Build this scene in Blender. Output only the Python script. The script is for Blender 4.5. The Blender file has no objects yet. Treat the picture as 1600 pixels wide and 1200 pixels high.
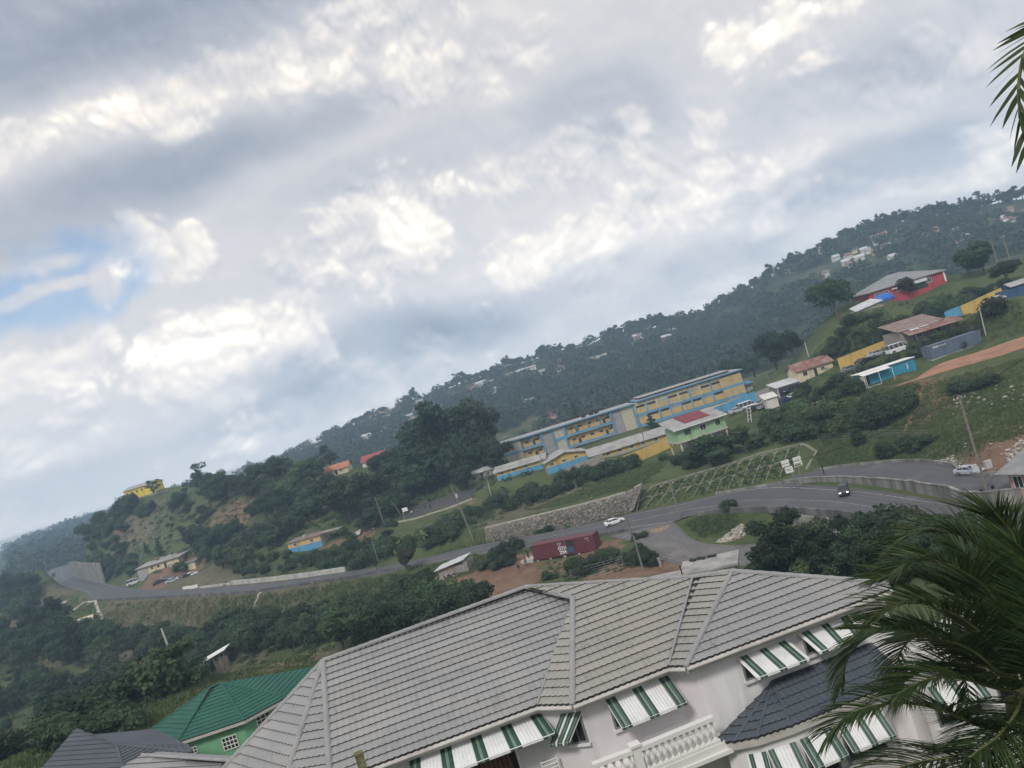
import bpy, bmesh, math, random
import numpy as np
from mathutils import Vector, Matrix
random.seed(7)
RNG = np.random.default_rng(11)
C = bpy.context.scene.collection
SC = bpy.context.scene
PI = math.pi

# ------------------------------------------------------------------ camera
EYE = 40.0                      # eye height over the world datum
F = 1256.0                      # focal length in pixels of the 1600 wide photograph
ROLL = math.radians(17.0)
cr, sr = math.cos(ROLL), math.sin(ROLL)
cam_d = bpy.data.cameras.new('camera')
cam = bpy.data.objects.new('camera', cam_d)
C.objects.link(cam)
SC.camera = cam
cam_d.sensor_width = 36.0
cam_d.lens = F * 36.0 / 1600.0
cam_d.clip_start = 0.1
cam_d.clip_end = 9000
cam.location = (0, 0, EYE)
cam.matrix_world = Matrix.Translation((0, 0, EYE)) @ Matrix((
    (cr, sr, 0, 0), (0, 0, -1, 0), (-sr, cr, 0, 0), (0, 0, 0, 1)))

# ------------------------------------------------------------------ light
SUN_EL, SUN_AZ = math.radians(46), math.radians(-158)   # azimuth from +Y towards +X
ENV_ROT = -90.0
w = bpy.data.worlds.new('World')
SC.world = w
w.use_nodes = True
nt = w.node_tree
nt.nodes.clear()


class NB:
    """small helper that strings shader nodes together"""
    def __init__(s, nt): s.nt = nt
    def n(s, t, **k):
        x = s.nt.nodes.new(t)
        for a, b in k.items(): setattr(x, a, b)
        return x
    def put(s, sock, v):
        if hasattr(v, 'is_linked') or isinstance(v, bpy.types.NodeSocket): s.nt.links.new(v, sock)
        else:
            sock.default_value = v
    def m(s, op, a, b=None, c=None, clamp=False):
        x = s.n('ShaderNodeMath', operation=op, use_clamp=clamp)
        s.put(x.inputs[0], a)
        if b is not None: s.put(x.inputs[1], b)
        if c is not None: s.put(x.inputs[2], c)
        return x.outputs[0]
    def v(s, op, a, b=None):
        x = s.n('ShaderNodeVectorMath', operation=op)
        s.put(x.inputs[0], a)
        if b is not None: s.put(x.inputs[1], b)
        return x.outputs['Value'] if op in ('LENGTH', 'DOT_PRODUCT', 'DISTANCE') else x.outputs[0]
    def noise(s, vec, scale, detail=4, rough=.55, dist=0.0, lac=2.0):
        x = s.n('ShaderNodeTexNoise')
        if vec is not None: s.put(x.inputs['Vector'], vec)
        x.inputs['Scale'].default_value = scale
        x.inputs['Detail'].default_value = detail
        x.inputs['Roughness'].default_value = rough
        x.inputs['Lacunarity'].default_value = lac
        x.inputs['Distortion'].default_value = dist
        return x.outputs['Fac'], x.outputs['Color']
    def ss(s, v, a, b, lo=0.0, hi=1.0, interp='SMOOTHSTEP'):
        x = s.n('ShaderNodeMapRange', interpolation_type=interp)
        s.put(x.inputs[0], v)
        for i, q in zip((1, 2, 3, 4), (a, b, lo, hi)): s.put(x.inputs[i], q)
        return x.outputs[0]
    def mix(s, f, a, b, blend='MIX'):
        x = s.n('ShaderNodeMix', data_type='RGBA', blend_type=blend)
        s.put(x.inputs[0], f)
        s.put(x.inputs[6], a if not isinstance(a, tuple) else (*a[:3], 1))
        s.put(x.inputs[7], b if not isinstance(b, tuple) else (*b[:3], 1))
        return x.outputs[2]
    def xyz(s, v):
        x = s.n('ShaderNodeSeparateXYZ'); s.put(x.inputs[0], v)
        return x.outputs
    def comb(s, a, b, c=0.0):
        x = s.n('ShaderNodeCombineXYZ')
        s.put(x.inputs[0], a); s.put(x.inputs[1], b); s.put(x.inputs[2], c)
        return x.outputs[0]


def lvl(px, py):
    """photo pixel -> level view coordinates (tangents of azimuth and elevation)"""
    a, b = px - 800.0, 600.0 - py
    return (a * cr + b * sr) / F, (-a * sr + b * cr) / F

def gnoise(x, y, per, seed):
    """gradient noise, x periodic over per cells"""
    xi = np.floor(x).astype(np.int64); yi = np.floor(y).astype(np.int64)
    xf = x - xi; yf = y - yi
    u = xf ** 3 * (xf * (xf * 6 - 15) + 10); v = yf ** 3 * (yf * (yf * 6 - 15) + 10)
    tab = np.random.default_rng(seed).permutation(4096)
    ang = np.random.default_rng(seed + 1).uniform(0, 2 * np.pi, 4096); gx, gy = np.cos(ang), np.sin(ang)
    def g(a, b, dx, dy):
        h = tab[(tab[(a % per) & 4095] + b) & 4095]
        return gx[h] * dx + gy[h] * dy
    n0 = g(xi, yi, xf, yf); n1 = g(xi + 1, yi, xf - 1, yf); n2 = g(xi, yi + 1, xf, yf - 1); n3 = g(xi + 1, yi + 1, xf - 1, yf - 1)
    return ((n0 * (1 - u) + n1 * u) * (1 - v) + (n2 * (1 - u) + n3 * u) * v) * 1.5
def gfbm(x, y, per, octv, gain=.5, seed=0, billow=False):
    o = 0.0; a = 1.0; t = 0.0
    for k in range(octv):
        n = gnoise(x, y, per, seed + 13 * k)
        if billow: n = 2.6 * np.sqrt(n * n + .004) - .1
        o = o + a * n; t += a; a *= gain; x = x * 2; y = y * 2 + 3.7; per *= 2
    return o / t

def build_sky():
    """clouds worked out over the whole dome of directions, then shown through the world as an environment"""
    NW, NH = 3200, 800
    az = (np.arange(NW) + .5) / NW * 2 * np.pi - np.pi
    el = (np.arange(NH) + .5) / NH * np.pi / 2
    AZ, EL = np.meshgrid(az, el)
    AZ = AZ.astype(np.float32); EL = EL.astype(np.float32)
    P0 = 12
    X = (AZ + np.pi) / (2 * np.pi) * P0; Y = EL / (2 * np.pi) * P0 * 1.08 + 2.1
    def sm(t):
        t = np.clip(t, 0, 1); return t * t * (3 - 2 * t)
    wx = gfbm(X * 2, Y * 2, P0 * 2, 4, .5, 3); wy = gfbm(X * 2, Y * 2 + 9, P0 * 2, 4, .5, 5)
    Xw = X + .07 * wx; Yw = Y + .055 * wy
    bil = gfbm(Xw * 4, Yw * 4, P0 * 4, 6, .56, 21, True)            # cauliflower lumps
    dX, dY = .006, .018
    bil_up = gfbm((Xw + dX) * 4, (Yw + dY) * 4, P0 * 4, 6, .56, 21, True)
    veil = gfbm(Xw * 2, Yw * 2.4, P0 * 2, 6, .48, 40)
    broad = gfbm(Xw, Yw * 1.3, P0, 3, .5, 60)
    k = 2 * np.pi / P0
    # tangent-plane style angles, warped so that every mass gets lumpy edges
    U = np.tan(np.clip(AZ, -1.45, 1.45)); V = np.tan(np.minimum(EL, 1.5)) / np.maximum(np.cos(np.clip(AZ, -1.45, 1.45)), .15)
    bm = bil - bil.mean()
    Uw = U + .036 * wx; Vw = V + .026 * wy
    Us = U + .06 * wx; Vs = V + .030 * wy
    def mass(px, py, rx, ry, edge=.5, tilt=0.0, soft=False):
        u, v = lvl(px, py); a, b = (Us, Vs) if soft else (Uw, Vw)
        du = (a - u) / (rx / F); dv = ((b - v) - tilt * (a - u)) / (ry / F)
        r = np.sqrt(du * du + dv * dv)
        if not soft: r = r - .85 * bm + .10 * wx
        return sm((1.0 + edge * .5 - r) / edge) * (np.abs(AZ) < 1.4)
    t = .63 + .08 * broad + .075 * veil
    # wide soft shadows under the cloud banks
    for (px, py, rx, ry, g, tl) in ((60,-10,520,130,-.40,.0), (260,55,330,60,-.22,.05), (150,310,380,62,-.30,.06), (330,235,260,38,-.12,.05), (640,250,260,38,-.10,.0), (590,545,190,46,-.33,.0), (440,640,120,30,-.18,0), (800,470,190,28,-.14,0), (1380,262,190,42,-.32,.0), (1130,400,130,26,-.20,0),
                             (960,165,130,75,-.19,0), (1500,70,170,100,-.15,0), (1280,150,160,60,-.12,0), (720,520,110,26,-.18,0), (1500,190,110,30,-.12,0)):
        t = t + g * mass(px, py, rx, ry, 1.1, tl, True)
    cum = np.zeros_like(t)
    # bright heaped clouds
    for (px, py, rx, ry, g, ed) in ((330,560,125,100,.15,.35), (265,520,45,45,.09,.6), (70,575,130,52,.16,.4), (360,535,40,30,.10,.7), (275,385,72,62,.16,.35), (215,365,40,40,.10,.5), (600,375,110,95,.12,.28), (650,335,70,45,.10,.5), (560,320,50,30,.08,.5), (822,395,50,42,.12,.7), (940,435,30,22,.10,.9), (772,492,24,34,.09,.9),
                             (1165,62,66,50,.30,.5), (1245,28,50,44,.30,.5), (1275,103,38,18,.22,.7), (1310,10,44,18,.15,.7), (995,185,30,22,.18,.7), (1110,190,30,25,.10,.6), (350,120,240,48,.10,.6), (60,215,130,38,.11,.5), (560,60,180,50,.06,.8), (570,600,210,36,.13,.7), (1180,455,160,30,.08,.8), (1420,120,120,45,.07,.8),
                             (1530,215,50,30,.16,.7), (1480,290,80,20,.12,.8), (1050,300,150,50,.06,.8), (880,250,120,40,.06,.8), (470,430,60,50,.07,.6), (100,690,140,40,.07,.8), (1260,330,110,30,.08,.8), (720,110,130,50,.05,.8)):
        m = mass(px, py, rx, ry, ed)
        t = t + g * m; cum = np.maximum(cum, m)
    cum = np.clip(cum + .22 + .25 * sm((broad + .1) / .5), 0, 1)
    lit = (bil - bil_up)
    t = t + cum * (.40 * lit + .075 * bm + .045 * sm((bm - .02) / .10) - .02)
    t = t + .02 * gfbm(Xw * 16, Yw * 16, P0 * 16, 3, .5, 80)
    t = .655 + (t - .63) * np.where(t > .63, .80, .74)
    hz = np.exp(-EL / .05)
    t = t * (1 - .35 * hz) + .60 * .35 * hz
    # colours by brightness
    pos = np.array([0.0, .18, .34, .48, .62, .74, .86, 1.0])
    col = np.array([(.085, .11, .155), (.125, .15, .205), (.175, .205, .262), (.236, .262, .315), (.312, .328, .367), (.385, .390, .412), (.475, .468, .462), (.68, .67, .645)])
    rgb = np.stack([np.interp(t, pos, col[:, i]) for i in range(3)], -1)
    rgb = rgb * (1.40 + .95 * np.exp(-EL / .12))[..., None] * np.array([1.10, 1.045, .975])
    # gaps through which the blue shows
    gap = .85 * np.maximum(mass(115, 440, 135, 72, .8), mass(30, 470, 110, 46, .8))
    for (px, py, rx, ry, s) in ((65,422,46,14,.75), (108,453,36,8,.7), (158,448,22,26,.6), (20,475,60,10,.6), (190,405,20,20,.4)): gap = gap * (1 - s * mass(px, py, rx, ry, 1.1))
    gap = np.maximum(gap,   .12 * mass(590, 545, 170, 40, .9, 0, True)); gap = np.maximum(gap, .13 * mass(1380, 262, 170, 38, .9, 0, True))
    gap = np.clip(gap - .2 * sm((bm + .1) / .5), 0, .95)
    full = np.zeros((NH * 2, NW, 4), np.float32)
    full[NH:, :, :3] = rgb; full[:, :, 3] = 1
    cov = np.ones((NH * 2, NW, 4), np.float32)
    cov[NH:, :, :3] = (1 - gap)[..., None]
    full[:NH, :, :3] = rgb[0].mean(0) * .6
    def image(name, arr):
        im = bpy.data.images.new(name, arr.shape[1], arr.shape[0], float_buffer=True, is_data=True)
        im.pixels.foreach_set(np.ascontiguousarray(arr).ravel()); im.update(); im.pack()
        return im
    N = NB(nt)
    out = N.n('ShaderNodeOutputWorld')
    sky = N.n('ShaderNodeTexSky', sky_type='NISHITA')
    sky.sun_disc = False
    sky.sun_elevation = SUN_EL
    sky.sun_rotation = SUN_AZ
    sky.dust_density = 1.5
    bg1 = N.n('ShaderNodeBackground')
    nt.links.new(sky.outputs[0], bg1.inputs[0])
    bg1.inputs[1].default_value = 0.12
    d = N.n('ShaderNodeTexCoord').outputs['Generated']
    mp = N.n('ShaderNodeMapping', vector_type='POINT'); mp.inputs['Rotation'].default_value = (0, 0, math.radians(ENV_ROT))
    nt.links.new(d, mp.inputs[0])
    def envtex(im):
        e = N.n('ShaderNodeTexEnvironment'); e.image = im; e.interpolation = 'Cubic'
        nt.links.new(mp.outputs[0], e.inputs[0]); return e.outputs['Color']
    bg2 = N.n('ShaderNodeBackground')
    nt.links.new(envtex(image('cloud_light', full)), bg2.inputs[0])
    mixs = N.n('ShaderNodeMixShader')
    nt.links.new(envtex(image('cloud_cover', cov)), mixs.inputs[0])
    nt.links.new(bg1.outputs[0], mixs.inputs[1])
    nt.links.new(bg2.outputs[0], mixs.inputs[2])
    nt.links.new(mixs.outputs[0], out.inputs['Surface'])


build_sky()
sun_d = bpy.data.lights.new('sun', 'SUN')
sun_d.energy = 1.5
sun_d.angle = math.radians(11)
sun_d.color = (1.0, .95, .88)
sun = bpy.data.objects.new('sun', sun_d)
C.objects.link(sun)
sd = Vector((math.sin(SUN_AZ) * math.cos(SUN_EL), math.cos(SUN_AZ) * math.cos(SUN_EL), math.sin(SUN_EL)))
sun.rotation_euler = sd.to_track_quat('Z', 'Y').to_euler()
sun.location = sd * 300
vs = SC.view_settings
vs.view_transform = 'Standard'
vs.look = 'None'
vs.gamma = 1.0
vs.use_curve_mapping = False
vs.exposure = 0.50
SC.cycles.max_bounces = 6
SC.cycles.diffuse_bounces = 3
SC.cycles.transparent_max_bounces = 6
SC.cycles.volume_bounces = 1
SC.cycles.use_denoising = True

# ------------------------------------------------------------------ pixels <-> world
def P(px, py, Y):
    u, v = lvl(px, py)
    return Vector((u * Y, Y, EYE + v * Y))
def PZ(px, py, zrel):
    u, v = lvl(px, py)
    Y = zrel / v
    return Vector((u * Y, Y, EYE + zrel))

# ------------------------------------------------------------------ objects
def tag(o, label=None, cat=None, group=None, kind=None):
    if label: o['label'] = label
    if cat: o['category'] = cat
    if group: o['group'] = group
    if kind: o['kind'] = kind
    return o
def thing(name, label, cat, loc=(0, 0, 0), rotz=0.0, group=None):
    o = bpy.data.objects.new(name, None)
    o.empty_display_size = .2
    C.objects.link(o)
    o.location = loc
    o.rotation_euler = (0, 0, rotz)
    return tag(o, label, cat, group)
def copy_tree(o, parent=None):
    c = o.copy()
    C.objects.link(c)
    if parent is not None: c.parent = parent
    for ch in list(o.children): copy_tree(ch, c)
    return c
def link(name, me, parent=None):
    o = bpy.data.objects.new(name, me)
    C.objects.link(o)
    if parent is not None: o.parent = parent
    return o


class MB:
    """collects polygons and links them as one mesh object"""
    def __init__(s): s.v = []; s.f = []; s.mi = []; s.cur = 0
    def add(s, vs, fs):
        k = len(s.v)
        s.v += [tuple(q) for q in vs]
        s.f += [tuple(i + k for i in f) for f in fs]
        s.mi += [s.cur] * len(fs)
        return s
    def box(s, c, d, rz=0.0, rx=0.0, ry=0.0):
        x, y, z = d[0] / 2, d[1] / 2, d[2] / 2
        pts = [Vector((i, j, k)) for i in (-x, x) for j in (-y, y) for k in (-z, z)]
        if rz or rx or ry:
            R = Matrix.Rotation(rz, 3, 'Z') @ Matrix.Rotation(ry, 3, 'Y') @ Matrix.Rotation(rx, 3, 'X')
            pts = [R @ q for q in pts]
        c = Vector(c)
        return s.add([q + c for q in pts], [(0, 1, 3, 2), (4, 6, 7, 5), (0, 4, 5, 1), (2, 3, 7, 6), (0, 2, 6, 4), (1, 5, 7, 3)])
    def bb(s, x0, x1, y0, y1, z0, z1):
        return s.box(((x0 + x1) / 2, (y0 + y1) / 2, (z0 + z1) / 2), (abs(x1 - x0), abs(y1 - y0), abs(z1 - z0)))
    def prism(s, poly, z0, z1):
        n = len(poly)
        vs = [(x, y, z0) for x, y in poly] + [(x, y, z1) for x, y in poly]
        fs = [tuple(range(n - 1, -1, -1)), tuple(range(n, 2 * n))] + [(i, (i + 1) % n, n + (i + 1) % n, n + i) for i in range(n)]
        return s.add(vs, fs)
    def slab(s, pts, th, up=None):
        """polygon in space given a thickness along its normal (downwards)"""
        pts = [Vector(q) for q in pts]
        nrm = Vector((0, 0, 0))
        for i in range(len(pts)):
            a, b = pts[i], pts[(i + 1) % len(pts)]
            nrm += Vector(((a.y - b.y) * (a.z + b.z), (a.z - b.z) * (a.x + b.x), (a.x - b.x) * (a.y + b.y)))
        nrm.normalize()
        if up is not None:
            nrm = Vector(up)
        elif nrm.z < 0: nrm = -nrm
        n = len(pts)
        lo = [q - nrm * th for q in pts]
        return s.add(pts + lo, [tuple(range(n)), tuple(range(2 * n - 1, n - 1, -1))] + [(i, n + i, n + (i + 1) % n, (i + 1) % n) for i in range(n)])
    def tube(s, pts, r, n=6, r1=None, cap=True):
        pts = [Vector(q) for q in pts]
        m = len(pts)
        rs = r if isinstance(r, (list, tuple)) else [r + ((r1 if r1 is not None else r) - r) * i / max(1, m - 1) for i in range(m)]
        vs = []
        for i, q in enumerate(pts):
            t = (pts[min(i + 1, m - 1)] - pts[max(i - 1, 0)])
            if t.length < 1e-9: t = Vector((0, 0, 1))
            t.normalize()
            a = t.cross(Vector((0, 0, 1)))
            if a.length < .05: a = t.cross(Vector((1, 0, 0)))
            a.normalize(); b = t.cross(a)
            for k in range(n):
                th = 2 * PI * k / n
                vs.append(q + (a * math.cos(th) + b * math.sin(th)) * rs[i])
        fs = []
        for i in range(m - 1):
            for k in range(n):
                fs.append((i * n + k, i * n + (k + 1) % n, (i + 1) * n + (k + 1) % n, (i + 1) * n + k))
        if cap: fs += [tuple(range(n - 1, -1, -1)), tuple(range((m - 1) * n, m * n))]
        return s.add(vs, fs)
    def cyl(s, c, r, h, n=12, axis='z', r1=None):
        c = Vector(c)
        d = {'z': Vector((0, 0, 1)), 'x': Vector((1, 0, 0)), 'y': Vector((0, 1, 0))}[axis]
        return s.tube([c - d * h / 2, c + d * h / 2], r, n, r1)
    def lathe(s, c, prof, n=10):
        c = Vector(c); vs = []; m = len(prof)
        for r, z in prof:
            for k in range(n):
                th = 2 * PI * k / n
                vs.append(c + Vector((r * math.cos(th), r * math.sin(th), z)))
        fs = [(i * n + k, i * n + (k + 1) % n, (i + 1) * n + (k + 1) % n, (i + 1) * n + k) for i in range(m - 1) for k in range(n)]
        fs += [tuple(range(n - 1, -1, -1)), tuple(range((m - 1) * n, m * n))]
        return s.add(vs, fs)
    def mesh(s, name, mats, smooth=False):
        me = bpy.data.meshes.new(name)
        me.from_pydata(s.v, [], s.f)
        if not isinstance(mats, (list, tuple)): mats = [mats]
        for x in mats: me.materials.append(x)
        if len(mats) > 1: me.polygons.foreach_set('material_index', s.mi)
        if smooth: me.polygons.foreach_set('use_smooth', [True] * len(s.f))
        me.update()
        return me
    def build(s, name, mats, parent=None, smooth=False):
        return link(name, s.mesh(name, mats, smooth), parent)


def np_mesh(name, V, Q, mats, smooth=False):
    """mesh from numpy arrays, Q an (n,3) or (n,4) index array"""
    me = bpy.data.meshes.new(name)
    V = np.asarray(V, np.float32); Q = np.asarray(Q, np.int32)
    k = Q.shape[1]
    me.vertices.add(len(V)); me.vertices.foreach_set('co', V.ravel())
    me.loops.add(Q.size); me.loops.foreach_set('vertex_index', Q.ravel())
    me.polygons.add(len(Q))
    me.polygons.foreach_set('loop_start', np.arange(0, Q.size, k, dtype=np.int32))
    if smooth: me.polygons.foreach_set('use_smooth', np.ones(len(Q), bool))
    for x in (mats if isinstance(mats, (list, tuple)) else [mats]): me.materials.append(x)
    me.update(calc_edges=True)
    return me


# ------------------------------------------------------------------ materials
MATS = {}
def mat(name, col, rough=.7, var=.15, vscale=2.0, dirt=None, dirt_amt=.0, dscale=.6, bump=0.0, bscale=20, metal=0.0, spec=.4, rand=0.0, coord='Object', emit=None, streak=False):
    if name in MATS: return MATS[name]
    m = bpy.data.materials.new(name)
    m.use_nodes = True
    t = m.node_tree
    t.nodes.clear()
    N = NB(t)
    out = N.n('ShaderNodeOutputMaterial')
    b = N.n('ShaderNodeBsdfPrincipled')
    t.links.new(b.outputs[0], out.inputs[0])
    co = N.n('ShaderNodeTexCoord').outputs[coord] if coord != 'World' else N.n('ShaderNodeNewGeometry').outputs['Position']
    lo = tuple(max(0, c * (1 - var)) for c in col)
    hi = tuple(min(1, c * (1 + var)) for c in col)
    f = N.noise(co, vscale, 5, .6)[0]
    c = N.mix(N.ss(f, .3, .7), lo, hi)
    if dirt is not None:
        v = co
        if streak: v = N.v('MULTIPLY', co, (1.0, 1.0, .18))
        g = N.noise(v, dscale, 7, .65, .3)[0]
        c = N.mix(N.ss(g, .62 - dirt_amt * .5, .78 - dirt_amt * .25, 0, min(1, dirt_amt * 1.6)), c, dirt)
    if rand:
        r = N.n('ShaderNodeObjectInfo').outputs['Random']
        hs = N.n('ShaderNodeHueSaturation')
        N.put(hs.inputs['Value'], N.ss(r, 0, 1, 1 - rand, 1 + rand, 'LINEAR'))
        N.put(hs.inputs['Color'], c)
        c = hs.outputs[0]
    t.links.new(c, b.inputs['Base Color'])
    b.inputs['Roughness'].default_value = rough
    b.inputs['Metallic'].default_value = metal
    b.inputs['Specular IOR Level'].default_value = spec
    if bump:
        bp = N.n('ShaderNodeBump')
        bp.inputs['Strength'].default_value = min(1, bump)
        bp.inputs['Distance'].default_value = .05
        N.put(bp.inputs['Height'], N.noise(co, bscale, 6, .6)[0])
        t.links.new(bp.outputs[0], b.inputs['Normal'])
    if emit:
        b.inputs['Emission Color'].default_value = (*emit[:3], 1)
        b.inputs['Emission Strength'].default_value = emit[3]
    MATS[name] = m
    return m


def leaf_mat(name, c0, c1, c2, scale=.5, trans=.25, rough=.55, objvar=.42):
    """foliage: three greens mixed by position, a shift from plant to plant"""
    m = bpy.data.materials.new(name)
    m.use_nodes = True
    t = m.node_tree
    t.nodes.clear()
    N = NB(t)
    out = N.n('ShaderNodeOutputMaterial')
    pos = N.n('ShaderNodeNewGeometry').outputs['Position']
    a = N.noise(pos, scale, 4, .6)[0]
    b_ = N.noise(pos, scale * 6, 3, .6)[0]
    c = N.mix(N.ss(a, .35, .65), c0, c1)
    c = N.mix(N.ss(b_, .50, .75), c, c2)
    hs = N.n('ShaderNodeHueSaturation')
    r = N.n('ShaderNodeObjectInfo').outputs['Random']
    N.put(hs.inputs['Value'], N.ss(r, 0, 1, 1 - objvar, 1 + objvar, 'LINEAR'))
    N.put(hs.inputs['Hue'], N.ss(N.m('FRACT', N.m('MULTIPLY', r, 7.31)), 0, 1, .478, .518, 'LINEAR'))
    N.put(hs.inputs['Color'], c)
    c = hs.outputs[0]
    d = N.n('ShaderNodeBsdfPrincipled')
    t.links.new(c, d.inputs['Base Color'])
    d.inputs['Roughness'].default_value = rough
    d.inputs['Specular IOR Level'].default_value = .22
    tr = N.n('ShaderNodeBsdfTranslucent')
    t.links.new(N.mix(.5, c, (.09, .13, .03)), tr.inputs[0])
    mx = N.n('ShaderNodeMixShader')
    mx.inputs[0].default_value = trans
    t.links.new(d.outputs[0], mx.inputs[1])
    t.links.new(tr.outputs[0], mx.inputs[2])
    t.links.new(mx.outputs[0], out.inputs[0])
    MATS[name] = m
    return m


L_DARK = leaf_mat('leaf_dark', (.026, .048, .024), (.040, .068, .030), (.060, .094, .040))
L_MID = leaf_mat('leaf_mid', (.034, .062, .028), (.052, .088, .036), (.080, .118, .050))
L_LITE = leaf_mat('leaf_light', (.055, .094, .034), (.078, .122, .046), (.110, .155, .062))
L_GREY = leaf_mat('leaf_grey', (.045, .058, .036), (.062, .074, .046), (.085, .095, .06))
L_FAR = leaf_mat('leaf_far', (.026, .042, .026), (.034, .054, .030), (.046, .066, .036), scale=.03, trans=.1, objvar=.1)
L_PALM = leaf_mat('leaf_palm', (.030, .058, .020), (.052, .086, .030), (.090, .120, .042), scale=1.0, trans=.22, rough=.45, objvar=.2)
L_GRASS = leaf_mat('grass_blade', (.070, .105, .034), (.105, .132, .050), (.155, .150, .072), scale=.12, trans=.2)
M_BARK = mat('bark', (.10, .085, .07), .9, .35, 4, bump=.6, bscale=14)
M_BARKG = mat('bark_grey', (.12, .115, .105), .9, .3, 4, bump=.5, bscale=14)
M_WHITE = mat('white_paint', (.74, .73, .71), .6, .05, .8, (.45, .43, .40), .18, .5, streak=True)
M_WHITEM = mat('white_metal', (.72, .72, .71), .45, .06, 2, (.5, .48, .45), .15)
M_CONC = mat('concrete', (.36, .35, .33), .9, .16, .6, (.17, .165, .155), .45, .35, bump=.4, streak=True)
M_CONCL = mat('concrete_light', (.46, .45, .42), .9, .14, .8, (.22, .21, .20), .35, .5, bump=.3, streak=True)
M_STEEL = mat('grey_steel', (.33, .34, .35), .45, .1, 3, metal=.6)
M_POLE = mat('pole_wood', (.20, .175, .15), .9, .25, 3, bump=.4)
M_GLASS = mat('dark_glass', (.025, .03, .035), .08, .2, 1.5, spec=.6)
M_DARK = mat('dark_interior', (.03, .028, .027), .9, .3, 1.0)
M_BLACK = mat('black_rubber', (.018, .018, .018), .7, .2, 5)

# ================================================================== TERRAIN
# ground points read from the place: (pixel x, pixel y, distance)
CP = [
 (400,1055,92),(285,1070,93),(345,1050,98),(100,1150,78),(0,1190,70),(480,1040,104),(500,1010,106),(600,1000,116),
 (300,1000,202),(150,962,262),(110,960,272),(60,942,350),(130,975,240),(230,985,225),(400,1000,166),(450,960,178),(330,1010,190),
 (780,900,135.5),(700,905,145),(650,905,158),(960,892,118),(1010,887,114),(860,885,133),(920,870,132),(740,865,150),(820,855,152),
 (1030,860,123),(1090,862,119),(1170,857,117),(1000,832,135),(1100,835,127),
 (170,912,332),(110,895,440),(130,842,412),(165,803,402),(200,783,392),(300,772,352),(400,755,322),(500,748,312),
 (250,830,345),(350,810,300),(300,872,285),(400,850,262),(490,860,229),(250,912,270),(205,915,292),
 (560,840,225),(650,812,212),(700,797,210),(760,777,212),(650,792,240),(740,768,232),(850,752,210),(900,735,214),(960,712,216),(1010,700,214),
 (900,782,178),(980,742,185),(1040,722,180),(760,825,170),(890,793,163.5),(1000,762,158),(1100,740,154),(1240,697,148),(1275,705,146),
 (1400,712,132),(1400,650,143),(1300,640,158),(1400,620,152),(1560,640,118),(1590,600,125),(1500,570,150),(1590,535,150),(1440,590,150),(1350,607,156),
 (1300,560,200),(1400,520,190),(1400,490,210),(1420,472,220),(1330,502,225),(1300,490,232),(1250,562,225),(1200,602,230),(1130,642,205),(1170,645,203),(1240,622,190),
 (1550,490,180),(1590,472,180),(1560,442,200),(1500,442,224),(1180,665,180),(1110,690,176),(1200,680,165),(1320,690,146),
 (600,760,255),(620,735,285),(560,745,290),(700,760,245),(680,790,228),(600,800,238),
 (1500,690,118),(1450,700,124),(1575,700,103),
 # feet of the buildings and boundary walls
 (1066,722,180),(1138,690,182),(452,863,231),(503,851,228),(232,896,287),(281,883,284),(290,896,283),(307,890,281),(197,784,386),(238,771,382),(567,730,296),(603,723,296),(508,747,300),(545,737,300),(621,721,290),(648,712,290),
 (716,750,243),(741,741,243),(733,757,236),(776,742,236),(778,751,219),(853,730,217),(856,739,211),(918,716,212),(938,723,222),(1052,683,222),(1249,597,197),(1302,573,197),(1360,470,222),(1479,440,220),(1360,460,236),(1479,430,234),
 (1338,492,205),(1383,477,205),(1411,542,178),(1494,513,178),(1411,535,187),(1494,506,187),(1218,623,196),(1252,607,196),(1201,642,186),(972,729,205),(1052,697,205),(880,749,203),(945,723,204),(1112,656,205),(1183,627,205),
 (1312,575,195),(1412,536,190),(1503,490,182),(1567,461,180),(1478,499,183),(1349,607,158),(1434,575,160),(1456,562,163),(1541,532,165),(1571,475,178),(1655,449,180),(1558,468,173),(1405,552,176),(1153,644,196),(1178,641,190),
 (687,903,146),(731,894,144),(835,878,139),(930,857,133),(795,734,262),(1166,621,264),(900,702,262),(1040,660,262),
]
XYZ = []
for (px, py, Y) in CP:
    q = P(px, py, Y); XYZ.append((q.x, q.y, q.z - EYE))
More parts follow.
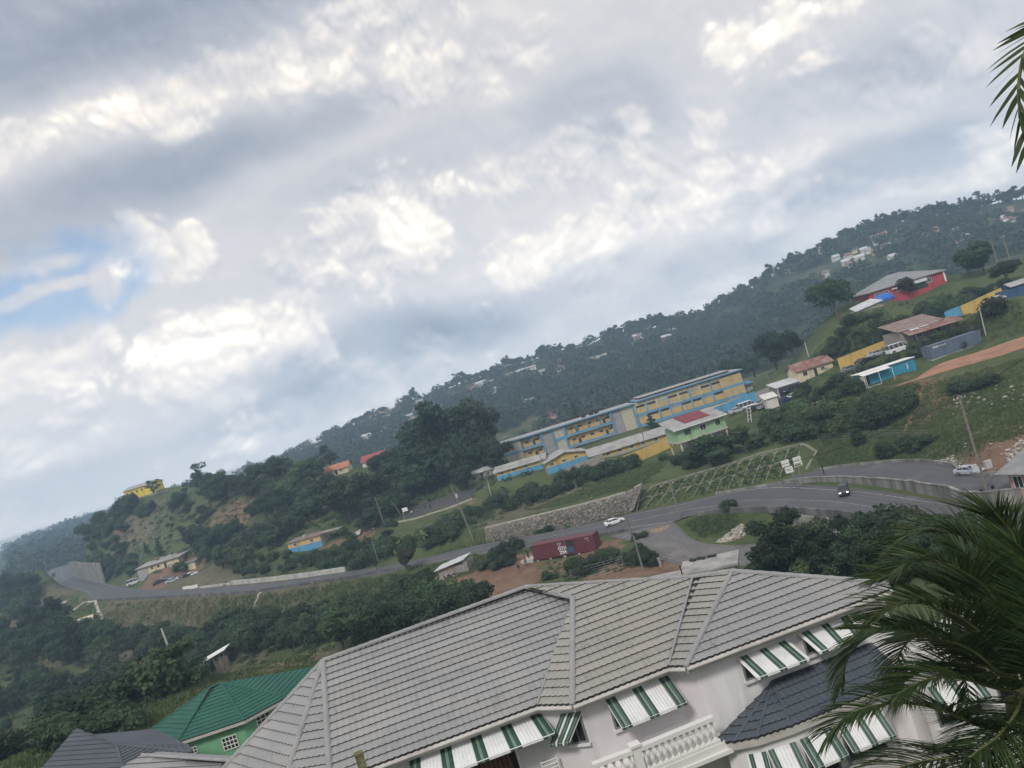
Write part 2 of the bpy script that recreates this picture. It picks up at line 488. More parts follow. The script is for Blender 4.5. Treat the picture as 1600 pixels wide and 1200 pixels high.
XYZ += [
 (-20,0,-6),(0,0,-6),(20,0,-6),(0,11,-7.5),(-12,12,-8),(14,12,-8.5),(-15,19,-15.0),(0,19,-15.6),(13,19,-15.6),(-15,35,-16),(0,35,-16),(15,35,-16.5),
 (-25,35,-16),(-27,55,-19.8),(-33,60,-20),(0,60,-21),(20,60,-23),(30,40,-17),(0,85,-27),(20,85,-30),(30,95,-33.3),(10,100,-30),(-20,100,-28.5),
 (27,104,-33.4),(33,112,-33.6),(24,118,-33.3),(40,88,-33),(55,80,-32),(52,95,-30.2),(60,95,-30),
 (-60,150,-36.5),(-90,150,-37),(-120,180,-39),(-60,120,-31),(-95,110,-30),(-130,140,-34),(-150,230,-38),(-200,300,-34),(-260,330,-33),(-300,250,-30),(-200,150,-28),
 (-40,135,-32.5),(-20,135,-31.2),(-320,420,-28),(-340,520,-29),(-400,400,-20),
 (-62,190,-30),(-35,172,-30),(16,150,-30),(33,141,-30),(50,125,-30),(44,96,-30),(60,100,-29.6),(46,80,-30.5),(-110,235,-30),(-172,318,-30),
 (0,268,-26.4),(40,268,-26.4),(75,268,-26.0),(75,240,-24),(30,240,-26),
 (-130,420,-22),(-180,480,-25),(-60,360,-24),(0,330,-29),(60,330,-30),(110,320,-24),(160,300,-18),(190,260,-10),(160,220,-9),(130,240,-8.5),
 (0,430,-34),(100,430,-34),(200,430,-32),(260,330,-25),(-100,520,-32),(-250,560,-30),(300,200,-10),(220,150,-18),(120,80,-25),(200,60,-15),(100,40,-14),
 (-100,60,-16),(-200,60,-12),(-150,0,-8),(60,0,-8),(-400,150,-20),(-420,300,-18),(320,400,-28),
]
CPN = np.array(XYZ, float)
def tps_fit(p, z, lam=12.0):
    n = len(p); s = 100.0
    q = p / s
    d = np.sqrt(((q[:, None] - q[None]) ** 2).sum(-1))
    K = np.where(d > 0, d ** 2 * np.log(d + 1e-12), 0) + np.eye(n) * lam * 1e-4
    Pm = np.c_[np.ones(n), q]
    A = np.block([[K, Pm], [Pm.T, np.zeros((3, 3))]])
    w_ = np.linalg.solve(A, np.r_[z, 0, 0, 0])
    def f(x, y):
        x = np.asarray(x, float); y = np.asarray(y, float)
        sh = x.shape
        X = np.c_[x.ravel(), y.ravel()] / s
        o = np.empty(len(X))
        for i in range(0, len(X), 20000):
            c = X[i:i + 20000]
            dd = np.sqrt(((c[:, None] - q[None]) ** 2).sum(-1))
            o[i:i + 20000] = np.where(dd > 0, dd ** 2 * np.log(dd + 1e-12), 0) @ w_[:n] + w_[n] + c @ w_[n + 1:]
        return o.reshape(sh)
    return f
tps = tps_fit(CPN[:, :2], CPN[:, 2])

def vnoise(x, y, seed=0):
    """smooth value noise on numpy arrays, about -1..1"""
    xi = np.floor(x).astype(np.int64); yi = np.floor(y).astype(np.int64)
    xf = x - xi; yf = y - yi
    u = xf * xf * (3 - 2 * xf); v = yf * yf * (3 - 2 * yf)
    def h(a, b):
        n = (a * 374761393 + b * 668265263 + seed * 974634777) & 0x7fffffff
        n = ((n ^ (n >> 13)) * 1274126177) & 0x7fffffff
        return ((n ^ (n >> 16)) & 0xffff) / 32767.5 - 1.0
    return (h(xi, yi) * (1 - u) + h(xi + 1, yi) * u) * (1 - v) + (h(xi, yi + 1) * (1 - u) + h(xi + 1, yi + 1) * u) * v
def fbm(x, y, oct=4, seed=0):
    o = 0; a = 1.0; t = 0
    for k in range(oct):
        o = o + a * vnoise(x, y, seed + k); t += a; a *= .5; x = x * 2.03 + 11.3; y = y * 2.03 + 5.7
    return o / t
def sstep(t):
    t = np.clip(t, 0, 1); return t * t * (3 - 2 * t)

# ---- far hills: ridge line as (pixel) -> direction, height at its own distance
RIDGE = [(-260,960),(-100,905),(0,858),(100,826),(200,792),(300,762),(380,738),(470,703),(530,674),(600,645),(700,610),(800,574),(880,546),(960,525),(1020,511),(1090,496),(1140,466),(1190,437),(1260,406),(1330,366),(1400,346),(1480,337),(1560,318),(1640,306),(1800,280),(2200,230)]
ru = np.array([lvl(*p)[0] for p in RIDGE]); rv = np.array([lvl(*p)[1] for p in RIDGE])
DU = np.array([-2.5, -.62, -.46, -.40, -.25, 0.2, .31, .45, 1.2, 3]); DD = np.array([1500, 1500, 1500, 1150, 960, 820, 800, 720, 640, 640.0])
def hill(x, y):
    yy = np.maximum(y, 40.0)
    u = np.clip(x / yy, -2.4, 2.4)
    D = np.interp(u, DU, DD)
    hv = np.interp(u, ru, rv) + .004 * vnoise(u * 40, u * 0 + 3.3, 5) 
    top = hv * D
    base = -34.0
    s0 = np.interp(D, [800, 1400], [.52, .40])
    t = (yy / D - s0) / (1 - s0)
    rise = np.clip(t, 0, 1) ** 1.15
    z = base + (top - base) * rise
    fall = np.clip((yy / D - 1.0) / .5, 0, 1)
    z = z - fall * fall * (3 - 2 * fall) * (top - base + 12)
    # spurs and gullies run down the slope
    amp = 9.0 * np.clip(np.minimum(t, 1.0), 0, 1) * np.clip((1 - t) * 4, 0, 1) * (top - base) / 70.0
    z = z + amp * (fbm(u * 13 + t * .8, t * 1.6, 4, 9))
    return z

def base_h(x, y):
    near = np.clip(tps(x, y), -42, 8)
    near = near + .25 * fbm(x / 9.0, y / 9.0, 4, 2) * np.clip((y - 35) / 40, 0, 1)
    b = sstep((y - 405) / 70.0)
    # the valley opening at far left joins the far hills later
    return near * (1 - b) + hill(x, y) * b

# ---- roads: (near edge, far edge) pixel pairs at a given height
def edge(pts, zs):
    return [PZ(px, py, (zs if not isinstance(zs, (list, tuple)) else zs[i])) for i, (px, py) in enumerate(pts)]
def resample(pts, n):
    pts = [Vector(q) for q in pts]
    L = [0]
    for i in range(1, len(pts)): L.append(L[-1] + (pts[i] - pts[i - 1]).length)
    L = np.array(L) / L[-1]
    # smooth by Catmull-Rom through the given points
    out = []
    for t in np.linspace(0, 1, n):
        i = int(min(max(np.searchsorted(L, t) - 1, 0), len(pts) - 2))
        f = (t - L[i]) / max(1e-9, (L[i + 1] - L[i]))
        p1, p2 = pts[i], pts[i + 1]
        p0 = pts[i - 1] if i > 0 else p1 * 2 - p2
        p3 = pts[i + 2] if i + 2 < len(pts) else p2 * 2 - p1
        out.append(0.5 * ((2 * p1) + (p2 - p0) * f + (2 * p0 - 5 * p1 + 4 * p2 - p3) * f * f + (3 * p1 - p0 - 3 * p2 + p3) * f ** 3))
    return out
ZR = -30.0
NEAR = edge([(1452,826),(1385,814),(1300,804),(1235,798),(1170,798),(1088,804)], ZR) + edge([(1030,822),(982,829),(932,838),(850,852),(740,868),(640,886),(590,897),(500,909),(400,925),(300,931),(215,935),(150,937)], ZR) + [Vector((-190, 325, 10)), Vector((-229, 378, 10.2)), Vector((-268, 430, 10.4)), Vector((-305, 490, 10.6)), Vector((-345, 560, 10.6))]
FARE = edge([(1600,800),(1500,786),(1450,779),(1370,766),(1300,760),(1225,755)], ZR) + edge([(1170,762),(1100,778),(985,803),(930,816),(850,833),(755,850),(630,879),(545,893),(480,903),(400,913),(300,920),(225,921),(190,917),(165,911)], ZR) + [Vector((-222, 386, 10.2)), Vector((-250, 430, 10.4)), Vector((-282, 482, 10.6)), Vector((-322, 550, 10.6))]
NEAR = [Vector((44, 68, 9.9)), Vector((44.2, 82, 10))] + NEAR
FARE = [Vector((59, 66, 9.9)), Vector((58.5, 80, 10))] + FARE
road_n = resample(NEAR, 220); road_f = resample(FARE, 220)
# upper carriageway on the right, behind the median wall
UP_N = edge([(1225,754),(1300,748)], [-29.95, -29.75]) + edge([(1400,753),(1480,764),(1540,774)], [-29.2, -28.9, -28.8]) + [Vector((62, 84, 11.2)), Vector((64, 70, 11.2))]
UP_F = edge([(1240,744),(1290,734)], [-29.95, -29.75]) + edge([(1380,724),(1440,722),(1490,728),(1545,744)], [-29.3, -29.0, -28.9, -28.8]) + [Vector((70, 88, 11.2)), Vector((74, 70, 11.2))]
up_n = resample(UP_N, 60); up_f = resample(UP_F, 60)
SD_N = edge([(950,838),(1000,848),(1020,862),(1050,880),(1120,884)], [-30.0, -30.2, -30.8, -31.4, -32.6]) + [Vector((26, 108, 6.9)), Vector((34, 104, 6.6))]
SD_F = edge([(1052,815),(1062,824),(1090,846),(1150,852),(1200,846)], [-30.0, -30.2, -31.0, -32.2, -33.2]) + [Vector((33, 115, 6.6)), Vector((42, 110, 6.5))]
sd_n = resample(SD_N, 50); sd_f = resample(SD_F, 50)
TR_N = edge([(1400,603),(1450,588),(1500,573),(1560,556),(1620,536)], [-21.6, -21.3, -21.2, -20.6, -20.2])
TR_F = edge([(1432,590),(1470,568),(1530,549),(1580,532),(1640,512)], [-21.2, -20.9, -20.7, -20.3, -19.9])
tr_n = resample(TR_N, 40); tr_f = resample(TR_F, 40)
ROADS = [(up_n, up_f, .14, 2.2), (road_n, road_f, .16, 4.0), (sd_n, sd_f, .12, 3.0), (tr_n, tr_f, .08, 3.0)]

# ---- level pads under buildings: (x, y, radius, height, blend)
PADS = [(0, 27, 13, -15.6, 4)]

xs = np.r_[-1760, -1500, -1150, -900, -760, -660, -590, -530, -480, -440, np.arange(-405, -190, 3.0), np.arange(-190, 135, 1.35), np.arange(136, 260, 3.5), 280, 310, 350, 400, 460, 540, 640, 800, 1000, 1300, 1760]
ys = np.r_[-60, -40, -20, -8, 0, 5, 10, 14, 18, 22, 28, 34, 40, 46, np.arange(50, 300, 1.35), np.arange(300, 430, 2.6), np.arange(432, 900, 7.5), np.arange(900, 1760, 22)]
GX, GY = np.meshgrid(xs, ys)
GZ = base_h(GX, GY)

def carve(GX, GY, GZ):
    for (n_, f_, drop, fall) in ROADS:
        n_a = np.array([q[:] for q in n_]); f_a = np.array([q[:] for q in f_])
        lo = np.minimum(n_a.min(0), f_a.min(0)) - 12; hi = np.maximum(n_a.max(0), f_a.max(0)) + 12
        msk = (GX > lo[0]) & (GX < hi[0]) & (GY > lo[1]) & (GY < hi[1])
        px = GX[msk]; py = GY[msk]
        best = np.full(px.shape, 1e9); zz = np.zeros(px.shape)
        for i in range(len(n_a)):
            a = n_a[i, :2]; b = f_a[i, :2]
            ab = b - a; L2 = (ab ** 2).sum()
            t = np.clip(((px - a[0]) * ab[0] + (py - a[1]) * ab[1]) / L2, 0, 1)
            d = np.hypot(px - a[0] - t * ab[0], py - a[1] - t * ab[1])
            zt = n_a[i, 2] + t * (f_a[i, 2] - n_a[i, 2])
            c = d < best
            best = np.where(c, d, best); zz = np.where(c, zt, zz)
        ww = 1 - sstep((best - 2.2) / fall)
        GZ[msk] = GZ[msk] * (1 - ww) + (zz - EYE - drop) * ww
    for (x, y, r, z, bl) in PADS:
        d = np.hypot(GX - x, GY - y)
        ww = 1 - sstep((d - r) / bl)
        GZ[:] = GZ * (1 - ww) + z * ww
    return GZ
GZ = carve(GX, GY, GZ) + EYE

# step in the ground at the rubble stone wall above the road
SW = [P(x, y, d) for (x, y), d in zip(((757,847),(800,843),(850,834),(900,822),(950,809),(985,800),(992,796)), (168, 166, 164, 162, 159, 156, 154))]
SWT = [P(x, y, d) for (x, y), d in zip(((757,826),(800,815),(850,803),(900,791),(950,778),(985,767),(1004,756)), (168.9, 166.9, 164.9, 162.9, 159.9, 156.9, 154.9))]
sx = np.array([p.x for p in SW]); sy = np.array([p.y for p in SW]); sz = np.array([p.z for p in SW]); st_ = np.array([p.z for p in SWT])
inx = (GX > sx[0] - .5) & (GX < sx[-1] + 1.6)
yw = np.interp(GX, sx, sy); zb_ = np.interp(GX, sx, sz); zt_ = np.interp(GX, sx, st_)
dd_ = GY - yw
GZ = np.where(inx & (dd_ > -9) & (dd_ <= 1.1), np.minimum(GZ, zb_ + .05), GZ)
GZ = np.where(inx & (dd_ > 1.1) & (dd_ < 6), np.maximum(GZ, zt_ - .3 + (dd_ - 1.1) * .05), GZ)

def H(x, y):
    """terrain height (world)"""
    x = np.asarray(x, float); y = np.asarray(y, float)
    i = np.clip(np.searchsorted(xs, x) - 1, 0, len(xs) - 2); j = np.clip(np.searchsorted(ys, y) - 1, 0, len(ys) - 2)
    fx = np.clip((x - xs[i]) / (xs[i + 1] - xs[i]), 0, 1); fy = np.clip((y - ys[j]) / (ys[j + 1] - ys[j]), 0, 1)
    return (GZ[j, i] * (1 - fx) + GZ[j, i + 1] * fx) * (1 - fy) + (GZ[j + 1, i] * (1 - fx) + GZ[j + 1, i + 1] * fx) * fy
_T = np.geomspace(45, 1700, 5000)
def G(px, py, tmin=45):
    """where the sight line through a photo pixel meets the ground"""
    u, v = lvl(px, py)
    T = _T[_T >= tmin]
    below = (EYE + v * T) < H(u * T, T)
    k = int(np.argmax(below))
    if not below[k]: return None
    t = T[k]
    if k > 0:
        a, b = T[k - 1], T[k]
        for _ in range(12):
            m_ = (a + b) / 2
            if EYE + v * m_ < float(H(u * m_, m_)): b = m_
            else: a = m_
        t = b
    return Vector((u * t, t, float(H(u * t, t))))
def GXY(x, y): return Vector((x, y, float(H(x, y))))

# ---- where the soil shows: (pixel x, pixel y, radius m, strength) for red clay and for dry grass / pale rubble
DIRT = [(775,898,9,1),(755,908,7,1),(735,912,5,.9),(790,915,6,.9),(800,880,5,.8),(860,893,5,.55),(900,880,5,.55),(960,895,6,.75),(1000,888,6,.8),(1030,880,3,.7),(935,862,5,.8),(1460,625,6,.9),(1445,640,4,.8),(1440,615,4,.7),
        (1420,655,2,.6),(1590,690,7,1),(1575,700,4,.8),(1510,590,6,.35),(1405,600,5,.5),(440,1045,5,.6),(420,1060,4,.6),(390,1050,5,.5),(260,908,11,.95),(285,890,8,.5),(235,912,6,.9),
        (330,800,16,.42),(360,805,14,.5),(290,815,14,.36),(380,800,10,.6),(480,810,10,.5),(545,850,7,.9),(525,855,7,.8),(570,835,5,.6),(650,810,6,.4),(720,790,6,.5),(760,780,5,.4),
        (440,805,8,.4),(640,740,16,.4),(620,760,14,.35),(1300,590,7,.2),(1130,845,5,.3),(1390,815,5,.3),(270,1055,4,.3),(200,830,12,.4),(220,815,10,.4),(590,740,10,.4)]
DRY = [(250,950,26,.9),(180,950,22,.9),(330,945,20,.8),(400,945,14,.7),(450,935,10,.6),(120,950,18,.9),(70,945,20,.8),(300,985,16,.7),(480,935,8,.6),(560,915,8,.4),(840,790,9,.9),(800,805,8,.8),(880,775,7,.6),(920,765,6,.4),
       (1540,620,9,.4),(1560,600,8,.4),(1500,600,8,.4),(1580,640,9,.28),(1490,720,6,.8),(1460,715,4,.7),(850,842,6,.7),(900,832,5,.7),(800,852,6,.6),(470,1035,6,.7),(380,1040,8,.6),(300,1075,6,.5),
       (1160,690,7,.35),(1220,680,6,.3),(210,825,14,.8),(230,810,12,.6),(640,720,14,.6),(1040,730,9,.25),(650,780,9,.3),(560,790,8,.3)]
def splat(lst):
    o = np.zeros_like(GX)
    for (px, py, r, s) in lst:
        q = G(px, py)
        if q is None: continue
        nz = 1 + .45 * fbm(GX / (r * .55), GY / (r * .55), 3, int(px))
        dx = (GX - q.x) / (1.25 * r); dy = (GY - q.y) / (1.5 * r)
        d = np.sqrt(dx * dx + dy * dy) * nz
        o = np.maximum(o, s * (1 - sstep((d - .45) / .6)))
    return o
A_DIRT = splat(DIRT); A_DRY = splat(DRY)


def ground_material():
    m = bpy.data.materials.new('ground_soil')
    m.use_nodes = True
    t = m.node_tree; t.nodes.clear(); N = NB(t)
    out = N.n('ShaderNodeOutputMaterial'); b = N.n('ShaderNodeBsdfPrincipled')
    t.links.new(b.outputs[0], out.inputs[0])
    pos = N.n('ShaderNodeNewGeometry').outputs['Position']
    n1 = N.noise(pos, .045, 5, .6)[0]; n2 = N.noise(pos, .35, 6, .65)[0]; n3 = N.noise(pos, 2.2, 5, .65)[0]
    g = N.mix(N.ss(n1, .35, .65), (.052, .078, .028), (.088, .116, .044))
    g = N.mix(N.ss(n2, .42, .68), g, (.100, .112, .050))
    g = N.mix(N.ss(n3, .55, .8), g, (.028, .045, .018))
    at = N.n('ShaderNodeAttribute', attribute_name='dry').outputs['Fac']
    ad = N.n('ShaderNodeAttribute', attribute_name='dirt').outputs['Fac']
    dry = N.mix(N.ss(n2, .35, .65), (.105, .098, .055), (.155, .135, .09))
    dry = N.mix(N.ss(n3, .58, .75), dry, (.24, .21, .165))
    f = N.ss(N.m('ADD', at, N.m('MULTIPLY', N.m('SUBTRACT', n2, .5), 1.1)), .28, .72)
    c = N.mix(f, g, dry)
    cl = N.mix(N.ss(n2, .3, .7), (.155, .090, .056), (.225, .145, .098))
    cl = N.mix(N.ss(n3, .5, .75), cl, (.26, .20, .155))
    f2 = N.ss(N.m('ADD', ad, N.m('MULTIPLY', N.m('SUBTRACT', N.m('ADD', N.m('MULTIPLY', n2, .6), N.m('MULTIPLY', n3, .4)), .5), 1.3)), .34, .66)
    c = N.mix(f2, c, cl)
    t.links.new(c, b.inputs['Base Color'])
    b.inputs['Roughness'].default_value = .95
    b.inputs['Specular IOR Level'].default_value = .15
    bp = N.n('ShaderNodeBump'); bp.inputs['Strength'].default_value = .8; bp.inputs['Distance'].default_value = .35
    N.put(bp.inputs['Height'], N.m('ADD', n3, N.m('MULTIPLY', n2, 2.0)))
    t.links.new(bp.outputs[0], b.inputs['Normal'])
    return m
M_GROUND = ground_material()

def hill_material():
    m = bpy.data.materials.new('hill_cover')
    m.use_nodes = True
    t = m.node_tree; t.nodes.clear(); N = NB(t)
    out = N.n('ShaderNodeOutputMaterial'); b = N.n('ShaderNodeBsdfPrincipled')
    t.links.new(b.outputs[0], out.inputs[0])
    pos = N.n('ShaderNodeNewGeometry').outputs['Position']
    n1 = N.noise(pos, .012, 6, .6)[0]; n2 = N.noise(pos, .09, 6, .65)[0]; n3 = N.noise(pos, .5, 4, .6)[0]
    g = N.mix(N.ss(n1, .38, .62), (.030, .048, .024), (.066, .082, .038))
    g = N.mix(N.ss(n2, .5, .7), g, (.092, .096, .052))
    c = N.mix(N.ss(N.m('ADD', N.m('MULTIPLY', n1, .5), N.m('MULTIPLY', n2, .5)), .53, .62), g, (.17, .135, .085))
    c = N.mix(N.ss(n3, .5, .8), c, (.02, .034, .018))
    t.links.new(c, b.inputs['Base Color']); b.inputs['Roughness'].default_value = 1
    b.inputs['Specular IOR Level'].default_value = .1
    return m
M_HILL = hill_material()

def grid_mesh(name, j0, j1, material, attrs=True):
    J = np.arange(j0, j1)
    V = np.c_[GX[J].ravel(), GY[J].ravel(), GZ[J].ravel()]
    nx = len(xs); ny = len(J)
    a = (np.arange(ny - 1)[:, None] * nx + np.arange(nx - 1)[None]).ravel()
    Q = np.c_[a, a + 1, a + nx + 1, a + nx]
    me = np_mesh(name, V, Q, material, True)
    if attrs:
        for nm, arr in (('dirt', A_DIRT), ('dry', A_DRY)):
            at = me.attributes.new(nm, 'FLOAT', 'POINT')
            at.data.foreach_set('value', arr[J].ravel().astype(np.float32))
    o = link(name, me)
    o['kind'] = 'structure'
    return o
JH = int(np.searchsorted(ys, 432.0))
grid_mesh('ground', 0, JH + 1, M_GROUND)
grid_mesh('hillside', JH, len(ys), M_HILL, False)

# ------------------------------------------------------------------ road surfaces
def asphalt(name, c, wear):
    m = bpy.data.materials.new(name); m.use_nodes = True
    t = m.node_tree; t.nodes.clear(); N = NB(t)
    out = N.n('ShaderNodeOutputMaterial'); b = N.n('ShaderNodeBsdfPrincipled')
    t.links.new(b.outputs[0], out.inputs[0])
    pos = N.n('ShaderNodeNewGeometry').outputs['Position']
    uv = N.n('ShaderNodeUVMap').outputs[0]
    a = N.noise(N.v('MULTIPLY', uv, (90, 7, 1)), 1.0, 4, .6)[0]   # tyre-worn streaks along the lanes
    q = N.noise(pos, .22, 6, .6)[0]; r = N.noise(pos, 9, 3, .6)[0]
    col = N.mix(N.ss(a, .35, .68), tuple(x * .70 for x in c), tuple(x * 1.35 for x in c))
    col = N.mix(N.ss(q, .5, .72), col, wear)
    col = N.mix(N.ss(r, .4, .8), col, tuple(x * .8 for x in c))
    t.links.new(col, b.inputs['Base Color'])
    b.inputs['Roughness'].default_value = .72
    b.inputs['Specular IOR Level'].default_value = .35
    return m
M_ASPH = asphalt('asphalt', (.088, .087, .094), (.125, .121, .122))
M_ASPH2 = asphalt('asphalt_side', (.135, .128, .128), (.19, .175, .16))
M_LINE = mat('road_paint', (.42, .42, .40), .8, .2, .8, (.12, .12, .12), .5, 1.5)
M_CLAY = mat('red_clay', (.30, .155, .095), .98, .25, .35, (.36, .25, .18), .35, .25, bump=.6, bscale=2.0, coord='World')

def strip(name, a, b, material, dz=0.0, nx=5, ta=0.0, tb=1.0, i0=0, i1=None, kind='structure', drop=0.0):
    """sheet between two edge lines, with a skirt so that it never floats"""
    i1 = i1 if i1 is not None else len(a)
    V, Q, UV = [], [], []
    cols = [ta + (tb - ta) * k / (nx - 1) for k in range(nx)]
    n = i1 - i0
    for i in range(i0, i1):
        for k, t in enumerate(cols):
            q = a[i].lerp(b[i], t); V.append((q.x, q.y, q.z + dz)); UV.append((t, (i) / len(a)))
    for i in range(n - 1):
        for k in range(nx - 1):
            Q.append((i * nx + k, i * nx + k + 1, (i + 1) * nx + k + 1, (i + 1) * nx + k))
    if drop:
        for k in (0, nx - 1):
            base = len(V)
            for i in range(n):
                x, y, z = V[i * nx + k]; V.append((x, y, z - drop)); UV.append(UV[i * nx + k])
            for i in range(n - 1):
                Q.append((i * nx + k, (i + 1) * nx + k, base + i + 1, base + i))
    me = np_mesh(name, V, Q, material)
    uvl = me.uv_layers.new(name='UVMap')
    li = np.empty(len(me.loops), np.int32); me.loops.foreach_get('vertex_index', li)
    uvl.data.foreach_set('uv', np.array(UV, np.float32)[li].ravel())
    o = link(name, me)
    if kind: o['kind'] = kind
    return o
road_ob = strip('road', road_n, road_f, M_ASPH, 0, 9, drop=.5)
strip('road', up_n, up_f, M_ASPH, .012, 5, drop=.5)
strip('side_road', sd_n, sd_f, M_ASPH2, .02, 5, drop=.4)
strip('dirt_track', tr_n, tr_f, M_CLAY, .0, 5, drop=.3)
# painted lines on the lower carriageway (sheets a few millimetres above it)
for (t, wd) in ((.10, .012), (.47, .010), (.885, .012)):
    for (i0, i1) in ((0, 62), (70, 96), (118, 210)):
        strip('lane_line', road_n, road_f, M_LINE, .006, 2, t, t + wd, i0, i1)

# spilt clay and gravel on the junction, on sheets just above the asphalt
M_SPILL = mat('spilt_clay', (.30, .20, .12), .98, .3, 1.5, (.15, .14, .135), .5, 1.2, coord='World')
def patch(px, py, rx, ry, m, dz=.034, seed=0):
    c = G(px, py); r_ = np.random.default_rng(seed); n = 22
    V = [(c.x, c.y, 0)]
    for i in range(n):
        a = 2 * PI * i / n; k = 1 + .35 * math.sin(3 * a + seed) * r_.uniform(.4, 1) 
        V.append((c.x + rx * k * math.cos(a), c.y + ry * k * math.sin(a), 0))
    def zz(x, y):
        q = np.array([x, y]); best = 1e9; zb = 0
        for (a_, b_) in ((sd_n, sd_f), (road_n, road_f)):
            for i in range(0, len(a_), 1):
                A, B = a_[i], b_[i]; ab = B - A; t = max(0, min(1, ((x - A.x) * ab.x + (y - A.y) * ab.y) / (ab.x ** 2 + ab.y ** 2)))
                w_ = A + ab * t; d = math.hypot(w_.x - x, w_.y - y)
                if d < best: best = d; zb = w_.z
        return zb
    V = [(x, y, zz(x, y) + dz) for x, y, _ in V]
    o = link('clay_patch', np_mesh('clay_patch', V, [(0, 1 + i, 1 + (i + 1) % n) for i in range(n)], m)); o['kind'] = 'structure'
patch(1030, 829, 1.6, 1.5, M_SPILL, .034, 1)
patch(1060, 868, 2.6, 1.6, mat('dusty_asphalt', (.20, .175, .155), .95, .2, 1.0, (.14, .13, .13), .5, .8, coord='World'), .038, 4)

ct_n = resample([G(*q) + Vector((0, 0, .05)) for q in ((622,812),(650,806),(700,791),(738,776))], 30); ct_f = resample([G(*q) + Vector((0, 0, .05)) for q in ((640,792),(670,784),(715,770),(755,757))], 30)
for k in range(30):
    for q in (ct_n, ct_f): q[k].z = float(H(q[k].x, q[k].y)) + .10
strip('sports_court', ct_n, ct_f, asphalt('court_asphalt', (.07, .068, .066), (.10, .095, .085)), .05, 9, drop=.4)

# ================================================================== THE BIG HOUSE
def plane_from(a, b, pitch):
    """roof plane through eave line a-b rising away at pitch; returns (origin, along, up-slope, normal)"""
    a = Vector(a); b = Vector(b)
    e = (b - a); e.z = 0; e.normalize()
    inn = Vector((-e.y, e.x, 0))
    up = (inn * math.cos(pitch) + Vector((0, 0, 1)) * math.sin(pitch)).normalized()
    return a, e, up, e.cross(up).normalized()
def plane3(a, b, c):
    a = Vector(a); b = Vector(b); c = Vector(c)
    e = (b - a).normalized()
    n = e.cross(c - a).normalized()
    if n.z < 0: n = -n; e = -e; a = b
    up = n.cross(e).normalized()
    return a, e, up, n
def hit(px, py, pl):
    o, e, up, n = pl
    u, v = lvl(px, py)
    d = Vector((u, 1, v)); o2 = Vector((0, 0, EYE))
    t = (o - o2).dot(n) / d.dot(n)
    return o2 + d * t

def tile_courses(parent, poly, pl, material, step=.32, wave=.20, amp=.014, lip=.047, name='tile_course', seg=6, t0=None):
    """overlapping courses of wavy pressed tiles that cover a roof polygon; every course is a part"""
    o, e, up, n = pl
    st = [((q - o).dot(e), (q - o).dot(up)) for q in poly]
    tmin = min(t for _, t in st) if t0 is None else t0
    tmax = max(t for _, t in st)
    def span(t):
        xs_ = []
        for i in range(len(st)):
            (s1, t1), (s2, t2) = st[i], st[(i + 1) % len(st)]
            if (t1 <= t <= t2) or (t2 <= t <= t1):
                if abs(t2 - t1) < 1e-6: xs_ += [s1, s2]
                else: xs_.append(s1 + (s2 - s1) * (t - t1) / (t2 - t1))
        return (min(xs_), max(xs_)) if len(xs_) >= 2 else None
    k = 0
    out = []
    while tmin + k * step < tmax - .02:
        ta = tmin + k * step; tb = min(ta + step, tmax)
        k += 1
        A = span(ta + 1e-4); B = span(tb - 1e-4)
        if A is None or B is None: continue
        lo = min(A[0], B[0]); hi = max(A[1], B[1])
        if hi - lo < .05: continue
        m = max(2, int((hi - lo) / wave * seg) + 1)
        V = []; Fc = []
        jit = random.uniform(-.004, .004)
        for i in range(m + 1):
            s = lo + (hi - lo) * i / m
            ph = 2 * PI * s / wave
            wv = amp * (math.sin(ph) + .35 * math.sin(2 * ph + .6))
            sa = min(max(s, A[0]), A[1]); sb = min(max(s, B[0]), B[1])
            tw = ta - .024 * (math.sin(ph) + .3 * math.sin(2 * ph + .8))
            for (ss, tt, nn) in ((sa, tw, -.002), (sa, tw, (lip if k > 1 else lip + .035) + wv + jit), (sa, tw + .03, lip + .006 + wv), (sb, tb + .02, .004 + wv * .8)):
                q = o + e * ss + up * tt + n * nn
                V.append(tuple(q))
        for i in range(m):
            for r in range(3):
                Fc.append((i * 4 + r, (i + 1) * 4 + r, (i + 1) * 4 + r + 1, i * 4 + r + 1))
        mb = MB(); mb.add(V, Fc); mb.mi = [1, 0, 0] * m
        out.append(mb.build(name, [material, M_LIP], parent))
    return out
def ridge_caps(parent, a, b, material, r=.10, pitch=.42, name='ridge_cap'):
    a = Vector(a); b = Vector(b); L = (b - a).length; m = max(1, round(L / pitch)); d = (b - a) / m
    side = d.cross(Vector((0, 0, 1))).normalized(); upv = side.cross(d).normalized()
    if upv.z < 0: upv = -upv
    for i in range(m):
        p, q = a + d * i, a + d * (i + 1.06)
        V = []
        for (c, rr) in ((p, r * 1.1), (q, r * .92)):
            for th in (-100, -60, -20, 20, 60, 100):
                th = math.radians(th)
                V.append(c + side * math.sin(th) * rr + upv * (math.cos(th) * rr * .8 + .02))
        mb = MB(); mb.add(V, [(j, j + 1, j + 7, j + 6) for j in range(5)] + [(0, 1, 2, 3, 4, 5), (11, 10, 9, 8, 7, 6)])
        mb.build(name, material, parent)

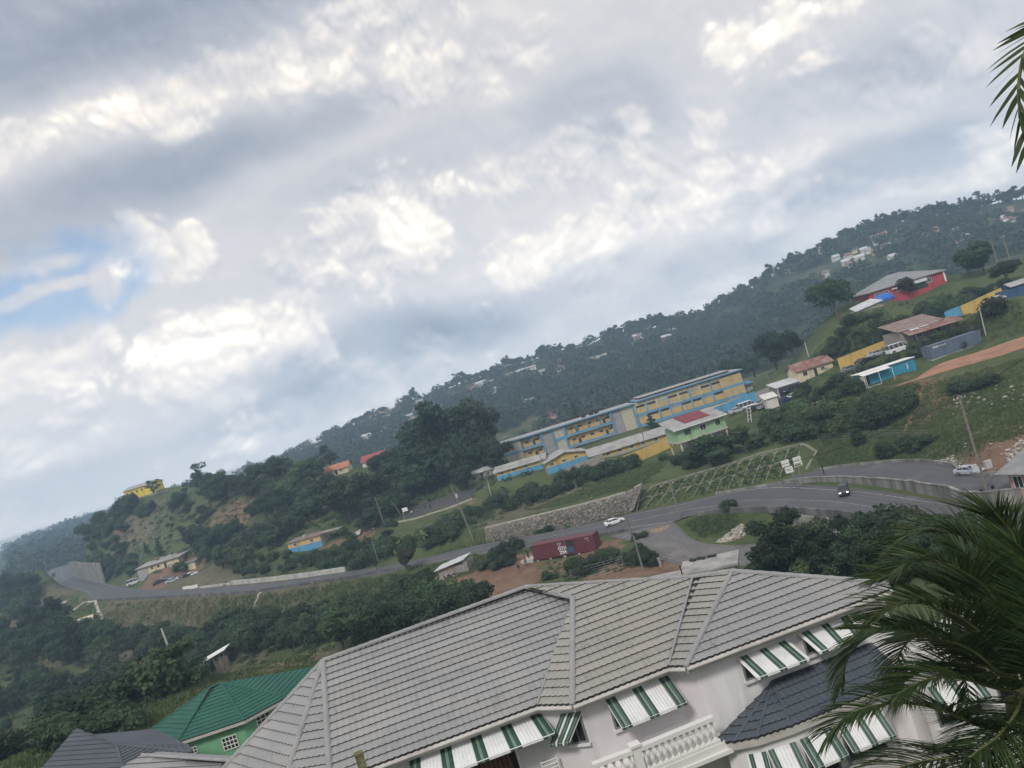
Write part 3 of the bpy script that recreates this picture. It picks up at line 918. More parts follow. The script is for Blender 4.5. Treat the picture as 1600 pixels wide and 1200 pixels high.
def tile_mat(name, base, stain, warm, amt):
    m = bpy.data.materials.new(name); m.use_nodes = True
    t = m.node_tree; t.nodes.clear(); N = NB(t)
    out = N.n('ShaderNodeOutputMaterial'); b = N.n('ShaderNodeBsdfPrincipled')
    t.links.new(b.outputs[0], out.inputs[0])
    pos = N.n('ShaderNodeNewGeometry').outputs['Position']
    n1 = N.noise(pos, .45, 5, .6)[0]; n2 = N.noise(pos, 3.2, 6, .65)[0]; n3 = N.noise(pos, 45, 2, .5)[0]
    c = N.mix(N.ss(n1, .35, .65), base, warm)
    n4 = N.noise(N.v('MULTIPLY', pos, (2.2, .5, .5)), 1.0, 6, .6)[0]
    c = N.mix(N.ss(n2, .56, .78, 0, amt), c, stain)
    c = N.mix(N.ss(n4, .52, .75, 0, amt * .45), c, tuple(x * 1.5 for x in stain))
    c = N.mix(N.ss(n3, .35, .7, 0, .35), c, tuple(x * .65 for x in base))
    hs = N.n('ShaderNodeHueSaturation')
    r = N.n('ShaderNodeObjectInfo').outputs['Random']
    N.put(hs.inputs['Value'], N.ss(r, 0, 1, .93, 1.07, 'LINEAR')); N.put(hs.inputs['Color'], c)
    t.links.new(hs.outputs[0], b.inputs['Base Color'])
    b.inputs['Roughness'].default_value = .75
    b.inputs['Specular IOR Level'].default_value = .35
    return m
M_LIP = mat('shadow_mould_edge', (.045, .045, .045), .95, .5, 2.5)  # near-black course lips: shadow lines under the tiles painted in, together with mould
T_GREY = tile_mat('tile_grey', (.275, .28, .29), (.12, .12, .12), (.315, .31, .30), .85)
T_SAND = tile_mat('tile_sand', (.30, .293, .272), (.12, .11, .10), (.325, .312, .28), .85)
T_SLATE = tile_mat('tile_slate', (.075, .092, .115), (.04, .045, .052), (.095, .112, .138), .5)
T_RIDGE = tile_mat('tile_ridge', (.27, .27, .28), (.10, .10, .10), (.30, .30, .30), .5)
T_GREEN = tile_mat('tile_green', (.022, .105, .078), (.015, .06, .045), (.030, .125, .092), .5)
T_CHAR = tile_mat('tile_charcoal', (.075, .085, .105), (.04, .045, .05), (.09, .10, .12), .4)
M_FASCIA = mat('fascia_cream', (.50, .48, .45), .6, .08, 1.0, (.22, .21, .19), .3, 1.2)
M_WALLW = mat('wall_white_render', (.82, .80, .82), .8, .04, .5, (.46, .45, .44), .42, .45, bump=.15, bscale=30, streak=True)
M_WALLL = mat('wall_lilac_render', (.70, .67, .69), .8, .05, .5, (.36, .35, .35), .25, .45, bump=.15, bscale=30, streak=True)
M_AWN_W = mat('awning_white', (.70, .71, .71), .5, .06, 2.0, (.42, .42, .42), .25, 1.5)
M_AWN_G = mat('awning_green', (.030, .075, .055), .5, .15, 2.0)
M_AWN_M = mat('awning_mid_green', (.15, .22, .18), .5, .15, 2.0)
M_CURT = mat('curtain_brown', (.15, .075, .055), .9, .25, 5)

ZE = EYE - 9.5
HA1, HA2 = Vector((-8.40, 23.25, ZE)), Vector((-2.10, 24.2, ZE))
HB1, HB2 = Vector((-1.05, 23.5, ZE)), Vector((2.01, 24.1, ZE))
HC1, HC2 = Vector((2.475, 23.75, ZE)), Vector((9.25, 24.78, ZE))
PIT = math.radians(25)
pl1 = plane_from(HA1, HA2, PIT); pl2 = plane_from(HB1, HB2, PIT); pl3 = plane_from(HC1, HC2, PIT)
rA = hit(505, 1033, pl1); rB1 = hit(822, 918, pl1); rB2 = hit(822, 918, pl2); rB = (rB1 + rB2) / 2
rC2 = hit(895, 935, pl2); rC1 = hit(895, 935, pl1)
rD = hit(1083, 902, pl2); rE = hit(1143, 893, pl3); rF = hit(1388, 911, pl3)
house = thing('house', 'white two storey house with stepped grey tiled hip roof and striped awnings in the foreground', 'house', (0, 27, EYE - 15.6))
HM = Matrix.Translation((0, -27, -(EYE - 15.6)))
class HB(MB):
    """a builder in world coordinates whose object is parented to the house"""
    def build(s, name, mats, parent=house, smooth=False):
        o = super().build(name, mats, parent, smooth)
        par = parent; off = Vector((0, 0, 0))
        while par is not None: off += par.location; par = par.parent
        o.location = -off
        return o
_old_build = MB.build
def house_parts(fn, *a, **k):
    """run a part maker in world coordinates and hang what it makes on the house"""
    before = set(house.children)
    fn(house, *a, **k)
    for o in house.children:
        if o not in before: o.location = -house.location
# roof sections
poly1 = [HA1, HA2, rC1, rB1, rA]
poly2 = [HB1, HB2, rD, rB2, rC2]
poly3 = [HC1, HC2, rF, rE]
house_parts(tile_courses, poly1, pl1, T_GREY)
house_parts(tile_courses, poly2, pl2, T_SAND)
house_parts(tile_courses, poly3, pl3, T_GREY)
# narrow facets between the sections
plv = plane3(HA2, HB1, rC2); house_parts(tile_courses, [HA2, HB1, rC2], plv, T_SAND)
plw = plane3(HB2, HC1, (rD + rE) / 2); house_parts(tile_courses, [HB2, HC1, rE, rD], plw, T_SAND)
# left end facets
HL2 = Vector((-10.0, 23.75, ZE)); HL3 = Vector((-13.0, 26.8, ZE)); HR = Vector((9.4, 25.3, ZE))
pll = plane3(HL2, HA1, rA); house_parts(tile_courses, [HL2, HA1, rA], pll, T_GREY)
plm = plane3(HL3, HL2, rA); house_parts(tile_courses, [HL3, HL2, rA], plm, T_GREY)
# back slopes (out of sight from the street, but they close the roof)
bk = HB()
BK = [HR, Vector((5.8, 30.2, ZE)), Vector((3.4, 31.9, ZE)), Vector((-1.5, 35.4, ZE)), Vector((-9.4, 34.2, ZE)), Vector((-12.2, 30.2, ZE)), HL3]
bk.add([rF, rE, rD, rB, rA] + BK, [(0, 5, 6, 1), (1, 6, 7, 2), (2, 7, 8, 3), (3, 8, 9, 4), (4, 9, 10), (4, 10, 11)])
bk.build('back_slope', T_GREY)
# underlay just below the tiles, so nothing shows between courses
un = HB()
for poly, pl in ((poly1, pl1), (poly2, pl2), (poly3, pl3), ([HA2, HB1, rC2], plv), ([HB2, HC1, rE, rD], plw), ([HL2, HA1, rA], pll), ([HL3, HL2, rA], plm)):
    un.add([q - pl[3] * .03 for q in poly], [tuple(range(len(poly)))])
un.build('roof_underlay', M_DARK)
for (a, b) in ((rA, rB), (rB, rC2), (rC2, HB1), (rB, rD), (rD, rE), (rE, rF), (rE, HC1), (rA, HA1), (rA, HL2), (rA, HL3)):
    house_parts(ridge_caps, a, b, T_RIDGE)
# valley gutters
vg = HB(); vg.tube([rC1 + Vector((0, -.03, .05)), HA2 + Vector((0, -.02, .06))], .05, 5); vg.build('valley_flashing', M_STEEL)
vg = HB(); vg.tube([rD + Vector((0, -.02, .05)), HB2 + Vector((0, -.02, .06))], .05, 5); vg.build('valley_flashing', M_STEEL)
# fascia, gutter and soffit along the eaves
EAV = [HL3, HL2, HA1, HA2, HB1, HB2, HC1, HC2, HR]
for a, b in zip(EAV[:-1], EAV[1:]):
    d = (b - a).normalized(); inn = Vector((-d.y, d.x, 0))
    q = HB()
    for (y0, y1, z0, z1) in ((.0, .05, -.20, -.005),):
        pts = [a + inn * y0, b + inn * y0, b + inn * y1, a + inn * y1]
        q.add([p + Vector((0, 0, z0)) for p in pts] + [p + Vector((0, 0, z1)) for p in pts], [(3, 2, 1, 0), (4, 5, 6, 7), (0, 1, 5, 4), (1, 2, 6, 5), (2, 3, 7, 6), (3, 0, 4, 7)])
    q.build('fascia', M_FASCIA)
    g = HB(); g.tube([a - inn * .06 + Vector((0, 0, -.055)), b - inn * .06 + Vector((0, 0, -.055))], .062, 7); g.build('gutter', M_FASCIA)
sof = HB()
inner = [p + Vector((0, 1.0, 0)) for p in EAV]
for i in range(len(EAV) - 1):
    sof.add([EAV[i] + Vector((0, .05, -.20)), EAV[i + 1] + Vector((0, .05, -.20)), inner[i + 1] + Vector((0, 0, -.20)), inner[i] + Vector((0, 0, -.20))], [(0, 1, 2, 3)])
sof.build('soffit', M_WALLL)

# walls: front line stepped like the eaves, set back .42 m
GZL = EYE - 15.6
OV = .42
def inset(p, q, d): 
    t = (q - p).normalized(); n = Vector((-t.y, t.x, 0)); return p + n * d, q + n * d
W = {}
W['a1'], W['a2'] = inset(HA1, HA2, OV + .02); W['b1'], W['b2'] = inset(HB1, HB2, OV); W['c1'], W['c2'] = inset(HC1, HC2, OV)
W['c1'] = W['c1'] + (W['c2'] - W['c1']).normalized() * .33
W['b1'] = W['b1'] + (W['b2'] - W['b1']).normalized() * .25
W['a2'] = W['a2'] - (W['a2'] - W['a1']).normalized() * .25
W['b2'] = W['b2'] + (W['b2'] - W['b1']).normalized() * .22
def wall_seg(a, b, z0, z1, m, th=.2, name='wall'):
    a = Vector((a.x, a.y, 0)); b = Vector((b.x, b.y, 0)); d = (b - a).normalized(); n = Vector((-d.y, d.x, 0)) * th
    q = HB(); q.prism([(a.x, a.y), (b.x, b.y), (b.x + n.x, b.y + n.y), (a.x + n.x, a.y + n.y)], z0, z1)
    return q.build(name, m)
ZT = ZE - .2
wl1 = Vector((-9.7, 24.25, 0))
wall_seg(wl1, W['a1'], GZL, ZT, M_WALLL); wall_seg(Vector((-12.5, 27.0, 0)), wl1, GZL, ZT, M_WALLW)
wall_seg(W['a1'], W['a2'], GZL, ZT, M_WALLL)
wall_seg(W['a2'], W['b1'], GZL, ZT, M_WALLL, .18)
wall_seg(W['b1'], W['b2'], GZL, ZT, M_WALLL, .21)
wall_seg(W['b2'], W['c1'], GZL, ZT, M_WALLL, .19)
wall_seg(W['c1'], W['c2'], GZL, ZT, M_WALLW, .22)
wlast = W['c2']
for p in BK[1:-1]:
    c_ = Vector((-1.5, 27.5, 0)); q_ = Vector((p.x, p.y, 0)); q_ = c_ + (q_ - c_) * .93
    wall_seg(wlast, q_, GZL, ZT, M_WALLW, .2); wlast = q_
wall_seg(wlast, Vector((-12.5, 27.0, 0)), GZL, ZT, M_WALLW, .2)

def frame_on(pl_a, pl_b):
    """local frame of a wall from point a to point b: along, outward, up"""
    e = (pl_b - pl_a); e.z = 0; e.normalize(); n = Vector((e.y, -e.x, 0)); return e, n
def wall_hit(px, py, a, b, off=0.0):
    e, n = frame_on(a, b); o = a + n * off
    u, v = lvl(px, py); d = Vector((u, 1, v)); o2 = Vector((0, 0, EYE))
    t = (o - o2).dot(n) / d.dot(n); return o2 + d * t
def awning(a, b, c_l, c_r, stripes, arm=True, window=None, m_first=M_AWN_G, open_ends=True):
    """metal awning: top edge a-b on the wall, lower edge c_l-c_r; stripes = list of (width share, material)"""
    aw = thing('awning', None, None)
    aw.parent = house; aw.location = -house.location
    tot = sum(s for s, _ in stripes); u0 = 0
    nrm = (b - a).cross(c_l - a).normalized()
    if nrm.z < 0: nrm = -nrm
    for (s, m) in stripes:
        u1 = u0 + s / tot
        k = max(2, int((b - a).length * (u1 - u0) / .09) * 2)
        mb = MB(); V = []; Fc = []
        for i in range(k + 1):
            u = u0 + (u1 - u0) * i / k
            up = nrm * (.012 if i % 2 else 0)
            tp = a.lerp(b, u); lw = c_l.lerp(c_r, u)
            V += [tp + up, tp.lerp(lw, .985) + up, lw + up + Vector((0, 0, -.085)), lw - nrm * .012 + Vector((0, 0, -.085)), tp - nrm * .012 + up]
        for i in range(k):
            for r in range(4): Fc.append((i * 5 + r, i * 5 + r + 1, (i + 1) * 5 + r + 1, (i + 1) * 5 + r))
        Fc += [(0, 1, 2, 3, 4), tuple(k * 5 + r for r in (4, 3, 2, 1, 0))]
        mb.add(V, Fc).build('stripe_panel', m, aw)
        u0 = u1
    fr = MB(); fr.tube([a - nrm * .02, c_l - nrm * .02], .02, 5); fr.tube([b - nrm * .02, c_r - nrm * .02], .02, 5); fr.tube([c_l - nrm * .02, c_r - nrm * .02], .018, 5)
    fr.build('awning_frame', M_WHITEM, aw)
    return aw
GW = [(.30, M_AWN_M), (.62, M_AWN_G), (.25, M_AWN_M)]
def stripes(pattern):
    o = []
    for ch in pattern:
        if ch == 'W': o.append((1.6, M_AWN_W))
        elif ch == 'w': o.append((.8, M_AWN_W))
        elif ch == 'e': o.append((.35, M_AWN_W))
        else: o += [(.34, M_AWN_G), (.22, M_AWN_M), (.34, M_AWN_G)]
    return o
def house_window(a, b, x0, x1, z0, z1, off=.0, bars=2):
    """window in wall a-b: x along the wall (m from a), z world"""
    e, n = frame_on(a, b); a = Vector((a.x, a.y, 0))
    def pt(x, y, z): return a + e * x + n * y + Vector((0, 0, z))
    w_ = MB()
    def bar(xa, xb, za, zb, d0=-.02, d1=.05):
        pts = [pt(xa, d0, za), pt(xb, d0, za), pt(xb, d1, za), pt(xa, d1, za), pt(xa, d0, zb), pt(xb, d0, zb), pt(xb, d1, zb), pt(xa, d1, zb)]
        w_.add(pts, [(3, 2, 1, 0), (4, 5, 6, 7), (0, 1, 5, 4), (1, 2, 6, 5), (2, 3, 7, 6), (3, 0, 4, 7)])
    t = .06
    bar(x0, x1, z0, z0 + t); bar(x0, x1, z1 - t, z1); bar(x0, x0 + t, z0 + t, z1 - t); bar(x1 - t, x1, z0 + t, z1 - t)
    for i in range(1, bars): 
        x = x0 + (x1 - x0) * i / bars; bar(x - .02, x + .02, z0 + t, z1 - t, 0, .04)
    fr = w_.build('window', M_STEEL, house); fr.location = -house.location
    g = MB(); g.add([pt(x0 + t, .012, z0 + t), pt(x1 - t, .012, z0 + t), pt(x1 - t, .012, z1 - t), pt(x0 + t, .012, z1 - t)], [(0, 1, 2, 3)])
    g.build('pane', M_GLASS, fr)
    s = MB(); bar2 = [pt(x0 - .06, .0, z0 - .07), pt(x1 + .06, .0, z0 - .07), pt(x1 + .06, .12, z0 - .07), pt(x0 - .06, .12, z0 - .07)]
    s.add(bar2 + [q + Vector((0, 0, .068)) for q in bar2], [(3, 2, 1, 0), (4, 5, 6, 7), (0, 1, 5, 4), (1, 2, 6, 5), (2, 3, 7, 6), (3, 0, 4, 7)])
    s.build('sill', M_WALLW, fr)
# awnings read off the facade; lower edges reach .75 m out from the wall
def awn(wa, wb, tl, tr, bl, br, pat, out=.72, win=True, bars=2):
    a = wall_hit(*tl, wa, wb, .03); b = wall_hit(*tr, wa, wb, .03)
    b.z = a.z = (a.z + b.z) / 2
    cl = wall_hit(*bl, wa, wb, out); c_r = wall_hit(*br, wa, wb, out)
    cl.z = c_r.z = (cl.z + c_r.z) / 2
    awning(a, b, cl, c_r, stripes(pat))
    if win:
        e, n = frame_on(wa, wb); o = Vector((wa.x, wa.y, 0))
        x0 = (a - o).dot(e) + .06; x1 = (b - o).dot(e) - .06
        house_window(wa, wb, x0, x1, cl.z - .30, a.z - .05, bars=bars)
awn(W['a1'], W['a2'], (640, 1187), (842, 1109), (640, 1232), (866, 1143), 'GWGWGWGWG', 1.0, False)
awn(W['a2'], W['b1'], (876, 1114), (909, 1113), (858, 1160), (890, 1163), 'GeGeG', .50)
awn(W['b1'], W['b2'], (943, 1089), (1041, 1053), (972, 1136), (1073, 1098), 'GWGWG', .72, bars=3)
awn(W['c1'], W['c2'], (1152, 1029), (1230, 999), (1184, 1060), (1264, 1027), 'eGWGWGe', .72)
awn(W['c1'], W['c2'], (1248, 991), (1328, 960), (1281, 1020), (1350, 990), 'eGWGWGe', .72)
# recessed porch under the long awning: dark opening, brown curtain, window grille
e, n = frame_on(W['a1'], W['a2']); o = Vector((W['a1'].x, W['a1'].y, 0))
Lw = (W['a2'] - W['a1']).length
def panel(x0, x1, z0, z1, y, m, name, th=.03):
    q = HB(); A = o + e * x0 + n * y; B = o + e * x1 + n * y
    q.prism([(A.x, A.y), (B.x, B.y), (B.x - n.x * th, B.y - n.y * th), (A.x - n.x * th, A.y - n.y * th)], z0, z1); return q.build(name, m)
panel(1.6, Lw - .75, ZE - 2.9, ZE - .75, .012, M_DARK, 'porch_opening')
for i in range(9):
    x = Lw - 2.2 + i * .14
    panel(x, x + .11, ZE - 2.85, ZE - .8, .05 + .02 * (i % 2), M_CURT, 'curtain')
panel(Lw - .78, Lw - .70, ZE - 2.9, ZE - .75, .05, M_WALLW, 'opening_trim')
# iron chair back seen at the porch corner
q = HB()
bx = W['a2'] + n * .45 - e * .15; bz = ZE - 2.55
for dx in (0, .5): q.tube([bx + e * dx + Vector((0, 0, bz)) - Vector((0, 0, bx.z)), bx + e * dx + Vector((0, 0, bz + .95)) - Vector((0, 0, bx.z))], .025, 5)
for dz in (.3, .42, .54, .66, .78, .9): q.tube([bx + Vector((0, 0, bz + dz - bx.z)), bx + e * .5 + Vector((0, 0, bz + dz - bx.z))], .02, 5)
q.build('porch_railing', M_WHITEM)

# balcony with balusters in front of the middle section
fl = ZE - 2.19                      # balcony floor
B0 = Vector((-1.2, 22.35, fl)); 
def bal_pt(px, py, z):
    u, v = lvl(px, py); Y = (z - EYE) / v; return Vector((u * Y, Y, z))
rail_z = fl + .79
K0 = bal_pt(925, 1193, rail_z); K1 = bal_pt(992, 1168, rail_z); K2 = bal_pt(1115, 1117, rail_z)
K0.y = max(K0.y, 20.5)
bd = (K2 - K1); bd.z = 0; bd.normalize(); bn = Vector((bd.y, -bd.x, 0))
sl = HB(); 
back = [W['b1'] + Vector((0, .1, 0)), W['c1'] + Vector((.1, .1, 0))]
pts = [K0 + bn * .12, K1 + bn * .12, K2 + bn * .12 + bd * .2, Vector((W['c1'].x + .05, W['c1'].y, 0)), Vector((W['b1'].x, W['b1'].y, 0))]
sl.prism([(p.x, p.y) for p in pts], fl - .22, fl); sl.build('balcony_slab', M_WHITE)
lip = HB(); a2 = K0 + bn * .2; b2 = K2 + bn * .2 + bd * .2
lip.prism([(a2.x, a2.y), (b2.x, b2.y), (b2.x - bn.x * .3, b2.y - bn.y * .3), (a2.x - bn.x * .3, a2.y - bn.y * .3)], fl - .34, fl - .222); lip.build('slab_moulding', M_WHITE)
def rail_run(a, b, zt, nb):
    d = (b - a); d.z = 0; L = d.length; d.normalize(); nn = Vector((d.y, -d.x, 0))
    r_ = HB(); r_.prism([((a + nn * .11).x, (a + nn * .11).y), ((b + nn * .11).x, (b + nn * .11).y), ((b - nn * .11).x, (b - nn * .11).y), ((a - nn * .11).x, (a - nn * .11).y)], zt - .12, zt); r_.build('handrail', M_WHITE)
    r_ = HB(); r_.prism([((a + nn * .10).x, (a + nn * .10).y), ((b + nn * .10).x, (b + nn * .10).y), ((b - nn * .10).x, (b - nn * .10).y), ((a - nn * .10).x, (a - nn * .10).y)], fl + .002, fl + .10); r_.build('base_rail', M_WHITE)
    pr = [(.075, .10), (.075, .16), (.04, .20), (.045, .27), (.085, .38), (.075, .48), (.038, .60), (.034, .68), (.06, .71), (.06, zt - fl - .122)]
    kz = (zt - fl - .122) / .83
    pr = [(r_ * .9, min(z_ * kz, zt - fl - .122) if z_ > .11 else z_) for r_, z_ in pr[:-1]] + [(.055, zt - fl - .122)]
    bm = MB().lathe((0, 0, 0), pr, 8).mesh('baluster', M_WHITE, True)
    for i in range(nb):
        p = a + d * (L * (i + .5) / nb)
        ob = link('baluster', bm, house); ob.location = Vector((p.x, p.y, fl)) - house.location
rail_run(K1 + bd * .12, K2 - bd * .05, rail_z, 12)
d0 = (K1 - K0).normalized()
rail_run(K0, K1 - d0 * .12, rail_z, 5)
for p, hgt in ((K1, .83),):
    q = HB(); q.box((p.x, p.y, fl + hgt / 2 + .001), (.24, .24, hgt), math.atan2(bd.y, bd.x)); q.box((p.x, p.y, fl + hgt + .04), (.32, .32, .075), math.atan2(bd.y, bd.x)); q.build('rail_post', M_WHITE)

# slate-blue bay roof with its own walls and striped awnings at the right
zb = EYE - 11.75
apL = wall_hit(1209, 1069, W['c1'], W['c2'], .02); apR = wall_hit(1295, 1032, W['c1'], W['c2'], .02)
apL.z = apR.z = EYE - 11.02
cc = apR + (apR - apL).normalized() * .9
bay = [bal_pt(1113, 1163, zb), bal_pt(1146, 1161, zb), bal_pt(1182, 1154, zb), bal_pt(1236, 1136, zb), bal_pt(1300, 1111, zb), bal_pt(1390, 1072, zb)]
bay.append(W['c2'] + Vector((-.4, 0, zb - W['c2'].z)))
fac = []
ctrl = [apL, apL, apL, apL, apR, apR]
for i in range(3): fac.append([bay[i], bay[i + 1], apL])
fac.append([bay[3], bay[5], apR + (apR - apL).normalized() * 1.5, apL])
fac.append([bay[5], bay[6], apR + (apR - apL).normalized() * 1.5])
for f in fac:
    plb = plane3(f[0], f[1], f[2])
    house_parts(tile_courses, f, plb, T_SLATE, step=.30, amp=.016, name='slate_course')
    u_ = HB(); u_.add([q - plb[3] * .02 for q in f], [tuple(range(len(f)))]); u_.build('bay_underlay', M_DARK)
for i in range(1, 4): house_parts(ridge_caps, apL, bay[i], T_SLATE, .05, .4)
house_parts(ridge_caps, fac[3][2], bay[5], T_SLATE, .05, .4)
bfl = [bay[0], bay[1], bay[2], bay[3], bay[5], bay[6]]
for a, b in zip(bfl[:-1], bfl[1:]):
    d = (b - a).normalized(); inn = Vector((-d.y, d.x, 0))
    q = HB(); q.prism([(a.x, a.y), (b.x, b.y), ((b + inn * .06).x, (b + inn * .06).y), ((a + inn * .06).x, (a + inn * .06).y)], zb - .22, zb - .01); q.build('bay_fascia', M_FASCIA)
bw = [b + (Vector((5.2, 24.3, zb)) - b) * .13 for b in bfl]
for i, (a, b) in enumerate(zip(bw[:-1], bw[1:])):
    wall_seg(a, b, GZL, zb - .05, M_WALLW, .15, 'bay_wall')
sofb = HB()
for i in range(len(bfl) - 1):
    sofb.add([bfl[i] + Vector((0, 0, -.21)), bfl[i + 1] + Vector((0, 0, -.21)), bw[i + 1] + Vector((0, 0, -.21)), bw[i] + Vector((0, 0, -.21))], [(0, 1, 2, 3)])
sofb.build('bay_soffit', M_WALLW)
for (i, f0, f1, pat) in ((1, .02, .98, 'eGWG'), (2, .04, .96, 'GeWeG'), (3, .03, .40, 'GWG'), (3, .46, .95, 'GWGWG')):
    a, b = bw[i], bw[i + 1]
    e_, n_ = frame_on(a, b)
    tl = a.lerp(b, f0) + n_ * .03; tr = a.lerp(b, f1) + n_ * .03
    tl.z = tr.z = zb - .5
    cl = tl + n_ * .55 + Vector((0, 0, -.62)); c2 = tr + n_ * .55 + Vector((0, 0, -.62))
    awning(tl, tr, cl, c2, stripes(pat))
    Lb = (b - a).length
    house_window(a, b, Lb * f0 + .05, Lb * f1 - .05, zb - 1.75, zb - .55)
# lower porch roof peeping in at the bottom edge of the left end
zp = EYE - 11.2
ph = [bal_pt(150, 1225, zp), bal_pt(372, 1215, zp)]
up_ = [PZ(222, 1180, -10.75), PZ(375, 1190, -10.75)]
plp = plane3(ph[0], ph[1], up_[0])
house_parts(tile_courses, [ph[0], ph[1], up_[1], up_[0]], plp, T_RIDGE, name='porch_tile_course')
house_parts(ridge_caps, up_[0], up_[1], T_RIDGE, .08)
pw = HB()
c0 = (up_[0] + up_[1]) / 2
pw.prism([(ph[0].x + .4, ph[0].y + .4), (ph[1].x, ph[1].y + .4), (up_[1].x, up_[1].y + 1.2), (up_[0].x, up_[0].y + 1.2)], GZL, zp - .05); pw.build('porch_wall', M_WALLW)
bkp = HB(); bkp.add([up_[0], up_[1], up_[1] + Vector((0, 1.4, -.5)), up_[0] + Vector((0, 1.4, -.5))], [(0, 1, 2, 3)]); bkp.build('porch_back_slope', T_RIDGE)

# right hand lower wing, half hidden by the palm
wq = [Vector((9.0, 24.2, 0)), Vector((13.4, 24.9, 0)), Vector((13.1, 27.0, 0)), Vector((8.8, 26.4, 0))]
q = HB(); q.prism([(p.x, p.y) for p in wq], GZL, EYE - 12.0); q.build('wing_wall', M_WALLW)
q = HB(); q.prism([(8.9, 23.9), (13.7, 24.6), (13.4, 27.3), (8.7, 26.7)], EYE - 12.0, EYE - 11.82); q.build('wing_roof_slab', M_FASCIA)
wa, wb = wq[0], wq[1]
for f0, f1 in ((.06, .42), (.54, .92)):
    e_, n_ = frame_on(wa, wb); tl = wa.lerp(wb, f0) + n_ * .03; tr = wa.lerp(wb, f1) + n_ * .03; tl.z = tr.z = EYE - 12.4
    awning(tl, tr, tl + n_ * .55 + Vector((0, 0, -.62)), tr + n_ * .55 + Vector((0, 0, -.62)), stripes('GWGWG')); house_window(wa, wb, 4.45 * f0 + .05, 4.45 * f1 - .05, EYE - 13.7, EYE - 12.45)

# ================================================================== WALLS, BARRIERS AND STRUCTURES BY THE ROAD
def base_thing(name, label, cat, a, b, group=None, zmode=None):
    """thing whose local x axis runs from world point a to b (front, seen from the camera side); returns it and the length"""
    a = Vector(a); b = Vector(b); d = b - a
    z = min(a.z, b.z) if zmode is None else zmode
    t = thing(name, label, cat, (a.x, a.y, z), math.atan2(d.y, d.x), group)
    return t, math.hypot(d.x, d.y)
def run_wall(parent, pts, h, th, m, name='wall_panel', cap=None, down=1.0, step=3.0):
    """wall along ground points split in panels"""
    pts = [Vector(p) for p in pts]
    k = 0
    for a, b in zip(pts[:-1], pts[1:]):
        L = (b - a).length; n = max(1, round(L / step))
        for i in range(n):
            p = a.lerp(b, i / n); q = a.lerp(b, (i + 1) / n - .012 / max(L, .1))
            d = (q - p); d.z = 0; d.normalize(); nn = Vector((-d.y, d.x, 0)) * th / 2
            mb = MB()
            o = parent.location
            hh = h if not callable(h) else h(k)
            V = []
            for (c, s) in ((p, -1), (q, -1), (q, 1), (p, 1)): V.append(c + nn * s - o + Vector((0, 0, -down)))
            for (c, s) in ((p, -1), (q, -1), (q, 1), (p, 1)): V.append(c + nn * s - o + Vector((0, 0, hh)))
            mb.add(V, [(3, 2, 1, 0), (4, 5, 6, 7), (0, 1, 5, 4), (1, 2, 6, 5), (2, 3, 7, 6), (3, 0, 4, 7)])
            mb.build(name, m, parent)
            if cap:
                mb = MB(); V = []
                for z in (hh + .002, hh + .12):
                    for (c, s) in ((p, -1.5), (q, -1.5), (q, 1.5), (p, 1.5)): V.append(c + nn * s - o + Vector((0, 0, z)))
                mb.add(V, [(3, 2, 1, 0), (4, 5, 6, 7), (0, 1, 5, 4), (1, 2, 6, 5), (2, 3, 7, 6), (3, 0, 4, 7)]); mb.build('coping', cap, parent)
            k += 1
M_CONCW = mat('concrete_weathered', (.30, .29, .27), .92, .2, .5, (.10, .10, .095), .55, .5, bump=.5, bscale=3, coord='World', streak=True)
M_PARAP = mat('parapet_concrete', (.17, .17, .17), .9, .2, .5, (.07, .07, .072), .6, .4, coord='World', streak=True)
M_STONE = mat('rubble_stone', (.285, .258, .228), .95, .3, 2.2, (.15, .135, .115), .5, 1.2, bump=.8, bscale=3, coord='World', rand=.3)
M_ROCK = mat('pale_rock', (.33, .30, .27), .95, .3, 1.2, (.2, .18, .16), .4, 1.0, coord='World', rand=.3)

# parapet along the near edge of the lower carriageway on the right, over the retaining wall
idx = [i for i in range(len(road_n)) if 84 < road_n[i].y < 137 and road_n[i].x > 24]
seg = [road_n[i] + Vector((0, -.25, 0)) for i in idx][::4]
t = thing('parapet_wall', 'dark low concrete parapet along the outer edge of the bend above the grey retaining wall', 'wall', seg[0])
run_wall(t, seg, .75, .28, M_PARAP, 'parapet_panel', step=4, down=.3)
seg2 = [p for p in seg if p.x > 29 and p.y < 128]
t = thing('retaining_wall', 'pale stained concrete retaining wall under the bend in the road, behind the dark trees', 'wall', seg2[0])
run_wall(t, [p + Vector((-.25, -.5, -.2)) for p in seg2], -.12, .5, M_CONCW, 'wall_panel', step=4, down=4.5)
# low dark parapet on the left stretch of road
segl = [road_n[i] for i in range(len(road_n)) if -165 < road_n[i].x < -30 and road_n[i].y < 290][::6]
t = thing('parapet_wall', 'long low dark kerb wall along the valley side of the straight road at the left', 'wall', segl[0])
run_wall(t, [p + Vector((0, -.2, 0)) for p in segl], .55, .28, M_PARAP, 'parapet_panel', step=6, down=.5)
# kerb of the junction
segj = [PZ(*q, -30.0) for q in ((932, 838), (956, 834), (981, 829))]
t = thing('kerb_wall', 'short dark kerb wall beside the white car at the road junction', 'kerb', segj[0])
run_wall(t, segj, .45, .3, M_PARAP, 'kerb_stone', step=1.4, down=.4)
segj = [PZ(*q, -30.0) for q in ((1088, 805), (1120, 801), (1152, 798))]
t = thing('kerb_wall', 'dark kerb wall at the top of the grassy triangle between the two roads', 'kerb', segj[0])
run_wall(t, segj, .5, .3, M_PARAP, 'kerb_stone', step=1.4, down=.4)
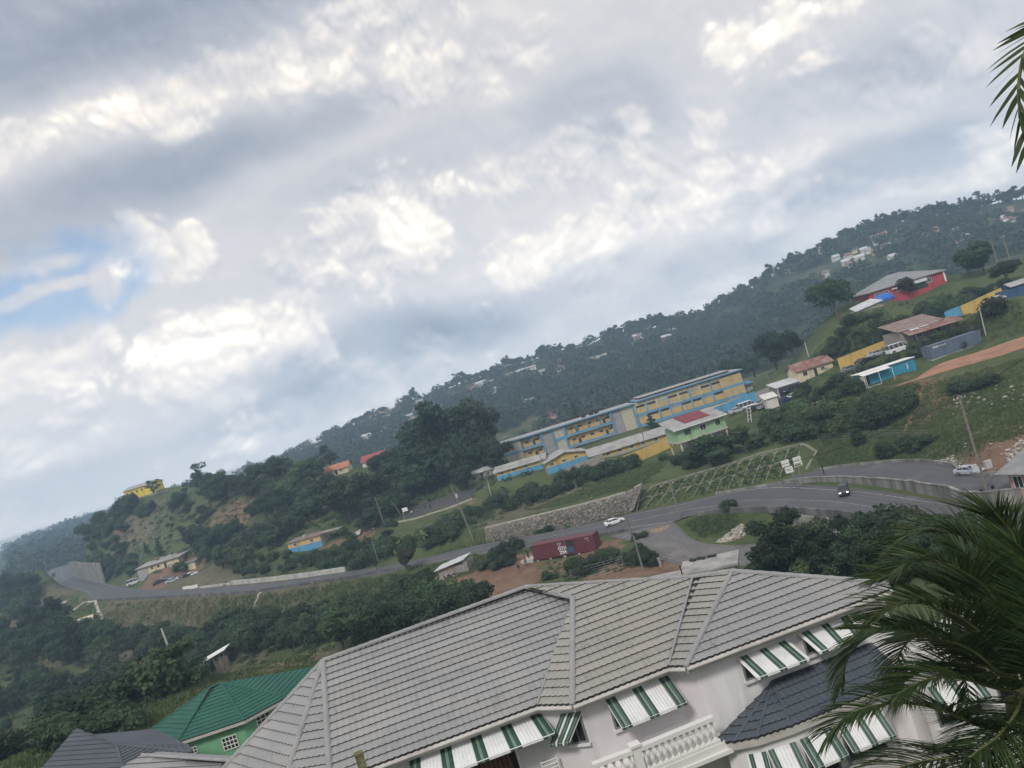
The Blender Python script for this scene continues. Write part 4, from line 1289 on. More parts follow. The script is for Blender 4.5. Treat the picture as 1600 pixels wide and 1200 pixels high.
# median wall between the carriageways
seg = []
for i in range(0, 42, 3):
    q = up_n[i].copy(); seg.append(q + Vector((-.2, -.3, 0)))
t = thing('median_wall', 'pale concrete wall that divides the upper and lower carriageways on the right', 'wall', seg[0])
run_wall(t, [p + Vector((0, 0, 0)) for p in seg], lambda k: .38 + .10 * math.sin(k * 1.3) ** 2, .3, M_CONCL if False else M_CONCW, 'wall_panel', M_CONCW, 1.8, 2.6)
# kerb along the foot of the slope, beyond the road
seg = [road_f[i] + Vector((0, .5, 0)) for i in range(len(road_f)) if 18 < road_f[i].x < 47 and road_f[i].y > 136][::5]
seg = sorted(seg, key=lambda p: p.x)
t = thing('kerb_wall', 'low grey kerb wall along the foot of the slope with the concrete arches', 'kerb', seg[0])
run_wall(t, seg, .42, .25, M_CONCW, 'kerb_stone', step=2.4, down=.6)
seg = [up_f[i] + Vector((0, .4, 0)) for i in range(3, 36, 3)]
t = thing('kerb_wall', 'low grey kerb wall along the far edge of the upper carriageway', 'kerb', seg[0])
run_wall(t, seg, .42, .25, M_CONCW, 'kerb_stone', step=2.4, down=.6)
# road barrier at the left
for (lab, pix, h) in (('long pale concrete barrier on the far side of the straight road', ((362,913),(420,908),(480,901),(540,892)), .95), ('short whitewashed barrier beside the junkyard entrance', ((286,921),(300,919),(309,917)), .7), ('low grey kerb wall between the junkyard and the long barrier', ((312,919),(336,916),(360,913)), .45)):
    seg = [PZ(x, y, -29.95) + Vector((0, .3, 0)) for x, y in pix]
    t = thing('road_barrier', lab, 'barrier', seg[0])
    run_wall(t, seg, h, .35, M_WHITE if 'white' in lab else M_CONCL if 'long' in lab else M_PARAP, 'barrier_block', step=3.5, down=.6)
# tall grey retaining wall on the far left bend
seg = [P(112, 893, 432), P(122, 898, 405), P(138, 904, 372), P(158, 909, 345), P(164, 910, 338)]
for p in seg: p.z = 10.6
t = thing('retaining_wall', 'tall pale grey retaining wall round the foot of the hill on the far left bend', 'wall', seg[0])
run_wall(t, seg, lambda k: 8.2 if k > 1 else 7.4, .8, M_CONCW, 'wall_panel', step=11, down=2)
# rubble stone wall above the road, with its pilaster end
top = [(757,826),(800,815),(850,803),(900,791),(950,778),(985,767),(1004,756)]
bot = [(760,847),(800,843),(850,834),(900,822),(950,809),(985,800),(990,796)]
dep = [168, 166, 164, 161.6, 158.2, 154.8, 152.8]
t = thing('stone_wall', 'long rough stone retaining wall rising to the right behind the maroon container', 'wall', P(*bot[0], dep[0]))
o = t.location
mb = MB()
for i in range(6):
    a, b = P(*bot[i], dep[i]), P(*bot[i + 1], dep[i + 1]); c, d = P(*top[i + 1], dep[i + 1] + .9), P(*top[i], dep[i] + .9)
    a.z -= 1.5; b.z -= 1.5
    V = [a, b, c, d] + [q + Vector((.1, 1.9, -.02)) for q in (a, b, c, d)]
    mb.add([q - o for q in V], [(0, 1, 2, 3), (3, 2, 6, 7), (5, 4, 7, 6), (0, 4, 5, 1), (1, 5, 6, 2), (4, 0, 3, 7)])
mb.build('wall_core', M_STONE, t)
def boulder_meshes(n, m, seed=1):
    out = []
    r = random.Random(seed)
    for k in range(n):
        bm = bmesh.new(); bmesh.ops.create_icosphere(bm, subdivisions=1, radius=.5)
        for v in bm.verts:
            s = r.uniform(.72, 1.18); v.co = Vector((v.co.x * s, v.co.y * s * .9, v.co.z * s * .75))
        me = bpy.data.meshes.new('stone'); bm.to_mesh(me); bm.free(); me.materials.append(m); out.append(me)
    return out
ST_W = boulder_meshes(6, M_STONE, 3); ST_P = boulder_meshes(6, M_ROCK, 5)
# separate stones of the wall face: the nearest, largest ones as parts
for i in range(300):
    s = random.random(); k = min(5, int(s * 6)); f = s * 6 - k
    g = random.random()
    lo = P(*bot[k], dep[k]).lerp(P(*bot[k + 1], dep[k + 1]), f); hi = P(*top[k], dep[k] + .9).lerp(P(*top[k + 1], dep[k + 1] + .9), f)
    q = lo.lerp(hi, g)
    ob = link('stone', ST_W[i % 6], t); ob.location = q - o + Vector((0, -.02, 0)); ob.scale = (random.uniform(.35, .7), .3, random.uniform(.25, .5)); ob.rotation_euler = (0, random.uniform(-.5, .5), 0)
vv, qq = [], []
base_v = np.array([v.co[:] for v in ST_W[0].vertices]); base_f = np.array([p.vertices[:] for p in ST_W[0].polygons])
for i in range(2600):
    s = random.random(); k = min(5, int(s * 6)); f = s * 6 - k
    lo = P(*bot[k], dep[k]).lerp(P(*bot[k + 1], dep[k + 1]), f); hi = P(*top[k], dep[k] + .9).lerp(P(*top[k + 1], dep[k + 1] + .9), f)
    q = lo.lerp(hi, random.random()) - o
    sc = np.array([random.uniform(.25, .55), .28, random.uniform(.18, .4)])
    qq.append(base_f + len(vv) * len(base_v)); vv.append(base_v * sc + np.array(q[:]))
ob = link('stone_facing', np_mesh('stone_facing', np.concatenate(vv), np.concatenate(qq), M_STONE), t); ob['kind'] = 'stuff'

# slope protection: concrete ribs with arches on the cut slope
t0 = P(985, 800, 153)
t = thing('slope_lattice', 'grid of pale concrete arches and ribs that holds the cut slope above the road', 'slope protection', t0)
o = t.location
M_RIB = mat('rib_concrete', (.27, .255, .22), .92, .2, .8, (.12, .12, .09), .5, .8, coord='World')
def slope_pt(s, g):
    """s along the slope 0..1, g up the slope 0..1"""
    B = [(988,799),(1050,785),(1110,771),(1170,757),(1240,741)]
    Tt = [(1018,760),(1080,742),(1130,728),(1190,708),(1252,694)]
    k = min(3, int(s * 4)); f = s * 4 - k
    g = g + .0
    x0, y0 = B[k][0] + (B[k + 1][0] - B[k][0]) * f, B[k][1] + (B[k + 1][1] - B[k][1]) * f
    x1, y1 = Tt[k][0] + (Tt[k + 1][0] - Tt[k][0]) * f, Tt[k][1] + (Tt[k + 1][1] - Tt[k][1]) * f
    return G(x0 + (x1 - x0) * g, y0 + (y1 - y0) * g, 110) + Vector((0, 0, .05))
NC = 13
for k in range(NC + 1):
    s = k / NC
    mb = MB(); mb.tube([slope_pt(s, g) - o for g in np.linspace(0, 1, 7)], .10, 5); mb.build('rib', M_RIB, t)
for k in range(NC):
    for g0 in (.36, .80):
        mb = MB(); pts = []
        for th in np.linspace(0, PI, 8):
            pts.append(slope_pt(min(1, (k + .5 - .5 * math.cos(th)) / NC), min(1, g0 + .16 * math.sin(th))) - o)
        mb.tube(pts, .11, 5); mb.build('arch', M_RIB, t)
mb = MB(); mb.tube([slope_pt(s, 1.0) - o for s in np.linspace(0, 1, 20)], .16, 5); mb.build('top_beam', M_RIB, t)
ee = [G(*q, 110) for q in ((1252, 694), (1262, 697), (1276, 707), (1266, 724), (1260, 735))]
mb = MB(); mb.tube([Vector((p.x, p.y, max(p.z, float(H(p.x, p.y))) + .05)) - o for p in ee], .3, 5); mb.build('end_beam', M_RIB, t)
# drains down the embankment at the left
M_DRAIN = mat('drain_concrete', (.40, .38, .34), .9, .2, 1, coord='World')
for (lab, pix, wd) in (('thin pale concrete drain running down the embankment from the corner of the road', ((149,938),(152,950),(158,962),(162,972)), .9),
                   ('pale concrete drain crossing the embankment further right, below the long barrier', ((408,926),(402,936),(396,947)), .7),
                   ('pale footpath of concrete that drops from the road corner towards the thicket', ((148,940),(120,950),(95,962),(80,967)), 1.6),
                   ('thin pale path that crosses the dry bank at the far left', ((108,938),(80,945),(55,951)), 1.0)):
    g_ = [G(*q) for q in pix]; g_ = [q for q in g_ if q]
    t = thing('concrete_drain', lab, 'drain', g_[0])
    pts = resample(g_, 10); mb = MB()
    for i in range(9):
        p, q = pts[i], pts[i + 1]
        d = (q - p); d.z = 0
        n = Vector((0, 1, 0)).cross(Vector((0, 0, 1))) if d.length < .01 else Vector((-d.y, d.x, 0)).normalized()
        zz = [float(H(*(c + n * s * wd / 2).xy)) + .14 for c, s in ((p, -1), (q, -1), (q, 1), (p, 1))]
        V = [Vector(((c + n * s * wd / 2).x, (c + n * s * wd / 2).y, z)) - t.location for (c, s), z in zip(((p, -1), (q, -1), (q, 1), (p, 1)), zz)]
        mb.add(V + [v - Vector((0, 0, .6)) for v in V], [(0, 1, 2, 3), (7, 6, 5, 4), (0, 4, 5, 1), (1, 5, 6, 2), (2, 6, 7, 3), (3, 7, 4, 0)])
    mb.build('drain_slab', M_DRAIN, t)
# foot-worn path on the green slope at the right
g_ = [G(*q) for q in ((1436,614),(1440,628),(1428,645),(1420,660),(1416,674))]
pts = resample(g_, 24); mb = MB()
V, Q = [], []
for i, p in enumerate(pts):
    d = (pts[min(i + 1, 23)] - pts[max(i - 1, 0)]); n = Vector((-d.y, d.x, 0)).normalized()
    for s in (-.4, .4):
        c = p + n * s * (1 + .4 * math.sin(i * 1.7)); V.append((c.x, c.y, float(H(c.x, c.y)) + .07))
for i in range(23): Q.append((2 * i, 2 * i + 1, 2 * i + 3, 2 * i + 2))
ob = link('footpath', np_mesh('footpath', V, Q, M_CLAY)); ob['kind'] = 'structure'

# ================================================================== BUILDINGS
COLS = {}
def paint(name, col, **k):
    kw = dict(rough=.8, var=.08, vscale=.7, dirt=tuple(c * .45 for c in col), dirt_amt=.28, dscale=.5, streak=True)
    kw.update(k)
    return mat(name, col, **kw)
P_YEL = paint('paint_ochre', (.56, .38, .17)); P_YELB = paint('paint_yellow', (.54, .37, .11)); P_BLUE = paint('paint_sky_blue', (.10, .31, .50))
P_CREAM = paint('paint_cream', (.60, .52, .36)); P_GREEN = paint('paint_mint', (.30, .46, .27)); P_GREENH = paint('paint_house_green', (.18, .42, .24))
P_RED = paint('paint_red', (.36, .055, .06)); P_PEACH = paint('paint_peach', (.50, .31, .24)); P_BRICK = paint('breeze_block', (.30, .26, .23), var=.3, vscale=3)
P_GREY = paint('render_grey', (.34, .33, .32)); P_NAVY = paint('paint_navy', (.05, .085, .16)); P_BRIGHT = paint('paint_bright_yellow', (.72, .55, .03))
P_PALE = paint('paint_pale', (.62, .60, .57))
R_ZINC = mat('roof_zinc', (.36, .35, .34), .55, .12, 1.0, (.19, .165, .15), .45, .5, metal=.0)
R_ZINCL = mat('roof_zinc_light', (.52, .53, .54), .5, .1, 1.0, (.3, .28, .26), .35, .6)
R_RUST = mat('roof_rust', (.20, .095, .075), .8, .3, .8, (.33, .25, .21), .45, .45)
R_BROWN = mat('roof_brown', (.235, .185, .17), .8, .25, .8, (.20, .11, .09), .5, .5)
R_RED = mat('roof_red', (.30, .07, .065), .7, .2, .8, (.18, .09, .08), .3, .6)
R_MAROON = mat('roof_maroon', (.19, .035, .045), .7, .2, .8)
R_ORANGE = mat('roof_orange', (.42, .17, .09), .7, .2, .8, (.25, .15, .12), .3, .6)
R_DGREY = mat('roof_dark_grey', (.23, .235, .24), .7, .15, .8, (.15, .14, .14), .3, .6)

def win(t, x, z, w_, h, y=0.0, axis='x', frame=M_WHITEM, pane=M_GLASS, bars=1, depth=.07, name='window'):
    """window on the front (axis x, at y) or on a side wall (axis y, at x=y argument)"""
    mb = MB(); f = .08
    def bar(a0, a1, z0, z1, d=depth):
        if axis == 'x': mb.bb(a0, a1, y - d, y + .02, z0, z1)
        else: mb.bb(y - .02, y + d, a0, a1, z0, z1)
    bar(x, x + w_, z, z + f); bar(x, x + w_, z + h - f, z + h); bar(x, x + f, z + f, z + h - f); bar(x + w_ - f, x + w_, z + f, z + h - f)
    for i in range(1, bars + 1): bar(x + w_ * i / (bars + 1) - .03, x + w_ * i / (bars + 1) + .03, z + f, z + h - f, depth * .7)
    fr = mb.build(name, frame, t)
    mb = MB()
    if axis == 'x': mb.bb(x + f, x + w_ - f, y - .02, y + .015, z + f, z + h - f)
    else: mb.bb(y - .015, y + .02, x + f, x + w_ - f, z + f, z + h - f)
    mb.build('pane', pane, fr)
    return fr
def shell(t, L, D, h, m, down=2.0, x0=0.0, y0=0.0, name='wall'):
    return MB().bb(x0, x0 + L, y0, y0 + D, -down, h).build(name, m, t)
def gable(t, L, D, h, rise, m, ov=.4, x0=0, y0=0, gm=None, th=.1, ax='x', name='roof'):
    """two roof sheets; ridge along x (or y) and the gable triangles"""
    if ax == 'x':
        A = [(x0 - ov, y0 - ov, h - rise * ov / (D / 2)), (x0 + L + ov, y0 - ov, h - rise * ov / (D / 2)), (x0 + L + ov, y0 + D / 2, h + rise), (x0 - ov, y0 + D / 2, h + rise)]
        B = [(x, 2 * (y0 + D / 2) - y, z) for x, y, z in A][::-1]
        tri = [[(x0 + e, y0, h), (x0 + e, y0 + D, h), (x0 + e, y0 + D / 2, h + rise - .03)] for e in (.0, L)]
    else:
        A = [(x0 - ov, y0 - ov, h - rise * ov / (L / 2)), (x0 + L / 2, y0 - ov, h + rise), (x0 + L / 2, y0 + D + ov, h + rise), (x0 - ov, y0 + D + ov, h - rise * ov / (L / 2))]
        B = [(2 * (x0 + L / 2) - x, y, z) for x, y, z in A][::-1]
        tri = [[(x0, y0 + e, h), (x0 + L, y0 + e, h), (x0 + L / 2, y0 + e, h + rise - .03)] for e in (.0, D)]
    for q in (A, B): MB().slab([Vector(p) + Vector((0, 0, .04)) for p in q], th).build(name, m, t)
    for q in tri: MB().add(q, [(0, 1, 2)]).build('gable', gm, t)
def hip(t, L, D, h, rise, m, ov=.5, x0=0, y0=0, inset_=None, name='roof_slope'):
    i = inset_ if inset_ is not None else D / 2
    a, b, c, d = Vector((x0 - ov, y0 - ov, h)), Vector((x0 + L + ov, y0 - ov, h)), Vector((x0 + L + ov, y0 + D + ov, h)), Vector((x0 - ov, y0 + D + ov, h))
    e, f = Vector((x0 + i, y0 + D / 2, h + rise)), Vector((x0 + L - i, y0 + D / 2, h + rise))
    for q in ([a, b, f, e], [b, c, f], [c, d, e, f], [d, a, e]): MB().slab(q, .12).build(name, m, t)
    MB().slab([a + Vector((.1, .1, -.13)), b + Vector((-.1, .1, -.13)), c + Vector((-.1, -.1, -.13)), d + Vector((.1, -.1, -.13))], .05).build('eaves', M_WHITE, t)
def flat(t, L, D, h, m, ov=.35, th=.22, x0=0, y0=0, name='roof_slab'):
    return MB().bb(x0 - ov, x0 + L + ov, y0 - ov, y0 + D + ov, h, h + th).build(name, m, t)
def pent(t, L, D, h0, h1, m, ov=.35, x0=0, y0=0, th=.08, name='roof'):
    """single slope: h0 at front, h1 at back"""
    g = (h1 - h0) / D
    return MB().slab([(x0 - ov, y0 - ov, h0 - g * ov), (x0 + L + ov, y0 - ov, h0 - g * ov), (x0 + L + ov, y0 + D + ov, h1 + g * ov), (x0 - ov, y0 + D + ov, h1 + g * ov)], th).build(name, m, t)

# ---- school
a = P(795, 724, 266); b = P(1166, 612, 268)
zs = EYE - 25.9
t, L = base_thing('school_building', 'long two storey ochre and sky blue school block with open corridors on the hillside', 'school', (a.x, a.y, zs), (b.x, b.y, zs))
S = L / 82.0
Htop = 8.1
shell(t, L, 9, Htop - .5, P_CREAM, 2, 0, 2.2)           # rear wall of the corridors
P_SCH = paint('paint_school_ochre', (.50, .385, .20)); P_SCHB = paint('paint_school_blue', (.12, .31, .50)); P_PANEL = paint('panel_grey', (.30, .29, .30)); P_BRZ = paint('panel_breeze', (.47, .43, .34), var=.25, vscale=3)
def sbb(x0, x1, y0, y1, z0, z1, m, name): return MB().bb(x0 * S, x1 * S, y0, y1, z0, z1).build(name, m, t)
for (x0, x1) in ((0, 5.5), (75, 82)): 
    sbb(x0, x1, .02, 2.2, -2, Htop - .6, P_SCH if x0 else P_BRZ, 'end_wall')
    sbb(x0 + .01, x1 - .01, -.04, .02, 3.4, 4.2, P_SCHB, 'blue_band')
    sbb(x0 + .01, x1 - .01, -.04, .02, -.2, .6, P_SCHB, 'blue_band')
for (x0, x1, m) in ((13, 16.5, P_PANEL), (37, 40.2, P_PANEL), (40.25, 44.2, P_BRZ), (16.9, 20.3, P_BRZ)):
    sbb(x0, x1, .3, 2.2, -2, Htop - .6, m, 'stair_panel')
for x in (16.6, 20.4, 44.4, 12.7, 36.7): sbb(x - .25, x + .25, -.1, 2.2, -2, Htop - .2, P_SCHB, 'column')
sbb(16.9, 20.3, .2, .3, 3.3, 4.3, P_SCHB, 'blue_band')
# roof in two lengths
sbb(-.8, 45, -.7, 11.8, Htop - .42, Htop - .1, P_SCHB, 'roof_slab'); sbb(-.5, 44.7, -.45, 11.5, Htop - .099, Htop - .04, R_ZINC, 'roof_covering'); sbb(46.3, 82.5, -.45, 11.5, Htop + .351, Htop + .40, R_ZINC, 'roof_covering'); sbb(46, 82.8, -.7, 11.8, Htop - .05, Htop + .35, P_SCHB, 'roof_slab')
sbb(47, 79, 1.0, 11, Htop + .9, Htop + 1.05, R_ZINC, 'roof_sheet'); sbb(47.5, 78.5, 1.2, 10.8, Htop + .401, Htop + .9, M_DARK, 'roof_curb')
# corridors: dark recess, yellow room wall with doors and louvres, blue parapets
for (x0, x1) in ((5.5, 12.4), (20.7, 36.4)):
    for z0 in (0, 3.75):
        sbb(x0, x1, .02, .16, z0 + .0, z0 + .72, P_SCHB, 'parapet')
        sbb(x0, x1, .0, 2.2, z0 - .2, z0 - .005, M_CONC, 'floor_slab')
        sbb(x0, x1, 1.12, 1.2, z0 + .1, z0 + 3.2, P_YEL, 'room_wall')
        n = int((x1 - x0) / 3.1)
        for k in range(n):
            xx = x0 + .5 + k * (x1 - x0) / n
            if k % 3 == 1: sbb(xx, xx + .9, 1.05, 1.12, z0 + .1, z0 + 2.2, M_DARK, 'door')
            sbb(xx + 1.1, xx + 2.4, 1.06, 1.12, z0 + 1.9, z0 + 2.5, M_GLASS, 'window')
    for k in range(int((x1 - x0) / 3.9) + 1):
        sbb(x0 + k * 3.9, x0 + k * 3.9 + .28, -.02, .26, 3.6 + .96, Htop - .6, P_SCHB, 'column')
# right half: bays of ochre panels between pale columns, blue bands, louvres
sbb(44.6, 75, .25, 2.19, -2, Htop - .3, P_CREAM, 'front_wall')
sbb(44.6, 75, .0, .25, 3.3, 4.0, P_SCHB, 'blue_band'); sbb(44.6, 75, .0, .25, -.4, .5, P_SCHB, 'blue_band')
for k in range(8):
    xx = 45.2 + k * 3.72
    sbb(xx - .2, xx + .2, -.05, .25, 4.01, Htop - .3, P_SCHB if k % 2 else P_CREAM, 'column'); sbb(xx - .2, xx + .2, -.05, .25, .51, 3.29, P_SCHB, 'column')
    for z0 in (.6, 4.1):
        sbb(xx + .4, xx + 3.3, .12, .25, z0, z0 + 1.9, P_YEL if z0 < 1 else P_SCH, 'bay_panel')
        fr = sbb(xx + .4, xx + 3.3, .10, .25, z0 + 1.95, z0 + 2.65, M_DARK if (k + int(z0)) % 3 else P_GREY, 'louvre')
sbb(82, 86, 3, 10, 2.6, 3.2, P_SCHB, 'side_canopy'); sbb(82, 85.8, 4, 10, -2, 2.6, P_GREY, 'side_wing')
for xx in (28.5, 31.2, 33):   # water tanks on the roof
    q = MB().lathe((xx * S, 5, Htop - .1), [(.7, 0), (.75, .3), (.75, 1.3), (.5, 1.6), (.15, 1.65)], 12).build('water_tank', M_BLACK, t, True)

# ---- canteen range in front of the school: low gabled halls, yellow over blue
def canteen(lab, pa, Ya, pb, Yb, h, D, rise, gab, lower, ax='x'):
    a = P(*pa, Ya); b = P(*pb, Yb); z = min(a.z, b.z)
    t, L = base_thing('canteen_hall', lab, 'hall', (a.x, a.y, z), (b.x, b.y, z), 'low halls in front of the school')
    shell(t, L, D, h, P_YELB); MB().bb(-.04, L + .04, -.05, .0, -1, h * .45).build('blue_band', lower, t)
    for k in range(max(1, int(L / 3.5))): win(t, 1 + k * 3.4, h * .52, 1.2, h * .32, -.001, pane=M_DARK)
    gable(t, L, D, h, rise, R_ZINC, .7, 0, 0, P_YELB, ax=ax)
    return t, L
canteen('leftmost ochre hall below the school, grey roof and turquoise base', (778,750), 219, (853,729), 217, 2.3, 8, 1.0, P_YELB, P_BLUE)
canteen('gable fronted ochre hall with turquoise base below the school', (856,738), 211, (918,715), 212, 2.5, 10, 1.3, P_YELB, P_BLUE, 'y')
canteen('long ochre hall with grey base just left of the mint green house', (908,733), 222, (1052,684), 222, 2.7, 10, 1.5, P_YELB, P_GREY)
def simple_wall(lab, pa, Ya, pb, Yb, h, m, th=.25, cat='wall', step=4.0, name='boundary_wall', z0=None):
    a = P(*pa, Ya); b = P(*pb, Yb)
    t = thing(name, lab, cat, a)
    run_wall(t, [a, b], h, th, m, 'wall_panel', None, 2.0, step)
    return t
simple_wall('yellow painted boundary wall left of the mint green house, below the school hall', (972,728), 205, (1052,696), 205, 2.2, P_YELB)
simple_wall('dark mossy boundary wall between the turquoise hall and the grassy bank', (880,748), 203, (945,722), 204, 2.2, P_BRICK)
simple_wall('bright blue boundary wall right of the mint green house', (1112,655), 205, (1183,626), 205, 2.5, P_BLUE)
simple_wall('weathered grey zinc fence running up behind the scrap yard', (1184,628), 205, (1250,600), 203, 2.4, R_ZINC)
simple_wall('bright yellow wall running uphill between the rusty roofed house and the brown house', (1312,574), 190, (1412,535), 186, 2.1, P_YELB)
simple_wall('yellow wall at the upper right, beside the blue container', (1503,488), 182, (1567,459), 180, 1.45, P_YELB)
simple_wall('turquoise wall between the brown house and the yellow wall', (1478,498), 183, (1502,488), 182, 1.5, P_BLUE)

# ---- mint green house on stilts
a = P(1066, 708, 180); b = P(1138, 675, 182); z = P(1066, 690, 180).z
t, L = base_thing('stilt_house', 'small mint green house on concrete stilts with a grey and maroon roof', 'house', (a.x, a.y, z), (b.x, b.y, z))
MB().bb(0, L, 0, 7, 0, 3.0).build('wall', P_GREEN, t); MB().bb(-.3, L + .2, -.3, 7.2, -.3, -.005).build('floor_slab', M_CONCL, t)
for x in (.3, L * .33, L * .66, L - .3):
    for y in (.1, 6.8): MB().bb(x - .16, x + .16, y - .16, y + .16, -5, -.31).build('stilt', P_CREAM, t)
win(t, L * .15, 1.0, 1.6, 1.3, -.001, bars=2, frame=P_GREEN); win(t, L * .48, 1.0, 1.5, 1.3, -.001, bars=1); win(t, L * .8, 1.0, 1.2, 1.3, -.001, frame=P_GREEN)
MB().slab([(-.9, -.9, 2.95), (L + .6, -.9, 2.95), (L + .6, 7.6, 4.7), (-.9, 7.6, 4.7)], .12).build('roof', R_ZINC, t)
MB().slab([(L * .26, 1.6, 3.60), (L * .80, 1.6, 3.60), (L * .80, 7.7, 4.86), (L * .26, 7.7, 4.86)], .08).build('roof_patch', R_MAROON, t)
MB().bb(-.9, L + .6, -.95, -.87, 2.72, 2.96).build('fascia', M_WHITE, t)
MB().bb(2.5, L - .4, 3, 6.6, -3, -.31).build('undercroft_wall', M_CONCL, t)

# ---- cabin, ochre over sky blue, beside the road
a = P(452.5, 862, 231); b = P(503, 850, 228); z = min(a.z, b.z) - .1
t, L = base_thing('roadside_cabin', 'little flat roofed cabin painted ochre above and sky blue below, above the road', 'cabin', (a.x, a.y, z), (b.x, b.y, z))
shell(t, L, 5, 2.75, P_CREAM if False else P_YEL); MB().bb(-.03, L + .03, -.05, 0, -1.5, 1.15).build('blue_base', P_BLUE, t); MB().bb(L, L + .05, 0, 5, -1.5, 2.7).build('pale_side', P_PALE, t)
win(t, 1.9, 1.35, 1.1, 1.05, -.001); win(t, L - 3.4, 1.35, 1.1, 1.05, -.001)
pent(t, L, 5, 2.8, 3.1, R_BROWN, .4); MB().slab([(L + .4, .2, 3.0), (L + 6.0, 1.0, 2.95), (L + 6.0, 3.5, 3.05), (L + .4, 4, 3.1)], .07).build('porch_roof', R_ZINC, t)
for x in (L + 2.5, L + 5.6): MB().tube([(x, 1.2, -1.5), (x, 1.2, 2.95)], .06, 5).build('porch_post', M_POLE, t)
MB().cyl((L * .45, 2, 3.4), .5, .6, 10).build('roof_tank', M_CONCL, t)

# ---- junkyard cottages
a = P(232, 895, 287); b = P(281, 882, 284); z = min(a.z, b.z)
t, L = base_thing('roadside_cottage', 'run down cream cottage with a long crooked flat roof at the back of the junkyard', 'cottage', (a.x, a.y, z), (b.x, b.y, z))
shell(t, L, 6, 2.8, P_CREAM); win(t, 1.5, 1.0, 1.0, 1.0, -.001, frame=P_BRICK, pane=M_DARK); win(t, 4.2, 1.0, 1.0, 1.0, -.001, frame=P_BRICK, pane=M_DARK); MB().bb(7.2, 8.1, -.03, 0, 0, 2.1).build('door', M_DARK, t)
MB().bb(-4.2, -.01, -.2, 6, -2, 2.6).build('side_room', P_GREY, t)
MB().slab([(-4.8, -.8, 2.55), (L + 1.5, -.8, 3.0), (L + 1.5, 6.5, 3.7), (-4.8, 6.5, 3.3)], .2).build('roof', R_ZINC, t)
for k in range(7): MB().box((random.uniform(1, L), random.uniform(1, 5), 3.55 + random.uniform(0, .1)), (random.uniform(.5, 1.6), random.uniform(.5, 1), .5), random.random()).build('roof_scrap', random.choice([M_CONCL, R_RUST, M_WHITE]), t)
a = P(290, 895, 283); b = P(307, 889, 281); z = min(a.z, b.z)
t, L = base_thing('roadside_cottage', 'half ruined cream hut with a dark doorway beside the heap of scrap cars', 'hut', (a.x, a.y, z), (b.x, b.y, z))
shell(t, L, 5, 3.2, P_CREAM); MB().bb(.4, 1.5, -.05, 0, 1.2, 2.6).build('window_hole', M_DARK, t); MB().bb(-1.3, .0, .1, 3, -1, 1.9).build('fallen_panel', M_WHITE, t)
MB().slab([(-.9, -.5, 3.2), (L + .6, -.5, 3.4), (L + .6, 5.4, 3.9), (-.9, 5.4, 3.7)], .14).build('roof', R_DGREY, t)
a = P(311, 916, 268); b = P(322, 908, 268)
t = thing('ruined_wall', 'broken pale wall end with a brown gate beside the junkyard', 'wall', (a.x, a.y, a.z))
MB().prism([(0, 0), (2.2, .3), (2.2, .8), (0, .5)], -1, 4.2).build('wall_stub', M_CONCL, t); MB().prism([(2.21, .3), (4.2, .5), (4.2, .8), (2.21, .7)], -1, 2.6).build('gate_leaf', R_RUST, t); MB().prism([(-.5, 0), (-.01, 0), (-.01, .5), (-.5, .5)], -1, 2.2).build('gate_post', M_WHITE, t)

# ---- bright yellow house on the hilltop
a = P(197, 783, 386); b = P(238, 770, 382); z = min(a.z, b.z)
t, L = base_thing('hilltop_house', 'bright yellow house with a pale roof on the left hilltop', 'house', (a.x, a.y, z), (b.x, b.y, z))
shell(t, L, 9, 4.6, P_BRIGHT); 
for k in range(4): win(t, 1.2 + k * 2.9, 2.3, 1.2, 1.3, -.001, frame=P_CREAM)
gable(t, L, 9, 4.7, 1.3, R_ZINC, .6, gm=P_BRIGHT)
MB().bb(-2, L + 10, -1.6, -1.2, -3, .0).build('terrace_wall', P_GREY, t)
# ---- houses on the crest of the left hill
for (lab, pa, pb, Y, h, D, rise, wm, rm, ax) in (
    ('house with a bright red roof on the crest left of the big dark trees', (567,729), (603,722), 296, 2.4, 9, 2.0, P_PALE, R_RED, 'x'),
    ('small house with an orange roof half hidden by trees on the left crest', (508,746), (545,736), 300, 2.0, 8, 1.8, P_CREAM, R_ORANGE, 'x'),
    ('white house with a pale zinc gable roof just left of the big dark trees', (621,720), (648,711), 290, 2.9, 10, 2.2, P_PALE, R_ZINCL, 'y'),
    ('navy blue shed with a white roof at the foot of the big dark trees', (716,748), (741,739), 243, 4.0, 5, .4, P_NAVY, M_WHITE, 'x'),
    ('long low shed with a pale zinc roof at the left end of the school halls', (733,756), (776,741), 236, 2.4, 7, .9, P_BRICK, R_ZINCL, 'x'),
    ('cottage with a long rusty red roof beside the yellow wall', (1249,596), (1302,572), 197, 2.6, 7, 1.6, P_CREAM, R_RUST, 'x')):
    a = P(*pa, Y); b = P(*pb, Y); z = min(a.z, b.z)
    t, L = base_thing('hillside_cottage', lab, 'house', (a.x, a.y, z), (b.x, b.y, z))
    shell(t, L, D, h, wm); gable(t, L, D, h, rise, rm, .5, gm=wm, ax=ax)
    n = max(1, int(L / 3.2))
    for k in range(n): win(t, L * (k + .3) / n, h * .35, min(1.1, L * .2), h * .4, -.001, frame=M_WHITE if k % 2 else P_BRICK)
    MB().bb(L * .5 - .4, L * .5 + .4, -.03, 0, 0, min(2.0, h * .85)).build('door', M_DARK, t)

